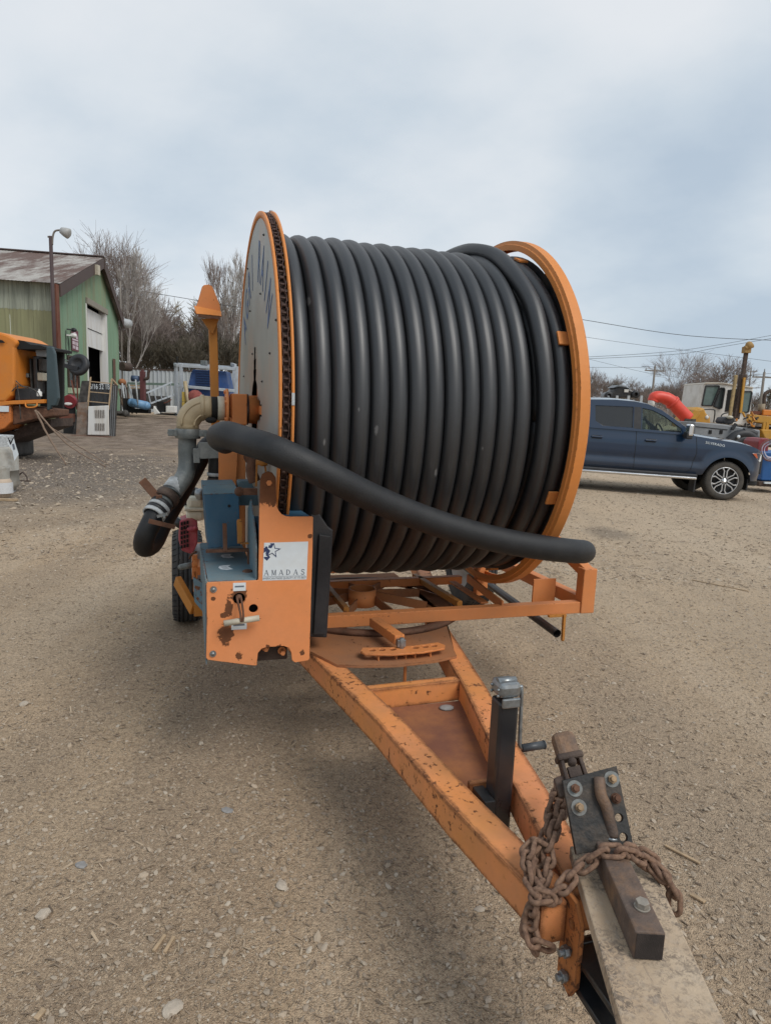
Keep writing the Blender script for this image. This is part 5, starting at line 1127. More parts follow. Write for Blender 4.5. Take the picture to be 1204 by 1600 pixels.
mb = MB(); mb.beam(GA(wx0-.05, wz0-.12, .08), GA(wx1+.05, wz0-.12, .08), .14, .26); mb.build('window_sill', plain('pale_green_sill', (.34, .40, .28), .7), shed)
sx0, sz1 = ga(109.5, 513.5); sx1, sz0 = ga(121.5, 550); mb = MB(); mb.add([GA(sx0, sz0, .06), GA(sx1, sz0, .06), GA(sx1, sz1, .06), GA(sx0, sz1, .06)], [(0, 1, 2, 3)]); sg = mb.build('wall_sign', M_maroon, shed)
SM = frame(GA(sx0, sz0, .065), -A_*-1, (0, 0, 1)); sw, sh2 = sx1-sx0, sz1-sz0
if (SM.to_3x3() @ V(0, 0, 1)).dot(-B_) < 0: pass
def sgp(poly, nm='print_block'): mb = MB(); mb.add([GA(sx0+x*sw, sz0+y*sh2, .068) for x, y in poly], [tuple(range(len(poly)))]); mb.build(nm, M_pink, sg)
arch = [(.5+.40*math.cos(a), .60+.30*math.sin(a)) for a in [PI*k/10 for k in range(11)]]+[(.5+.16*math.cos(a), .60+.11*math.sin(a)) for a in [PI-PI*k/8 for k in range(9)]]
sgp(arch, 'arch_logo')
for x0_, x1_, y0_, y1_ in ((.1, .92, .50, .57), (.1, .30, .30, .46), (.34, .46, .30, .46), (.52, .68, .28, .45), (.72, .90, .28, .45), (.12, .28, .10, .25), (.33, .46, .10, .25), (.54, .90, .08, .24)): sgp([(x0_, y0_), (x1_, y0_), (x1_, y1_), (x0_, y1_)], 'print_letter_block')
for px_, py_, r_, m_ in ((105, 515, .10, M_blackpl), (104, 524, .12, M_white)):
    q = ga(px_, py_); mb = MB(); mb.beam(GA(q[0]-.2, q[1], .05), GA(q[0]-.1, q[1], .25), .06, .06); mb.sph(GA(q[0], q[1], .30), (r_*1.4, r_, r_), 12, 8); mb.build('security_light', m_, shed)
q = ga(102, 530); mb = MB(); mb.tube(spline([GA(q[0], q[1]+.4, .05), GA(q[0]-.05, q[1]-.6, .05), GA(q[0]+.3, q[1]-.95, .05), GA(q[0]+.45, q[1]-.3, .05), GA(q[0]+.3, q[1]+.2, .05)], 5), .018, 5); mb.build('loose_cable', M_wire, shed)
# mast, meter and vent at the far corner
mb = MB(); a = GA(tE+.15, zE-1.0, .15); mb.cyl(GA(tE+.15, 1.0, .15), GA(tE+.15, zE+2.4, .15), .055, 8); mb.build('service_mast', M_pole, shed)
for (px_, py_, mm) in ((188, 505, M_galvw), (189, 573, M_rustd)):
    q = ga(px_, py_); mb = MB(); mb.cyl(GA(q[0]-.5, q[1], .15), GA(q[0]+.1, q[1], .55), .28, 14); mb.box(GA(q[0], q[1], .4), (.35, .3, .5)); mb.build('exhaust_vent', mm, shed)
mb = MB(); mb.tube(spline([GB(.75, e0-4.3+1.2, .08), GB(.5, e0-3, .08), GB(.35, e0-4.5, .08), GB(.6, e0-5.6, .08)], 5), .03, 5); mb.build('white_conduit', M_white, shed)
mb = MB(); mb.beam(GA(.0, -.2, .06), GA(.0, e0, .06), .20, .10); mb.build('corner_trim', plain('corner_trim', (.30, .27, .2), .7), shed)
# red oxide column and lamp post
YC = 30.2
a = ony(95, 668, YC); b = ony(88, 444, YC); mb = MB(); mb.beam(V(a.x, YC, gz(a.x, YC)-.1), V(a.x-.02, YC, b.z), .27, .22); o = mb.build('steel_column', M_steelred, None, V(a.x, YC, 0), bevel=.01); tag(o, 'tall red oxide steel column standing at the near corner of the green workshop', 'column')
YL = 29.9
lp0 = ony(82, 440, YL); lpt = ony(81, 369, YL); root = V(lp0.x, YL, 0)
lamp = thing('yard_lamp', 'dark pipe mast with a cobra-head yard light rising above the workshop eave', 'street lamp', root)
mb = MB(); mb.cyl(V(lp0.x, YL, -.1), V(lp0.x, YL, lpt.z), .075, 10); mb.build('mast', plain('dark_red_mast', (.05, .03, .03), .7), lamp)
hA, hB = ony(95, 359.5, YL), ony(109, 366, YL)
mb = MB(); mb.beam(ony(75, 370, YL), ony(83, 370, YL), .05, .07); mb.tube(spline([V(lp0.x+.06, YL, lpt.z-.35), V(lp0.x+.10, YL, lpt.z+.0), (V(lp0.x+.2, YL, hA.z-.05)), hA], 5), .04, 8); mb.build('arm', M_pole, lamp)
mb = MB(); ax_ = (hB-hA).normalized(); mb.lathe([(0, .06), (.02, .13), (.2, .19), (.36, .22), (.40, .16), (.40, 0)], hA, ax_, 14); mb.build('lamp_head', plain('lamp_shell', (.34, .34, .33), .5), lamp)
# ------------------------------------------------------------------ things in front of the workshop
def bpx(mb, x0, y0, x1, y1, Yd, depth=.3, back=0.0):
    a = ony(x0, y0, Yd); b = ony(x1, y1, Yd); mb.box(((a.x+b.x)/2, Yd+back+depth/2, (a.z+b.z)/2), (abs(b.x-a.x), depth, abs(a.z-b.z))); return mb
def poly(mb, pts, Yd, depth=.1, back=0.0): P_ = [ony(x, y, Yd)+V(0, back, 0) for x, y in pts]; mb.prism(P_, V(0, depth, 0)); return mb
def gbase(px, Yd, py=650): p = ony(px, py, Yd); return V(p.x, Yd, gz(p.x, Yd))
def single(name, mb, mat, label, cat, base, group=None, bevel=0): o = mb.build(name, mat, None, base, bevel=bevel); return tag(o, label, cat, group)
YS = 27.2
b_ = gbase(150, YS); st_ = thing('leaning_panel_stack', 'dark ribbed panels leaning together before the workshop door', 'panel stack', b_)
zb_ = gz(b_.x, YS)
def lean(pts, Yd, d, lean_=.0): return [ony(x, y, Yd) for x, y in pts]
for pts, dd, mt, nm in (([(128, 595), (141, 595), (139, 686), (113, 684)], .12, M_junk, 'dark_panel'), ([(137, 600), (176, 600), (172, 684), (134, 684)], .2, plain('charcoal_panel', (.035, .038, .042), .5, 0, .2, 4), 'dark_panel'), ([(175, 601), (184, 602), (180, 684), (170, 684)], .02, M_junk, 'side_panel')):
    mb = MB(); poly(mb, pts, YS+dd, .06); mb.build(nm, mt, st_)
mb = MB()
for i in range(5): bpx(mb, 141.5+i*6.5, 604, 143+i*6.5, 680, YS+.18, .03)
mb.build('panel_rib', M_junk, st_)
mb = MB()
for i in range(3): poly(mb, [(174.5+i*3, 603), (175.5+i*3, 603), (172.5+i*3, 683), (171+i*3, 683)], YS, .03)
mb.build('panel_rib', M_grey, st_)
bx_ = MB(); bpx(bx_, 149, 603, 154, 606, YS+.16, .01)
TM2 = frame(ony(158, 604.6, YS+.150), (1, 0, .02), (0, 0, 1)); text('chalk_number', '15/16 32 1B16', TM2, .30, M_label, st_, .004, sx=.62)
b_ = gbase(157, YS-.2); fo_ = thing('wooden_ladder_frame', 'pale wooden frame with three rungs leaning on the dark panels', 'frame', b_)
for p0, p1 in (((142, 589), (137, 640)), ((175, 592), (170, 640))):
    mb = MB(); mb.beam(ony(*p0, YS-.1), ony(*p1, YS-.2), .045, .05); mb.build('side_rail', M_wood, fo_)
for y_ in (596, 612, 627):
    mb = MB(); mb.beam(ony(141-(y_-596)*.1, y_, YS-.13), ony(174-(y_-596)*.1, y_+3, YS-.13), .035, .035); mb.build('rung', M_wood, fo_)
mb = MB(); mb.beam(ony(175, 592, YS), ony(184, 602, YS+.3), .05, .05); mb.build('brace', M_wood, fo_)
b_ = gbase(154, YS-.5, 680); dv = thing('louvred_door', 'small white cabinet door with two rows of louvres, propped upright outside the workshop', 'door', b_)
mb = MB(); poly(mb, [(138, 635), (170, 633.5), (170.5, 680), (137, 679.5)], YS-.4, .05); mb.build('door_skin', M_doorw, dv, bevel=.02)
for r_ in range(2):
    for i in range(6): mb = MB(); bpx(mb, 148.5+i*2.7, 640.5+r_*21, 149.6+i*2.7, 653+r_*20, YS-.425, .02); mb.build('louvre_slot', M_rustd, dv)
mb = MB(); poly(mb, [(122, 629), (137, 628), (136, 681), (119, 680)], YS-.25, .05)
single('rusty_sheet', mb, plain('streaky_rust_sheet', (.20, .16, .13), .8, 0, .35, 5, 0, (.16, .07, .03), .9), 'streaky rusted corrugated sheet standing left of the white louvred door', 'metal sheet', gbase(128, YS-.3))
mb = MB(); bpx(mb, 110, 680, 172, 683, YS-.6, .12); single('red_base_rail', mb, M_steelred, 'thin red steel rail lying along the foot of the leaning panels', 'rail', gbase(140, YS-.6, 683))
# float lid on a post
YT = 27.6
b_ = gbase(120, YT); tub = thing('black_float_lid', 'big round black plastic lid tilted on a thin post by the workshop window', 'plastic lid', b_)
c_ = ony(121, 569, YT); nrm = V(-.15, -1, .25).normalized()
mb = MB(); mb.lathe([(-.05, 0), (-.05, .20), (0, .23), (.03, .30), (.0, .42), (-.06, .45), (-.16, .44), (-.16, 0)], c_, -nrm*-1, 24); mb.build('lid', M_blackpl, tub)
mb = MB(); mb.beam(c_+V(-.5, 0, -.08), c_+V(.05, -.05, -.18), .10, .16); mb.build('lid_rim', M_blackpl, tub)
mb = MB(); mb.cyl(V(c_.x-.1, YT+.16, b_.z-.1), V(c_.x-.1, YT+.16, c_.z), .03, 8); mb.build('post', M_steelred, tub)
mb = MB(); mb.beam(ony(83, 558, YT+.1), ony(101, 558.5, YT+.1), .05, .05); mb.beam(ony(90, 560, YT), ony(104, 572, YT+.1), .03, .28); mb.beam(ony(98, 560, YT+.12), c_+V(-.1, .12, 0), .04, .04); mb.build('support_arm', M_galv, tub)
b_ = gbase(106, YT-.3, 680); rs = thing('red_round_machine', 'red round-topped machine with a red drawer box beside the steel column', 'machine', b_)
YR = YT-.3
mb = MB(); bpx(mb, 98, 634, 114, 685, YR+.1, .35); mb.build('body', M_dark, rs); mb = MB(); bpx(mb, 98, 646, 113, 660, YR, .3); mb.build('drawer_box', M_steelred, rs, bevel=.02)
c_ = ony(108, 628, YR); mb = MB(); mb.cyl(c_, c_+V(0, .2, .05), .27, 20); mb.build('round_top', M_redbox, rs); mb = MB(); q_ = ony(107, 631, YR-.02); mb.sph(q_, (.17, .02, .06), 10, 5); mb.build('paint_splash', M_offw, rs)
mb = MB(); mb.beam(ony(112, 594, YR+.2), ony(121, 640, YR+.2), .05, .05); mb.build('handle', M_steelred, rs)
# ------------------------------------------------------------------ orange machine at the left edge
YM = 16.0
b_ = gbase(-30, YM, 690); om = thing('orange_excavator', 'orange excavator body with its engine bay open, cut by the left edge', 'excavator', b_)
def om_part(nm, pts, mt, depth, back=0, bevel=.0): mb = MB(); poly(mb, pts, YM, depth, back); return mb.build(nm, mt, om, bevel=bevel)
om_part('hood', [(-60, 512), (0, 519), (12, 523), (24, 530), (28, 536), (23, 543), (23, 600), (18, 618), (8, 628), (-60, 632)], M_orm, 1.6, 0, .05)
om_part('hood_top', [(22, 530), (34, 532), (45, 538), (60, 539), (66, 541), (66, 545), (24, 545)], M_dark, 1.4, .1)
om_part('engine_bay_back', [(24, 536), (60, 540), (60, 650), (22, 652)], M_dark, .1, 1.2)
om_part('hood_vent', [(-2, 530), (6, 532), (10, 536), (-2, 536)], M_dark, .02, -.055)
om_part('grey_door', [(69, 541), (78, 541), (82, 552), (88, 622), (84, 634), (77, 634), (74, 641), (70, 641)], plain('teal_grey_door', (.035, .058, .066), .45, 0, .15, 3), .12, .1, .02)
om_part('radiator_frame', [(45, 543), (68, 545), (67, 556), (47, 555)], M_grey, .3, .3)
for x0_, x1_, y0_, y1_, m_ in ((51, 60, 556, 615, M_blackst), (33, 37, 578, 592, M_tanl), (37, 45, 583, 590, M_galv), (58, 68, 582, 595, M_tanl), (60, 67, 560, 580, M_junk), (46, 50, 560, 612, M_junk)):
    mb = MB(); bpx(mb, x0_, y0_, x1_, y1_, YM+.5, .35); mb.build('engine_part', m_, om, bevel=.02)
om_part('battery_box', [(20, 607), (44, 606), (45, 625), (20, 626)], M_blackpl, .5, .1, .02)
om_part('step_ledge', [(-10, 629), (18, 626), (69, 624), (69, 630), (18, 632), (-10, 636)], M_orm, .6, .0, .01)
mb = MB(); mb.tube(spline([ony(40, 630, YM-.05), ony(42, 636, YM-.1), ony(52, 636.5, YM-.1), ony(58, 634, YM-.1), ony(58, 630, YM-.05)], 4), .018, 6); mb.build('grab_handle', M_orm, om)
om_part('side_skirt', [(-60, 634), (16, 632), (16, 660), (6, 670), (-60, 690)], paint('orange_skirt', (.55, .16, .03), .9, .6, specks=.55, edge=False), .8, .03, .03)
om_part('skirt_label', [(-20, 634), (14, 634.5), (14, 643.5), (-20, 643)], M_label, .01, -.0)
om_part('rusty_underframe', [(16, 633), (80, 640), (80, 650), (50, 655), (16, 664)], M_rust, .8, .12, .02)
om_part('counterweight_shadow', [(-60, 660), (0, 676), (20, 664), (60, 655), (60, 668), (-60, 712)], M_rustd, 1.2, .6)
mb = MB(); mb.box((ony(-90, 680, YM).x, YM+.9, .35), (2.2, 2.4, .7)); mb.build('track', M_junk, om, bevel=.08)
for pts in (((25, 595), (35, 603), (45, 605), (58, 612), (63, 622)), ((8, 625), (20, 610), (30, 603), (42, 606)), ((27, 600), (30, 620), (33, 655))):
    mb = MB(); mb.tube(spline([ony(x, y, YM+.02) for x, y in pts], 4), .012, 6); mb.build('hydraulic_hose', M_junk, om)
mb = MB(); p = ony(62, 619, YM+.2); mb.lathe([(0, .06), (.10, .06), (.13, .02), (.17, .02)], p, (0, 0, 1), 10); mb.build('filter_bottle', M_white, om)
for (p0, p1, r_, lb, mid) in (((56, 641), (104, 727), .026, 'thick bare branch leaning from the orange excavator to the gravel, nearest the machine', (75, 680)), ((58, 643), (166, 730), .020, 'long pale branch leaning from the orange excavator, ending furthest right', (110, 697)), ((70, 660), (172, 728), .015, 'thin pale branch running alongside the long leaning branch', (118, 694))):
    g1 = onz(*p1); Y1 = g1.y; a = ony(p0[0], p0[1], YM-.15); md = ony(mid[0], mid[1], (Y1+YM-.15)/2+.05)
    mb = MB(); path = spline([a, md, g1+V(0, 0, gz(g1.x, g1.y)+.01)], 8); mb.tube([q+V(random.uniform(-.008, .008), 0, random.uniform(-.008, .008)) for q in path], [r_*(1.1-.5*i/len(path)) for i in range(len(path))], 7); single('leaning_branch', mb, M_stick, lb, 'branch', g1, 'branches leaning on the orange excavator')
# ------------------------------------------------------------------ gas cylinders
def tank(px, py, r, h, label, mat, collar_mat, lab=None):
    g = onz(px, py); g.z = gz(g.x, g.y); t_ = thing('gas_cylinder', label, 'gas cylinder', g, 'gas cylinders at the left edge')
    mb = MB(); mb.lathe([(.02, 0), (.02, r*.75), (.06, r*.78), (.09, r*.95), (.14, r), (h*.45, r*1.0), (h*.451, r*1.015), (h*.46, r*1.015), (h*.461, r), (h-.16, r), (h-.09, r*.93), (h-.03, r*.7), (h, r*.3), (h, 0)], g, (0, 0, 1), 32); mb.build('body', mat, t_)
    mb = MB(); mb.lathe([(0, r*.72), (.06, r*.74)], g, (0, 0, 1), 24); mb.build('foot_ring', collar_mat, t_)
    mb = MB(); mb.lathe([(h-.05, r*.72), (h+.13, r*.74), (h+.135, r*.78), (h+.12, r*.78), (h-.05, r*.76)], g, (0, 0, 1), 28, a0=.2, a1=5.6); mb.build('collar', collar_mat, t_)
    mb = MB(); mb.cyl(g+V(0, 0, h), g+V(0, 0, h+.06), .022, 10); mb.cyl(g+V(-.04, 0, h+.045), g+V(.05, 0, h+.045), .014, 8); mb.build('valve', M_zinc, t_)
    return g, t_
M_tk1 = plain('weathered_grey_tank', (.30, .29, .26), .7, 0, .2, 8, .1, (.20, .15, .10), .6); M_tk2 = plain('tan_tank', (.42, .33, .25), .6, 0, .1, 8, .1, (.3, .22, .15), .4)
g_, t_ = tank(6, 768, .245, .80, 'tall weathered grey gas cylinder with a white hang tag on its collar', M_tk1, M_galvw)
a = ony(12, 689, g_.y-.24); mb = MB(); mb.add([ony(x, y, g_.y-.26) for x, y in ((11, 691), (22, 684), (24, 692), (29.5, 710), (23, 720), (20, 705))], [(0, 1, 2, 3, 4, 5)]); tg_ = mb.build('hang_tag', M_label, t_)
mb = MB(); mb.add([ony(x, y, g_.y-.265) for x, y in ((19, 694), (22.5, 693), (24, 702), (21.5, 703))], [(0, 1, 2, 3)]); mb.build('print_block', M_ink, tg_)
mb = MB()
for dx, dy in ((-4, -10), (-1, -7), (3, -9), (5, -11)): mb.tube([ony(17, 694, g_.y-.26), ony(17+dx, 694+dy, g_.y-.26)], .008, 5)
mb.build('tie_wire', M_blackpl, t_)
g_, t_ = tank(4, 779, .155, .36, 'short tan gas cylinder with a white paper label, in front of the tall grey one', M_tk2, M_tk1)
mb = MB(); mb.lathe([(.09, .158), (.26, .158)], g_, (0, 0, 1), 24, a0=PI*.0, a1=PI*2); lb_ = mb.build('paper_label', plain('paper_label', (.55, .56, .57), .6, 0, .12, 90), t_)
mb = MB(); p = onz(14, 783); mb.beam(p+V(-.3, 0, .02), p+V(.12, .02, .02), .08, .03); single('wood_board', mb, M_wood, 'short weathered board on the ground under the gas cylinders', 'board', p)
mb = MB(); p = onz(36, 752); mb.tube(spline([p+V(-.12, .1, .10), p+V(-.02, .05, .16), p+V(.08, 0, .08), p+V(.10, -.03, .01)], 5), .014, 6); mb.beam(p+V(-.1, .0, .01), p+V(.16, -.03, .012), .03, .02); single('bent_iron', mb, M_rustd, 'bent dark iron hook lying on the gravel right of the gas cylinders', 'scrap iron', p)
# ------------------------------------------------------------------ far end of the yard, left of the reel
YF = 50.0
f0 = ony(60, 575, YF); f1 = ony(480, 590, YF); ftop = ony(230, 577, YF).z; fz = gz(f0.x, YF)
fe = thing('ribbed_steel_wall', 'long pale ribbed steel wall closing the far end of the yard', 'wall', V((f0.x+f1.x)/2, YF, fz))
x = f0.x
while x < f1.x:
    vs = []; n = 12
    for i in range(n+1):
        xx_ = x+1.2*i/n; d = .06 if i % 3 == 1 else 0; vs += [V(xx_, YF-d, fz-.4), V(xx_, YF-d, ftop)]
    mb = MB(); mb.add(vs, [(2*i, 2*i+2, 2*i+3, 2*i+1) for i in range(n)]); mb.build('steel_sheet', M_wfence, fe); x += 1.2
mb = MB(); mb.beam(V(f0.x, YF, ftop), V(x, YF, ftop), .12, .10); mb.build('top_rail', M_rustd, fe)
mb = MB(); a = ony(200, 599, YF-2); b = ony(283, 601, YF-2); mb.beam(a, b, .2, .16); mb.beam(V(a.x, a.y, fz), a, .1, .1); mb.beam(V(b.x, b.y, fz), b, .1, .1); single('green_beam', mb, plain('grey_green_beam', (.12, .17, .14), .7), 'faded green steel beam on posts in front of the ribbed wall', 'steel beam', V(a.x, a.y, fz))
YG = 42.0
b_ = gbase(325, YG); gen = thing('generator_set', 'blue generator canopy inside a pale steel lifting frame', 'generator', b_); zg = gz(b_.x, YG)
def gp(nm, mb, mt, bv=0): return mb.build(nm, mt, gen, bevel=bv)
for x_, d_ in ((275, 1.6), (283, 0), (371, 0), (366, 1.6)):
    a = ony(x_, 568 if x_ < 300 else 573, YG+d_); mb = MB(); mb.beam(V(a.x, YG+d_, zg-.1), V(a.x, YG+d_, a.z), .20, .20); gp('frame_post', mb, M_framew, .02)
for y0_, y1_, d_ in ((571, 577, 0), (603, 611, 0), (569, 575, 1.6), (648, 650, 0)):
    mb = MB(); mb.beam(ony(276, y0_, YG+d_), ony(372, y1_, YG+d_), .16, .18); gp('frame_rail', mb, M_framew, .02)
for x_ in (279, 368): mb = MB(); mb.beam(ony(x_, 571, YG), ony(x_-6, 569, YG+1.6), .14, .16); gp('frame_rail', mb, M_framew)
mb = MB(); poly(mb, [(288, 622), (297, 582), (300, 577), (352, 580), (357, 606), (357, 624)], YG, 1.2, .2); gp('canopy', mb, M_genb, .04)
mb = MB(); bpx(mb, 288, 622, 358, 645, YG+.2, 1.2); gp('engine_bay', mb, plain('dark_blue_panel', (.012, .022, .06), .6), .03)
mb = MB(); bpx(mb, 306, 579, 330, 604, YG+.12, .08); lv = gp('louvre_panel', mb, plain('louvre_blue', (.012, .035, .11), .5))
for i in range(6): mb = MB(); bpx(mb, 307, 582+i*3.8, 329.5, 583.4+i*3.8, YG+.04, .08); mb.build('louvre_slat', M_genb, lv)
mb = MB(); bpx(mb, 306, 576.6, 333, 578.6, YG+.1, .05); gp('name_strip', mb, M_offw)
mb = MB(); bpx(mb, 313, 563, 322, 571, YG+.8, .4); gp('exhaust_stack', mb, M_galv, .03); mb = MB(); mb.cyl(ony(277, 557, YG+.8), ony(277, 569, YG+.8), .04, 6); gp('aerial', mb, M_dark)
YJ = 39.0
def junk(nm, fn, mat, label, cat, px, Yd=YJ, bevel=0, group=None): mb = MB(); fn(mb); return single(nm, mb, mat, label, cat, gbase(px, Yd), group, bevel)
junk('yellow_jerrycan', lambda mb: (bpx(mb, 284, 612, 291, 628, YG-.6, .3), bpx(mb, 284, 628, 290, 650, YG-.6, .3)), plain('faded_yellow', (.48, .34, .07), .6), 'faded yellow canister stack standing at the left post of the generator frame', 'canister', 287, YG-.6, .03)
junk('leaning_pipe', lambda mb: mb.cyl(ony(289, 596, YG-.5), ony(297, 648, YG-.8), .12, 10), M_tan, 'pale tan pipe leaning against the generator frame', 'pipe', 295, YG-.6)
junk('red_sack', lambda mb: mb.sph(ony(305, 622, YG-.5), (.5, .35, .5), 12, 8), plain('rusty_red_sack', (.22, .06, .05), .9, 0, .4, 6), 'rusty red lumpy sack in front of the generator canopy', 'sack', 305, YG-.5)
b_ = gbase(222, YJ); vst = thing('valve_stand', 'dark red valve body on a stand with a bent pipe beside it', 'valve', b_)
mb = MB(); bpx(mb, 218, 580, 226, 632, YJ, .3); bpx(mb, 220, 577.5, 224, 581, YJ+.05, .2); mb.build('valve_body', plain('dark_red_valve', (.11, .035, .035), .7), vst, bevel=.02)
mb = MB(); mb.cyl(ony(206, 591, YJ), ony(217, 592, YJ), .17, 12); mb.build('flange_blue', plain('slate_blue', (.05, .08, .14), .6), vst)
mb = MB(); mb.tube(spline([ony(226, 592, YJ), ony(231, 591, YJ), ony(232, 583, YJ), ony(234, 577, YJ)], 4), .09, 8); mb.build('bent_pipe', M_rustd, vst)
b_ = gbase(217, YJ-.5); acr = thing('blue_air_tank', 'light blue cylindrical tank lying on a dark skid', 'tank', b_)
mb = MB(); mb.cyl(ony(206, 629, YJ-.5), ony(229, 634, YJ-.5), .24, 16); mb.sph(ony(206, 629, YJ-.5), .24, 12, 8); mb.sph(ony(229, 634, YJ-.5), .24, 12, 8); mb.build('cylinder', plain('light_blue_tank', (.13, .26, .42), .45), acr)
mb = MB(); bpx(mb, 192, 622, 206, 642, YJ-.4, .6); bpx(mb, 196, 638, 232, 646, YJ-.4, .5); mb.build('skid', M_dark, acr, bevel=.03)
mb = MB(); mb.cyl(ony(212, 593, YJ-.7), ony(216, 634, YJ-.7), .045, 8); mb.build('upright_handle', M_galvw, acr)
b_ = gbase(250, YJ); ld = thing('aluminium_ladder', 'aluminium ladder lying slanted against the scrap pile', 'ladder', b_)
for p0, p1 in (((229, 614), (269, 597)), ((231, 632), (272, 617))): mb = MB(); mb.beam(ony(*p0, YJ+.3), ony(*p1, YJ+1.2), .05, .09); mb.build('stile', M_framew, ld)
for i in range(5): f_ = i/4*.86+.07; mb = MB(); mb.beam(ony(229+40*f_, 614-17*f_, YJ+.3+.9*f_), ony(231+41*f_+2, 632-15*f_, YJ+.3+.9*f_), .05, .05); mb.build('rung', M_framew, ld)
b_ = gbase(258, YJ-1); sp_ = thing('small_engine_unit', 'small white and black engine unit on the ground before the ladder', 'engine', b_)
mb = MB(); poly(mb, [(240, 634), (250, 646), (241, 648), (239, 640)], YJ-1, .4); bpx(mb, 259, 634, 274, 645, YJ-1, .4); mb.build('white_cover', M_offw, sp_, bevel=.03)
mb = MB(); bpx(mb, 245, 627, 259, 644, YJ-.9, .4); bpx(mb, 242, 645, 274, 649, YJ-.9, .4); mb.build('black_block', M_dark, sp_, bevel=.03)
mb = MB(); mb.tube(spline([ony(256, 630, YJ-1), ony(262, 628, YJ-1), ony(268, 624, YJ-1)], 4), .03, 6); mb.build('bar', M_steelred, sp_)
for i in range(7):
    a = ony(186+i*2.6, 600+random.uniform(-3, 8), YJ+random.uniform(0, 1)); bb = ony(190+i*3.0+random.uniform(-6, 6), 646, YJ)
    mb = MB(); mb.cyl(a, bb, .035+.02*random.random(), 6)
    single('leaning_pole', mb, [M_stick, M_rustd, M_galvw, M_junk][i % 4], ['brown', 'rusty', 'pale galvanised', 'blackened', 'second brown', 'second rusty', 'second pale galvanised'][i]+' bar in the scrap bundle leaning at the workshop far corner, '+['leftmost', 'second from left', 'third from left', 'middle', 'third from right', 'second from right', 'rightmost'][i], 'scrap bar', gbase(192, YJ), 'scrap bars leaning at the workshop far corner')
junk('orange_bag', lambda mb: mb.sph(ony(191, 597, YJ+.6), (.25, .2, .2), 10, 6), plain('orange_brown_cloth', (.30, .13, .06), .9), 'orange brown cloth bundle on top of the leaning scrap bars', 'cloth', 191)
junk('dark_crate', lambda mb: (bpx(mb, 206, 607, 230, 630, YJ+1, .6), bpx(mb, 232, 618, 262, 640, YJ+1.6, .6)), M_junk, 'dark scrap crates behind the blue air tank', 'crate', 220, YJ+1, .04)
junk('timber_stack', lambda mb: (bpx(mb, 201, 601, 220, 604, YJ+2, .5), bpx(mb, 202, 605, 218, 608, YJ+2, .5)), M_wood, 'weathered timber stack behind the dark red valve', 'timber', 210, YJ+2)
junk('chrome_scrap', lambda mb: (mb.sph(ony(188, 645, YJ-2), (.35, .2, .12), 8, 5), mb.sph(ony(196, 646, YJ-2), (.2, .2, .2), 8, 5), bpx(mb, 181, 644, 200, 650, YJ-1.9, .3)), M_junk, 'low heap of dark scrap on the mud right of the leaning panels', 'scrap heap', 190, YJ-2)
# ------------------------------------------------------------------ bare trees
def grow(seed, H, spread, trunk_r, levels=6, up=.35, split=(2, 4), len0=.30, shrink=.72, twig=.018, drop=0.0, wander=.16, clear=.18, side=.55):
    rs = random.Random(seed); TV, TF, CV, CF = [], [], [], []
    def seg(Vs, Fs, pts, rad, n):
        o = len(Vs); m = len(pts)
        for i, p in enumerate(pts):
            d = (pts[min(i+1, m-1)]-pts[max(i-1, 0)]).normalized(); _, s, t = basis(d)
            for k in range(n): a = 2*PI*k/n; Vs.append(tuple(p+(s*math.cos(a)+t*math.sin(a))*rad[i]))
        for i in range(m-1):
            for k in range(n): Fs.append((o+i*n+k, o+i*n+(k+1) % n, o+(i+1)*n+(k+1) % n, o+(i+1)*n+k))
    def branch(p, d, L, r, lev):
        n = 4 if lev < 2 else (3 if lev < levels-1 else 2); pts = [p.copy()]; q = p.copy(); dd = d.copy()
        for i in range(n):
            dd = (dd+Vector((rs.gauss(0, wander), rs.gauss(0, wander), rs.gauss(0, wander*.6)+up*.18-drop*.25*max(0, lev-2)))).normalized(); q = q+dd*(L/n); pts.append(q.copy())
        r1 = max(r*.62, twig*.8) if lev < levels else twig*.6
        rad = [r+(r1-r)*i/n for i in range(n+1)]
        if lev <= 1: seg(TV, TF, pts, rad, 7 if lev == 0 else 6)
        else: seg(CV, CF, pts, rad, 3)
        if lev >= levels: return
        k = rs.randint(*split)+(1 if lev >= 2 else 0)
        for j in range(k):
            f = rs.uniform(.45, 1.0) if (j and lev > 0) else 1.0
            if lev == 0: f = rs.uniform(.35, 1.0) if j else 1.0
            idx = f*n; i0 = min(int(idx), n-1); pp = pts[i0].lerp(pts[i0+1], idx-i0)
            az = rs.uniform(0, 2*PI); ang = rs.uniform(.25, .95)*spread*(1 if j else .45)
            _, s, t = basis(dd); nd = (dd*math.cos(ang)+(s*math.cos(az)+t*math.sin(az))*math.sin(ang)+Vector((0, 0, up*.35))).normalized()
            branch(pp, nd, L*shrink*rs.uniform(.75, 1.15), max(r1*rs.uniform(.55, .8), twig), lev+1)
    branch(Vector((0, 0, -.2)), Vector((rs.uniform(-.05, .05), rs.uniform(-.05, .05), 1)), H*len0+.2, trunk_r, 0)
    hz = max(v[2] for v in CV); k = H/hz
    def mk(nm, Vs, Fs): me = np_mesh(nm, np.array(Vs)*np.array([k, k, k]), np.array(Fs), False); return me
    return mk('trunk', TV, TF), mk('crown', CV, CF)
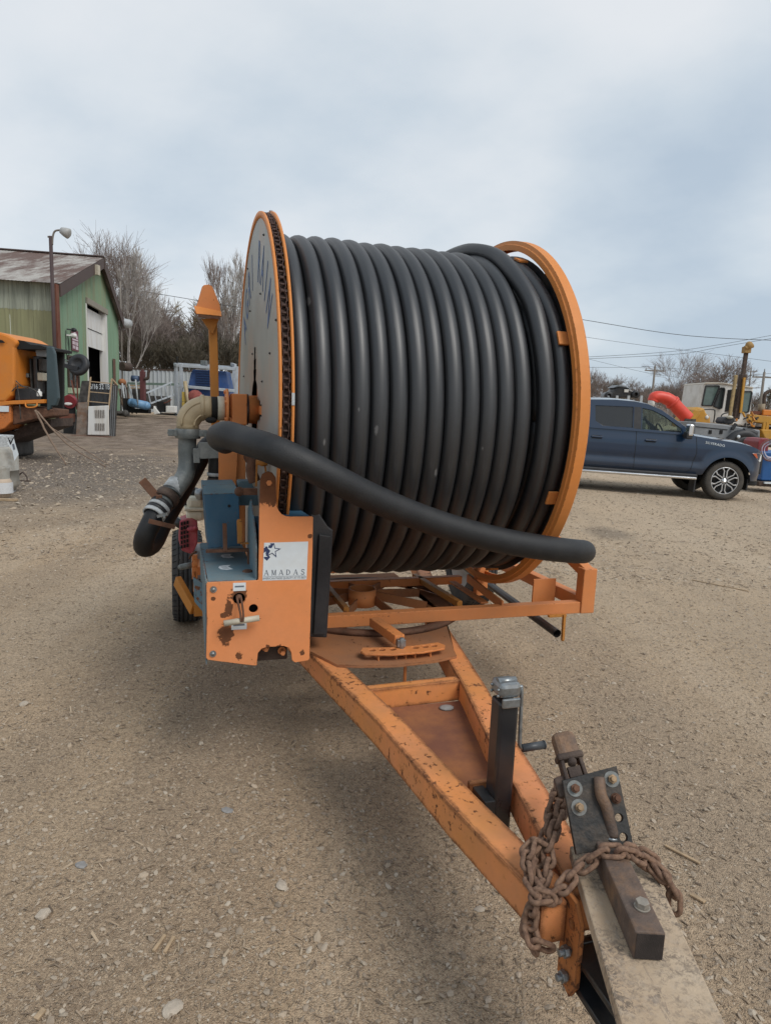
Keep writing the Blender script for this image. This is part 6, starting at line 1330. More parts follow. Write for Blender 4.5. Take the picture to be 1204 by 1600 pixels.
def tree_thing(kind, meshes, mats, P_, label, group, rot=0, sc=1.0, sxy=1.0, cat='tree', name='bare_tree'):
    M_ = Matrix.Translation(P_) @ Matrix.Rotation(rot, 4, 'Z') @ Matrix.Diagonal((sc*sxy, sc*sxy, sc, 1))
    t_ = thing(name, label, cat, M_, group)
    for me, nm, mt in zip(meshes, ('trunk', 'crown'), mats):
        if not me.materials: me.materials.append(mt)
        o = bpy.data.objects.new(nm, me); COL.objects.link(o); o.parent = t_; ROOTM[o.name] = M_
    return t_
broad = grow(3, 16, 1.0, .26, 6, .28, (3, 4), .17, .80, .009, 0, .11)
broad2 = grow(11, 12, 1.05, .20, 7, .26, (2, 3), .14, .81, .009, 0, .14)
birch = grow(21, 14, .55, .12, 5, .62, (3, 5), .36, .64, .010, 0, .11)
birch2 = grow(29, 13, .50, .11, 5, .70, (3, 4), .38, .64, .010, 0, .10)
willow = grow(33, 11, .80, .18, 6, .42, (2, 4), .17, .78, .012, .2, .12)
scrubm = grow(41, 7, .85, .06, 6, .40, (2, 3), .13, .80, .010, 0, .15)
print('tree faces', [len(q[1].polygons) for q in (broad, broad2, birch, birch2, willow, scrubm)])
def tp(px, Yd): p = ony(px, 640, Yd); return V(p.x, Yd, gz(p.x, Yd))
def th(py, px, Yd): return ony(px, py, Yd).z-gz(0, Yd)
GL = 'bare trees beyond the workshop'; GR = 'bare trees on the right horizon'
def put(kind, H0, px, top, Yd, mats, label, grp, rot, sxy=1.0, name='bare_tree'): 
    P_ = tp(px, Yd); h_ = (ony(px, top, Yd).z-P_.z)*(1.0 if kind is scrubm else 1.07); return tree_thing(kind, kind, mats, P_, label, grp, rot, h_/H0, sxy*(H0/h_ if False else 1.0), name=name)
BR = (M_bark, M_bark2); BI = (M_birch, M_bark2); WI = (M_bark, M_willow)
put(broad, 16, 158, 366, 62, BR, 'tallest broad bare tree rising straight behind the green workshop gable', GL, .3, 1.0)
put(broad, 16, 196, 388, 64, BR, 'wide dense bare tree just right of the workshop gable', GL, 4.0, 1.0)
put(birch, 14, 201, 400, 54, (M_birch, M_birch), 'white-barked birch at the far corner of the workshop', GL, 1.0, 1.0, 'birch_tree')
put(broad2, 12, 238, 448, 66, BR, 'rounded bare tree sloping down right of the white birch', GL, .9, 1.1)
put(willow, 11, 272, 470, 72, WI, 'tan yellowish twiggy tree left of the orange stand head', GL, 0, 1.2)
put(willow, 11, 300, 466, 75, WI, 'tan twiggy tree directly behind the orange stand head', GL, 2.4, 1.2)
put(broad2, 12, 258, 492, 60, BR, 'dark bare tree above the left end of the generator frame', GL, 3.0, 1.1)
put(broad2, 12, 318, 478, 66, BR, 'dark branching tree behind the orange upright stand', GL, 5.0, 1.1)
put(birch2, 13, 345, 420, 58, (M_birch, M_bark2), 'slender pale birch immediately right of the orange upright stand', GL, 0, 1.0, 'birch_tree')
put(birch, 14, 364, 398, 60, (M_birch, M_bark2), 'taller slender birch nearest the aluminium side disc', GL, 3.3, .95, 'birch_tree')
put(birch2, 13, 384, 420, 63, (M_birch, M_bark2), 'birch half hidden behind the left edge of the side disc', GL, 5.1, 1.0, 'birch_tree')
for i, (px_, top_, Yd) in enumerate([(215, 515, 58), (240, 520, 57), (268, 522, 56), (292, 515, 58), (312, 524, 55), (334, 512, 57), (356, 520, 56), (378, 512, 58), (404, 510, 60), (225, 500, 68), (252, 510, 64), (284, 505, 66), (328, 500, 68), (350, 505, 64)]):
    t_ = put(scrubm, 7, px_, top_, Yd, (M_bark2, M_bark2 if i % 3 else M_brush), ('bare sapling number %s from the left ' % ['one','two','three','four','five','six','seven','eight','nine','ten','eleven','twelve','thirteen','fourteen'][[0,9,1,10,2,11,3,4,12,5,13,6,7,8].index(i)])+'in the thicket behind the steel wall', 'saplings in the thicket behind the steel wall', i*1.3, 1.15, 'sapling')
put(broad, 16, 1078, 550, 84, BR, 'largest round-crowned bare tree on the right, above the red-orange duct', GR, 1.2, 1.25)
put(broad2, 12, 1112, 560, 88, BR, 'lower round bare tree just left of the rusty drill mast', GR, 3.9, 1.25)
put(broad2, 12, 1138, 562, 90, BR, 'bare tree crown seen behind the rusty drill mast', GR, 5.3, .9)
put(scrubm, 7, 1200, 598, 80, BR, 'small bare tree at the right edge behind the exhaust pipe', GR, .4, 1.2)
for i, (px_, top_) in enumerate([(925, 577), (942, 590), (958, 588), (975, 596), (990, 592), (1006, 597), (1022, 600), (1040, 596), (1052, 602), (910, 585), (1160, 612), (1178, 618)]):
    put(scrubm if i % 2 else broad2, 7 if i % 2 else 12, px_, top_, 118+8*(i % 3), BR, ('distant bare tree number %s from the reel rim ' % ['one','two','three','four','five','six','seven','eight','nine','ten','eleven','twelve'][[9,0,1,2,3,4,5,6,7,8,10,11].index(i)])+'in the line above the pickup', 'distant trees above the pickup', i*1.7, 1.2)
# far wood: one mass of twigs all along the horizon
def wood(n, x0, x1, y0, y1, h0, h1, mat, name):
    xs = x0+(x1-x0)*rng.random(n); ys = y0+(y1-y0)*rng.random(n); zb = rng.random(n)*(h1*.5); L = (h0+(h1-h0)*rng.random(n))*.55
    hz = vnoise(xs*.06+3, ys*.02)*.7+.45; dx = rng.normal(0, .35, n)*L; dy = rng.normal(0, .3, n)*L; wd = .02+.025*rng.random(n)
    A0 = np.stack([xs, ys, zb*hz], -1); A1 = A0+np.stack([dx, dy, L*hz], -1); s = np.stack([wd, wd*0, wd*0], -1)
    Vv = np.stack([A0-s, A0+s, A1], 1).reshape(-1, 3); Ff = np.arange(n*3).reshape(n, 3); Vv[:, 2] += gh(Vv[:, 0], Vv[:, 1])-.3
    return stuff(link(name, np_mesh(name, Vv, Ff), mat))
wood(9000, -70, 30, 74, 92, 1.5, 4.5, M_bark2, 'far_wood')
wood(5000, -45, -2, 56, 64, .6, 2.4, M_brush, 'undergrowth')
wood(24000, 25, 190, 140, 175, 2, 8.0, M_bark2, 'far_wood')
wood(16000, -230, -60, 90, 140, 2, 9, M_bark2, 'far_wood')
wood(14000, 60, 260, 90, 125, .5, 2.2, M_brush, 'undergrowth')
# ------------------------------------------------------------------ utility poles and wires
def upole(px, top, Yd, label, cross=True, lean_=0):
    g = tp(px, Yd); z = ony(px, top, Yd).z; t_ = thing('utility_pole', label, 'utility pole', g, 'utility poles on the right')
    mb = MB(); mb.tube([g+V(0, 0, -.3), V(g.x, Yd, z)], [.17, .11], 8); mb.build('pole', M_pole, t_)
    if cross: mb = MB(); mb.beam(V(g.x-1.1, Yd, z-.5), V(g.x+1.1, Yd, z-.5), .12, .12); mb.build('crossarm', M_pole, t_)
    for s in (-1.0, 0, 1.0) if cross else (0,): mb = MB(); mb.cyl(V(g.x+s, Yd, z-.45 if s else z), V(g.x+s, Yd, z-.2 if s else z+.3), .05, 6); mb.build('insulator', M_grey, t_)
upole(1016, 572, 78, 'utility pole with crossarm standing left of the largest right-hand tree')
upole(1186, 581, 66, 'utility pole with crossarm right of the rusty drill mast')
upole(1165, 575, 120, 'distant utility pole behind the white cab', True)
def wire(pts, Yd, r, label): 
    mb = MB(); mb.tube(spline([ony(x, y, Yd+(k*0)) for k, (x, y) in enumerate(pts)], 6), r, 4); o = mb.build('overhead_wire', M_wire, None, ony(*pts[0], Yd)); tag(o, label, 'wire', 'overhead wires')
wire([(860, 492), (913, 500), (1036, 520), (1120, 528), (1215, 532)], 58, .022, 'uppermost and thickest overhead wire running right from the reel rim')
wire([(880, 520), (917, 527), (1000, 539), (1075, 548), (1215, 566)], 64, .014, 'second overhead wire below the thick one, sagging to the right edge')
wire([(880, 558), (922, 557.5), (1040, 550), (1120, 539), (1215, 522)], 62, .016, 'overhead wire climbing rightward and crossing the thick one near the mast head')
wire([(880, 561), (922, 560.5), (1060, 553), (1120, 543), (1215, 527)], 62.5, .016, 'overhead wire running just beneath the climbing one')
wire([(880, 574), (930, 574), (1005, 574), (1016, 573), (1215, 590)], 76, .016, 'overhead wire carried by the left crossarm pole')
wire([(915, 560), (960, 571), (1008, 582), (1060, 590)], 80, .014, 'low service wire dropping toward the largest right-hand tree')
wire([(1150, 590), (1186, 585), (1215, 583)], 66, .016, 'short wire at the crossarm of the pole right of the mast')
wire([(190, 450), (258, 461), (300, 468), (345, 476), (420, 486)], 56, .020, 'dark wire between the bare trees above the orange stand')
# ------------------------------------------------------------------ blue pickup
HD = math.radians(-2); TL = math.radians(1.7)
FW = onz(1128, 781); FW.z = gz(FW.x, FW.y)
tx = Vector((math.cos(HD)*math.cos(TL), math.sin(HD)*math.cos(TL), -math.sin(TL))); ty = Vector((-math.sin(HD), math.cos(HD), 0)); tzv = tx.cross(ty)
PMx = Matrix((tx, ty, tzv)).transposed().to_4x4(); PMx.translation = FW         # x forward, y away from the viewer, z up; y=0 is the near side
def sp_(px, py, y=0.0): p = onpl(px, py, FW+ty*y, ty); q = PMx.inverted() @ p; return (q.x, q.z)
truck = thing('pickup_truck', 'dark blue crew-cab pickup truck with polished wheels parked beyond the reel', 'pickup truck', PMx)
ROOTM[truck.name] = PMx
def PB(): return MB(PMx)
def pk(nm, mb, mt, bevel=0, parent=None): return mb.build(nm, mt, parent or truck, bevel=bevel)
def z25(x, y): return (860+x/3.5, 500+y/3.5)
WR = .41; WBS = -3.72; WID = 1.98
roofp = [sp_(*z25(*q)) for q in ((228, 437), (330, 437), (430, 446), (500, 455), (560, 468), (640, 495), (720, 545), (795, 600))]
hood = [sp_(*z25(*q)) for q in ((830, 612), (950, 640), (1040, 662), (1100, 682), (1115, 700))]
ARCH = .50
def botz(s):
    base = .50 if s < .5 else .44
    for c_ in (0, WBS):
        d = abs(s-c_)
        if d < ARCH: base = max(base, .40+math.sqrt(ARCH**2-d*d))
    return base
def curve(pts):
    xs = [p[0] for p in pts]; zs = [p[1] for p in pts]
    return lambda s: float(np.interp(s, xs, zs))
hoodz = [h_[1] for h_ in hood]
S_FRONT = .74
topf = curve([(-5.0, 1.32), (-3.0, 1.33), (-2.6, 1.335), (-1.2, 1.30), (-.75, 1.29), (-.3, 1.245), (.2, 1.20), (.45, 1.15), (.62, 1.09), (S_FRONT, 1.01)])
def inset(s, z):
    y = .0
    y += .035*smooth(1.05, 1.32, z)+.05*smooth(.62, .45, z)                       # tumblehome and sill
    y += .030*math.exp(-((z-.76)/.06)**2)*(1 if -3.0 < s < -.55 else 0)            # pressed line in the doors
    for c_ in (0, WBS):                                                            # flared arches
        d = math.hypot(s-c_, z-.40); y -= .030*math.exp(-((d-ARCH)/.10)**2)
    y += .42*smooth(.35, 1.0, s)**2.0
    return float(y)
ss = np.unique(np.concatenate([np.arange(-4.88, S_FRONT, .05), np.array([c_+k for c_ in (0, WBS) for k in np.linspace(-.52, .52, 33)]), [S_FRONT]])); ss = [ss[0]]+[b for a, b in zip(ss[:-1], ss[1:]) if b-a > .012]; ss = np.array([s for i, s in enumerate(ss) if i == 0 or s-ss[i-1] > .006]); NZ = 16
def side(yfun, name):
    vs = []; 
    for s in ss:
        b, t = botz(s), topf(s)
        for k in range(NZ+1):
            z = b+(t-b)*k/NZ; vs.append((s, yfun(inset(s, z)), z))
    fs = []
    for i in range(len(ss)-1):
        for k in range(NZ): fs.append((i*(NZ+1)+k, (i+1)*(NZ+1)+k, (i+1)*(NZ+1)+k+1, i*(NZ+1)+k+1))
    mb = PB(); mb.add(vs, fs, True); return pk(name, mb, M_car)
side(lambda i: i, 'body_side'); side(lambda i: WID-i, 'body_side')
# hood and fender tops
vs = []; hs_ = [s for s in ss if s >= -.80]; NY = 14
for s in hs_:
    e = inset(s, topf(s))
    for k in range(NY+1):
        f = k/NY; y = e+(WID-2*e)*f; crown = .075*(1-abs(2*f-1)**2.5)*smooth(S_FRONT+.02, S_FRONT-.35, s); vs.append((s, y, topf(s)+float(crown)))
mb = PB(); mb.add(vs, [(i*(NY+1)+k, (i+1)*(NY+1)+k, (i+1)*(NY+1)+k+1, i*(NY+1)+k+1) for i in range(len(hs_)-1) for k in range(NY)], True); pk('hood', mb, M_car)
# front, inner arches, floor, bed
e = inset(S_FRONT, .8)
mb = PB(); mb.box((S_FRONT+.02, WID/2, .80), (.06, WID-2*e-.02, .42)); pk('grille', mb, M_blackpl, .02)
mb = PB(); mb.prism([(S_FRONT-.22, .16, .52), (S_FRONT+.06, .50, .52), (S_FRONT+.12, .7, .52), (S_FRONT+.12, WID-.7, .52), (S_FRONT+.06, WID-.5, .52), (S_FRONT-.22, WID-.16, .52), (S_FRONT-.22, WID-.2, .52), (S_FRONT-.22, .2, .52)], (0, 0, .17)); pk('front_bumper', mb, M_chrome, .02)
mb = PB(); mb.box((S_FRONT-.12, WID/2, .40), (.3, 1.5, .14)); pk('bumper_skirt', mb, M_blackpl, .03)
hl = [sp_(*z25(*q), .05) for q in ((1083, 697), (1122, 700), (1124, 742), (1105, 735), (1088, 720))]
mb = PB(); 
P_h = [(s_, inset(min(s_, S_FRONT), z_)-.012, z_) for s_, z_ in [(.46, 1.02), (.60, 1.03), (.73, .99), (.74, .86), (.68, .845), (.55, .93)]]
mb.prism(P_h, (0, .03, 0)); pk('headlight', mb, M_head, .005)
P_h = [(s_, inset(min(s_, S_FRONT), z_)-.016, z_) for s_, z_ in [(.465, 1.01), (.55, 1.015), (.60, .92), (.56, .925)]]
mb = PB(); mb.prism(P_h, (0, .03, 0)); pk('turn_signal', mb, M_amber, .003)
for c_ in (0, WBS):
    for y_ in (.06, WID-.06):
        mb = PB(); sgn = 1 if y_ < 1 else -1
        pts = [(c_+(ARCH-.0)*math.cos(a), .40+(ARCH-.0)*math.sin(a)) for a in [PI*k/20 for k in range(21)]]
        vs = [(p[0], y_-sgn*.03, p[1]) for p in pts]+[(p[0], y_+sgn*.55, p[1]) for p in pts]; mb.add(vs, [(k, k+1, 22+k, 21+k) for k in range(20)], True); pk('wheel_well', mb, M_dark)
mb = PB(); mb.box((-1.9, WID/2, .46), (5.2, WID-.5, .18)); pk('chassis', mb, M_dark, .02)
mb = PB(); mb.box((-4.0, WID/2, .75), (1.7, WID-.30, .06)); mb.box((-3.12, WID/2, 1.0), (.05, WID-.2, .62)); pk('bed_floor', mb, M_blackpl)
mb = PB(); mb.box((-4.86, WID/2, .98), (.06, WID-.10, .66)); pk('tailgate', mb, M_car, .02)
mb = PB(); mb.box((-4.95, WID/2, .60), (.20, WID-.08, .18)); pk('rear_bumper', mb, M_chrome, .03)
mb = PB(); mb.beam((-3.02, -.045, .425), (-.62, -.045, .425), .10, .055); pk('running_board', mb, M_chrome, .02)
mb = PB(); mb.beam((-3.02, -.0, .475), (-.60, -.0, .475), .12, .07); pk('sill', mb, M_blackpl, .02)
# cabin with window openings
TH = .30
def cab(s, z, y0=0.0): return (s, y0+.035+TH*max(0, z-1.30)*.62, z)
rz = 1.30
belt_r, belt_f = -3.05, -.78
outer = [(-3.12, 1.31), (-3.10, 1.55), (-3.00, 1.84), (-2.90, 1.885), (-2.4, 1.915), (-2.0, 1.91), (-1.72, 1.87), (-1.45, 1.77), (-1.15, 1.59), (-.80, 1.36), (-.76, 1.29)]
w1 = [(-2.80, 1.78), (-2.02, 1.80), (-2.00, 1.36), (-2.62, 1.36), (-2.78, 1.46)]
w2 = [(-1.84, 1.79), (-1.62, 1.755), (-1.38, 1.65), (-1.02, 1.42), (-1.00, 1.33), (-1.82, 1.345)]
def cabM(y_base, sgn):
    x_ = tx; up_ = (tzv + ty*(sgn*TH*.62)).normalized(); o_ = PMx @ V(0, y_base, 1.30)
    z_ = x_.cross(up_); return Matrix((x_, up_, z_)).transposed().to_4x4(), o_
for y_base, sgn in ((.035, 1), (WID-.035, -1)):
    Mr, o_ = cabM(y_base, sgn); Mr.translation = o_
    loc = lambda L_: [(s, (z-1.30)) for s, z in L_]
    plate('cab_side', [loc(outer), loc(w1), loc(w2)], Mr, .035, M_car, truck, bevel=.004)
    for w_, nm, gl in ((w1, 'rear_window', M_dglass), (w2, 'front_window', M_glass)):
        plate(nm, [loc(w_)], Mr @ Matrix.Translation((0, 0, -.002*sgn)), .004, gl, truck)
        k = 1.0; cxm = sum(p[0] for p in w_)/len(w_); czm = sum(p[1] for p in w_)/len(w_)
        big = [(cxm+(s-cxm)*1.07, czm+(z-czm)*1.12) for s, z in w_]
        plate('window_trim', [loc(big), loc(w_)], Mr @ Matrix.Translation((0, 0, .019*sgn)), .004, M_blackpl, truck)
    plate('door_pillar', [loc([(-2.0, 1.80), (-1.86, 1.80), (-1.84, 1.345), (-1.99, 1.355)])], Mr @ Matrix.Translation((0, 0, .020*sgn)), .006, M_blackpl, truck)
def cabpt(s, z, f): y0 = .035+TH*.62*(z-1.30); return (s, y0+(WID-2*y0)*f, z)
def strip(nm, prof, mat, crown=.05, NYs=10):
    vs = []
    for s, z in prof:
        for k in range(NYs+1):
            f = k/NYs; p = cabpt(s, z, f); c_ = crown*(1-abs(2*f-1)**2.2); vs.append((p[0]+(c_*.8 if nm == 'windshield' else 0), p[1], p[2]+(c_ if nm != 'windshield' else 0)))
    mb = PB(); mb.add(vs, [(i*(NYs+1)+k, (i+1)*(NYs+1)+k, (i+1)*(NYs+1)+k+1, i*(NYs+1)+k+1) for i in range(len(prof)-1) for k in range(NYs)], True); return pk(nm, mb, mat)
strip('roof', [(-3.00, 1.84), (-2.90, 1.885), (-2.4, 1.915), (-2.0, 1.91), (-1.72, 1.87)], M_car)
strip('windshield', [(-1.72, 1.87), (-1.45, 1.77), (-1.15, 1.59), (-.78, 1.33)], M_glass)
strip('rear_glass', [(-3.12, 1.31), (-3.10, 1.55), (-3.00, 1.84)], M_dglass, 0)
for y_ in (.5, 1.45):
    for s_ in (-1.75, -2.65):
        mb = PB(); mb.box((s_, y_, 1.22), (.18, .48, .62)); mb.box((s_, y_, 1.60), (.12, .26, .18)); mb.box((s_+.25, y_, 1.0), (.5, .48, .16)); pk('seat', mb, M_grey, .05)
mb = PB(); mb.box((-1.05, WID/2, 1.20), (.35, WID-.3, .2)); pk('dashboard', mb, M_blackpl, .05)
mb = PB(); mb.lathe([(0, .17), (.02, .19), (.04, .17)], (-1.3, .5, 1.32), (.9, 0, .4), 16); pk('steering_wheel', mb, M_blackpl)
# shut lines, handles, mirror, badge
def seam(pts, w_=.008):
    mb = PB()
    for a, b in zip(pts[:-1], pts[1:]): mb.beam((a[0], inset(a[0], a[1])-.0005, a[1]), (b[0], inset(b[0], b[1])-.0005, b[1]), w_, w_*.8, (0, 1, 0))
    pk('door_seam', mb, M_dark)
def vline(s0, z0, s1, z1, n=10): return [(s0+(s1-s0)*i/n, z0+(z1-z0)*i/n) for i in range(n+1)]
seam(vline(-.70, 1.27, -.66, .95)+vline(-.66, .95, -.74, .60)+vline(-.74, .60, -.83, .53, 3)); seam(vline(-1.92, 1.32, -1.90, .52)); seam(vline(-2.96, 1.32, -2.94, .90)+vline(-2.94, .90, -3.10, .70, 3)); seam(vline(-.83, .53, -3.0, .53, 20)); 
for s_ in (-2.72, -1.62):
    z_ = 1.135; y_ = inset(s_, z_); mb = PB(); mb.box((s_, y_-.022, z_), (.24, .028, .035)); pk('door_handle', mb, M_car, .010); mb = PB(); mb.box((s_, y_-.004, z_-.004), (.20, .012, .065)); pk('handle_recess', mb, M_dark, .004)
mb = PB(); mb.box((-.93, -.16, 1.40), (.10, .20, .24)); mr = pk('door_mirror', mb, M_chrome, .03); mb = PB(); mb.box((-.945, -.15, 1.29), (.12, .19, .14)); mb.beam((-.95, -.08, 1.27), (-.97, .05, 1.30), .06, .05); pk('mirror_base', mb, M_blackpl, .02, mr)
bq0 = sp_(*z25(850, 643)); bq1 = sp_(*z25(952, 657))
BM = PMx @ frame(V((-.53), inset(-.3, 1.16)-.009, 1.175), (1, 0, -.12), (0, .1, 1)); text('badge', 'SILVERADO', BM @ Matrix.Translation((.22, 0, 0)), .070, M_label, truck, .003, spacing=1.15)
# wheels
def wheel(c_s, ysgn):
    y_ = .16 if ysgn < 0 else WID-.16; c_ = (c_s, y_, WR); o_ = ysgn
    prof = [(-.12, .27), (-.135, .30), (-.14, .345), (-.125, .385), (-.10, .404), (-.05, .41), (.05, .41), (.10, .404), (.125, .385), (.14, .345), (.135, .30), (.12, .27)]
    mb = PB(); mb.lathe(prof, c_, (0, 1, 0), 48); t_ = pk('tyre', mb, M_tyred)
    mb = PB()
    for k in range(56):
        a = 2*PI*k/56
        for s in (-1, 1): d = V(math.cos(a), 0, math.sin(a)); e_ = V(-math.sin(a), 0, math.cos(a)); mb.beam(V(*c_)+V(0, s*.06, 0)+d*.412, V(*c_)+V(0, s*.128, 0)+d*.394+e_*.02, .006, .008, d)
    stuff(pk('tread_groove', mb, M_dark, parent=t_))
    f = o_*.115
    mb = PB(); mb.lathe([(o_*-.10, .26), (f*.8, .262), (f, .275), (f+o_*.012, .283), (f+o_*.012, .272), (f*.6, .25), (f*.2, .235), (f*.2, .0)], c_, (0, 1, 0), 40); r_ = pk('rim', mb, M_blackst)
    for k in range(6):
        a = PI/2+PI/3*k
        mb = PB(); d = V(math.cos(a), 0, math.sin(a)); e_ = V(-math.sin(a), 0, math.cos(a)); C_ = V(*c_)+V(0, f*.85, 0)
        for s in (-1, 1): mb.prism([C_+d*.055+e_*s*.010, C_+d*.075+e_*s*.042, C_+d*.20+e_*s*.040, C_+d*.262+e_*s*.085, C_+d*.268+e_*s*.052, C_+d*.205+e_*s*.018, C_+d*.12+e_*s*.020], V(0, f*.22, 0))
        mb.build('spoke', M_alloy, r_, bevel=.003)
    mb = PB(); mb.lathe([(f*.8, .0), (f*1.15, .0), (f*1.15, .035), (f*1.0, .06), (f*.6, .065)], c_, (0, 1, 0), 20); mb.build('hub_cap', M_alloy, r_)
    mb = PB(); mb.lathe([(f+o_*.013, .268), (f+o_*.016, .276), (f+o_*.012, .282)], c_, (0, 1, 0), 40); mb.build('rim_lip', M_alloy, r_)
M_alloy = plain('machined_alloy', (.55, .56, .57), .3, .8, .08); M_tyred = plain('dusty_tyre', (.055, .050, .044), .9, 0, .3, 7, .2, (.13, .11, .085), .6)
for c_ in (0, WBS):
    for y_ in (-1, 1): wheel(c_, y_)
for q in (((-.60, .16, .30), (.03, .28, .34)), ((.49, .2, .36), (.03, .26, .24))): mb = PB(); mb.box(*q); pk('mud_flap', mb, M_blackpl, .005)
# ------------------------------------------------------------------ machines behind the pickup
YA = 30.0
b_ = gbase(975, YA, 690); fb = thing('flatbed_trailer', 'grey flatbed rail seen over the pickup roof', 'trailer', b_)
mb = MB(); mb.beam(ony(935, 629, YA), ony(1014, 634, YA), .3, .16); mb.build('bed_rail', M_galvw, fb, bevel=.02)
for x_ in (948, 962, 980, 1000):
    mb = MB(); bpx(mb, x_, 618, x_+2.5, 632, YA-.1, .08); mb.build('stake', M_galvw, fb)
for x_ in (945, 1005):
    p = ony(x_, 640, YA+.3); mb = MB(); mb.box((p.x, YA+.4, (1.6)/2+gz(p.x, YA)), (.2, .5, 1.75)); mb.build('leg', M_junk, fb)
b_ = V(ony(970, 620, YA).x, YA, ony(970, 622, YA).z); bk = thing('black_utility_vehicle', 'jumble of black vehicle bodywork heaped on the flatbed', 'vehicle wreck', b_)
mb = MB(); poly(mb, [(946, 622), (949, 614), (958, 611), (962, 604), (972, 603), (985, 609), (996, 613), (998, 622)], YA, .9); mb.build('body', M_blackst, bk, bevel=.06)
mb = MB(); poly(mb, [(958, 606), (966, 601), (977, 603), (984, 608), (976, 606), (966, 605)], YA-.1, 1.0); mb.build('hood', plain('dark_grey_hood', (.08, .09, .10), .4), bk, bevel=.03)
for x_, y_ in ((951, 618), (993, 616)): mb = MB(); p = ony(x_, y_, YA-.15); mb.lathe([(0, .08), (0, .17), (.2, .17), (.2, .08)], p, (0, 1, 0), 14); mb.build('wheel', M_blackpl, bk)
mb = MB(); bpx(mb, 975, 608, 981, 613, YA-.06, .03); mb.build('plate', M_offw, bk)
# red-orange duct
YD = 22.0
dp = [ony(x, y, YD) for x, y in ((1019, 627), (1022, 621), (1030, 620), (1041, 623), (1050, 629), (1060, 640), (1074, 654))]
b_ = gbase(1040, YD); du_ = thing('red_orange_duct', 'bright red-orange plastic elbow duct rising behind the pickup windshield', 'duct', b_)
mb = MB(); mb.tube(spline(dp, 5), [.17]*4+[.185]*10+[.20]*6+[.205]*11, 18); mb.build('elbow', M_redor, du_)
mb = MB(); q_ = ony(1050, 629, YD); mb.lathe([(-.04, .20), (-.04, .235), (.04, .235), (.04, .20)], q_, (.7, 0, -.6), 18); mb.build('joint_band', M_redor, du_)
mb = MB(); p = ony(1017, 629, YD); mb.sph(p, (.10, .17, .19), 12, 8); mb.build('white_cap', M_offw, du_)
mb = MB(); p = ony(1074, 654, YD); mb.box((p.x, YD, (p.z+gz(p.x, YD))/2), (.35, .4, p.z)); mb.build('base', M_junk, du_)
# yellow digger derrick with white cab
YB = 25.0
b_ = gbase(1135, YB, 700); dd_ = thing('digger_derrick_truck', 'yellow drilling truck with a white cab and raised rusty mast', 'drill truck', b_)
def dk(nm, mb, mt, bv=0, parent=None): return mb.build(nm, mt, parent or dd_, bevel=bv)
def zc_(x, y): return (900+x/3.96, 520+y/3.96)
def zd_(x, y): return (1090+x/10.56, 560+y/10.56)
cabo = [zd_(*q) for q in ((30, 800), (95, 410), (130, 400), (380, 400), (400, 410), (900, 480), (910, 520), (850, 1000), (840, 1110), (20, 1060))]
mb = MB(); poly(mb, cabo, YB, 1.7); dk('cab', mb, M_offw, .04)
mb = MB(); poly(mb, [zd_(*q) for q in ((95, 425), (130, 395), (400, 395), (910, 470), (912, 500), (400, 425))], YB-.05, 1.8); dk('cab_roof', mb, M_tanl if False else plain('cream_roof', (.42, .38, .32), .6), .02)
for nm, L_, mt in (('windshield', [(125, 455), (340, 455), (345, 480), (225, 780), (60, 775)], M_dgl2 if False else M_dglass), ('quarter_window', [(375, 490), (425, 490), (435, 520), (385, 820), (350, 830), (255, 790)], M_dglass), ('side_window', [(720, 545), (870, 545), (885, 570), (830, 880), (800, 890), (680, 880)], M_dglass)):
    mb = MB(); poly(mb, [zd_(*q) for q in L_], YB-.02, .03); fr_o = dk(nm, mb, plain('pale_green_glass', (.10, .145, .135), .12, 0, .2, 3) if nm != 'quarter_window' else plain('dim_glass', (.035, .045, .045), .12))
    mb = MB(); P_ = [ony(*zd_(*q), YB-.03) for q in L_]
    for a, b in zip(P_, P_[1:]+P_[:1]): mb.beam(a, b, .045, .045, (0, 1, 0))
    mb.build('window_seal', M_blackpl, fr_o)
mb = MB(); poly(mb, [zd_(*q) for q in ((490, 520), (640, 500), (640, 880), (440, 880))], YB-.015, .03); dk('dark_doorway', mb, M_dark)
mb = MB(); poly(mb, [(1070, 660), (1078, 650), (1078, 640), (1090, 636), (1100, 638), (1104, 648), (1109, 650), (1110, 662), (1096, 668), (1070, 668)], YB-1.2, 1.2); dk('engine_cowl', mb, M_yel, .06)
mb = MB(); poly(mb, [(1066, 664), (1085, 640), (1098, 640), (1076, 668)], YB-1.5, .3); dk('cowl_arm', mb, M_yel, .03)
mb = MB(); p = ony(1104, 652, YB-1.22); mb.lathe([(0, 0), (0, .06), (.05, .07)], p, (0, 1, 0), 14); dk('headlamp', mb, M_head)
mA, mB_ = ony(1148, 655, YB-.6), ony(1160, 585, YB-.6); mT = ony(1165, 549, YB-.6)
mb = MB(); mb.beam(mA, mB_, .20, .20); dk('mast', mb, M_rustd, .02); mb = MB(); mb.beam(mB_, mT, .12, .12); dk('mast_extension', mb, M_rustd, .01)
mb = MB(); mb.box(mT+V(0, 0, .05), (.22, .25, .22)); mb.sph(mT+V(.02, -.1, .2), (.13, .12, .14), 10, 6); mb.cyl(mT+V(-.12, -.1, .1), mT+V(.16, -.1, .2), .08, 10); dk('mast_head', mb, plain('yellow_brown_head', (.30, .18, .06), .7), .01)
mb = MB(); mb.beam(ony(1139, 652, YB-.7), ony(1149, 586, YB-.7), .10, .10); dk('boom_cylinder', mb, plain('faded_tan_yellow', (.33, .24, .11), .6, 0, .2, 6, 0, (.12, .08, .05), .6), .02); mb = MB(); mb.beam(ony(1156, 645, YB-.75), ony(1162, 590, YB-.75), .07, .07); dk('yellow_pipe', mb, M_yel)
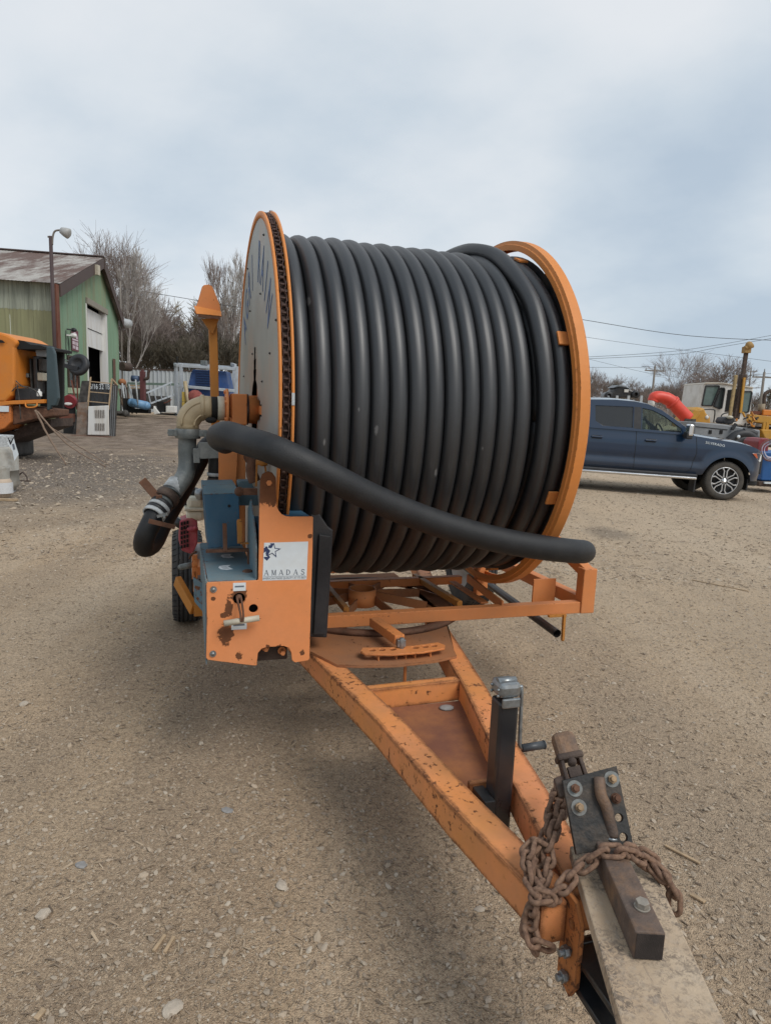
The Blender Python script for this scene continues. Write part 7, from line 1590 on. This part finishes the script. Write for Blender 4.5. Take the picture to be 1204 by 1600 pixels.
mb = MB(); poly(mb, [(1170, 647), (1225, 653), (1225, 667), (1170, 658)], YB-.2, .5); dk('chassis_rail', mb, M_yel, .02)
mb = MB(); poly(mb, [(1188, 671), (1225, 672), (1225, 688), (1195, 686)], YB-.5, .5); dk('lower_frame', mb, M_yel, .03)
for x_ in (1192, 1197): mb = MB(); bpx(mb, x_, 660, x_+2.5, 673, YB-.4, .1); dk('upright', mb, M_yel)
mb = MB(); mb.tube(spline([ony(1193, 646, YB+.3), ony(1193, 622, YB+.3), ony(1196, 614, YB+.3), ony(1204, 610.5, YB+.3), ony(1214, 611, YB+.3)], 5), .065, 10); dk('exhaust_pipe', mb, M_rustd)
mb = MB(); mb.cyl(ony(1188.5, 645, YB+.3), ony(1189, 631, YB+.3), .12, 12); dk('muffler', mb, plain('heat_brown', (.25, .2, .14), .8)); 
mb = MB(); bpx(mb, 1192, 640, 1215, 650, YB+.1, .4); dk('orange_tank', mb, M_orm, .03); mb = MB(); bpx(mb, 1172, 642, 1192, 648, YB+.2, .2); dk('dark_red_rail', mb, M_steelred)
for i in range(16):
    x_ = random.uniform(1149, 1180); y_ = random.uniform(650, 668); mb = MB(); a = ony(x_, y_, YB-.8); bb = ony(x_+random.uniform(-6, 6), y_+random.uniform(-8, 8), YB-.7-random.random()*.3); mb.beam(a, bb, .05, .06); mb.build('valve_linkage', random.choice([M_yel, M_junk, M_rustd, M_ory]), dd_)
for pts in (((1126, 662), (1126, 650), (1131, 646), (1138, 645)), ((1160, 655), (1172, 651), (1182, 656)), ((1095, 640), (1113, 640), (1116, 644), (1114, 660)), ((1133, 668), (1141, 660), (1150, 658))):
    mb = MB(); mb.tube(spline([ony(x, y, YB-.65) for x, y in pts], 4), .022, 6); mb.build('hydraulic_hose', M_blackpl, dd_)
mb = MB(); bpx(mb, 1095, 663, 1225, 700, YB+.1, 1.4); dk('truck_deck', mb, M_junk, .05)
for x_ in (1110, 1160): mb = MB(); p = ony(x_, 690, YB-.1); mb.cyl(V(p.x, YB-.1, .5), V(p.x, YB+.3, .5), .5, 20); dk('wheel', mb, M_tyre)
# grey skid steer
YK = 19.0
b_ = gbase(1125, YK, 720); sk = thing('skid_steer_loader', 'light grey compact loader body with black hoses draped over it', 'loader', b_)
mb = MB(); poly(mb, [(1084, 659), (1092, 659.5), (1130, 663), (1160, 668), (1187, 672), (1186, 690), (1178, 705), (1084, 705)], YK, 1.2); mb.build('body', M_grey, sk, bevel=.03)
for x_ in (1107, 1124): mb = MB(); bpx(mb, x_, 672, x_+4, 678, YK-.02, .05); mb.build('latch_pocket', M_dark, sk, bevel=.005)
mb = MB(); poly(mb, [(1086, 666), (1136, 671), (1136, 672), (1086, 667)], YK-.015, .03); mb.build('body_seam', M_dark, sk)
for pts, r_ in ((((1138, 690), (1150, 680), (1165, 678), (1176, 684), (1182, 694)), .13), (((1160, 674), (1172, 675), (1180, 679)), .09), (((1145, 692), (1160, 686), (1172, 690), (1180, 700)), .12)):
    mb = MB(); mb.tube(spline([ony(x, y, YK-.18) for x, y in pts], 5), r_, 12); mb.build('rubber_bundle', M_blackpl, sk)
mb = MB(); p = ony(1153, 682.5, YK-.35); mb.sph(p, (.05, .03, .05), 8, 6); mb.build('white_tie', M_label, sk)
mb = MB(); poly(mb, [(1128, 659), (1132, 652), (1145, 651), (1149, 656), (1144, 663), (1131, 662)], YK+.2, .5); mb.build('seat', M_blackpl, sk, bevel=.04); mb = MB(); p = ony(1139, 652, YK+.2); mb.sph(p, (.10, .1, .05), 8, 5); mb.build('cushion', M_tanl, sk)
mb = MB(); mb.beam(ony(1143, 671, YK-.05), ony(1149, 662, YK-.05), .05, .08); mb.build('lever', M_blackpl, sk)
for x_ in (1100, 1165): mb = MB(); p = ony(x_, 705, YK); mb.cyl(V(p.x, YK-.1, .4), V(p.x, YK+.2, .4), .4, 20); mb.build('wheel', M_tyre, sk)
# welder boxes at the right edge
YW = 16.3
b_ = gbase(1186, YW, 750); mb = MB(); poly(mb, [(1184, 690), (1189, 685), (1201, 685), (1201, 690), (1193, 757), (1176, 757)], YW, .7); o = single('red_cabinet', mb, M_redbox, 'dark red steel cabinet standing right in front of the pickup bumper', 'cabinet', V(b_.x, YW, 0), None, .02)
g2 = V(ony(1205, 740, YW-.3).x, YW-.3, 0); bt = thing('blue_tank_cart', 'blue tank cart carrying a coil of pale hose at the right edge', 'tank cart', g2)
mb = MB(); poly(mb, [(1191, 706), (1230, 706), (1230, 752), (1188, 751)], YW-.3, .8); mb.build('tank', M_bluebox, bt, bevel=.03)
mb = MB(); poly(mb, [(1184, 752), (1230, 753), (1230, 762), (1184, 760)], YW-.35, .8); mb.build('base', M_rustd, bt, bevel=.02)
mb = MB(); bpx(mb, 1194, 753, 1225, 757, YW-.4, .05); mb.build('white_strip', M_label, bt)
b2 = ony(1204, 704, YW-.55); hc_ = thing('hose_coil', 'coil of pale lilac hose and cable hanging on the blue tank', 'hose coil', b2)
for i in range(9):
    r_ = .15+.014*i; mb = MB(); c_ = b2+V(random.uniform(-.01, .01), -.02*(i % 4), random.uniform(-.01, .01)); mb.tube([c_+V(r_*math.cos(a)*1.05, .02*math.sin(3*a), r_*math.sin(a)) for a in [2*PI*k/28 for k in range(28)]], .0085, 6, closed=True, up=(0, 1, 0)); mb.build('hose_loop', [plain('lilac_hose', (.42, .38, .50), .5), M_label, plain('brown_cable', (.20, .10, .08), .6)][i % 3 if i < 7 else 2], hc_)
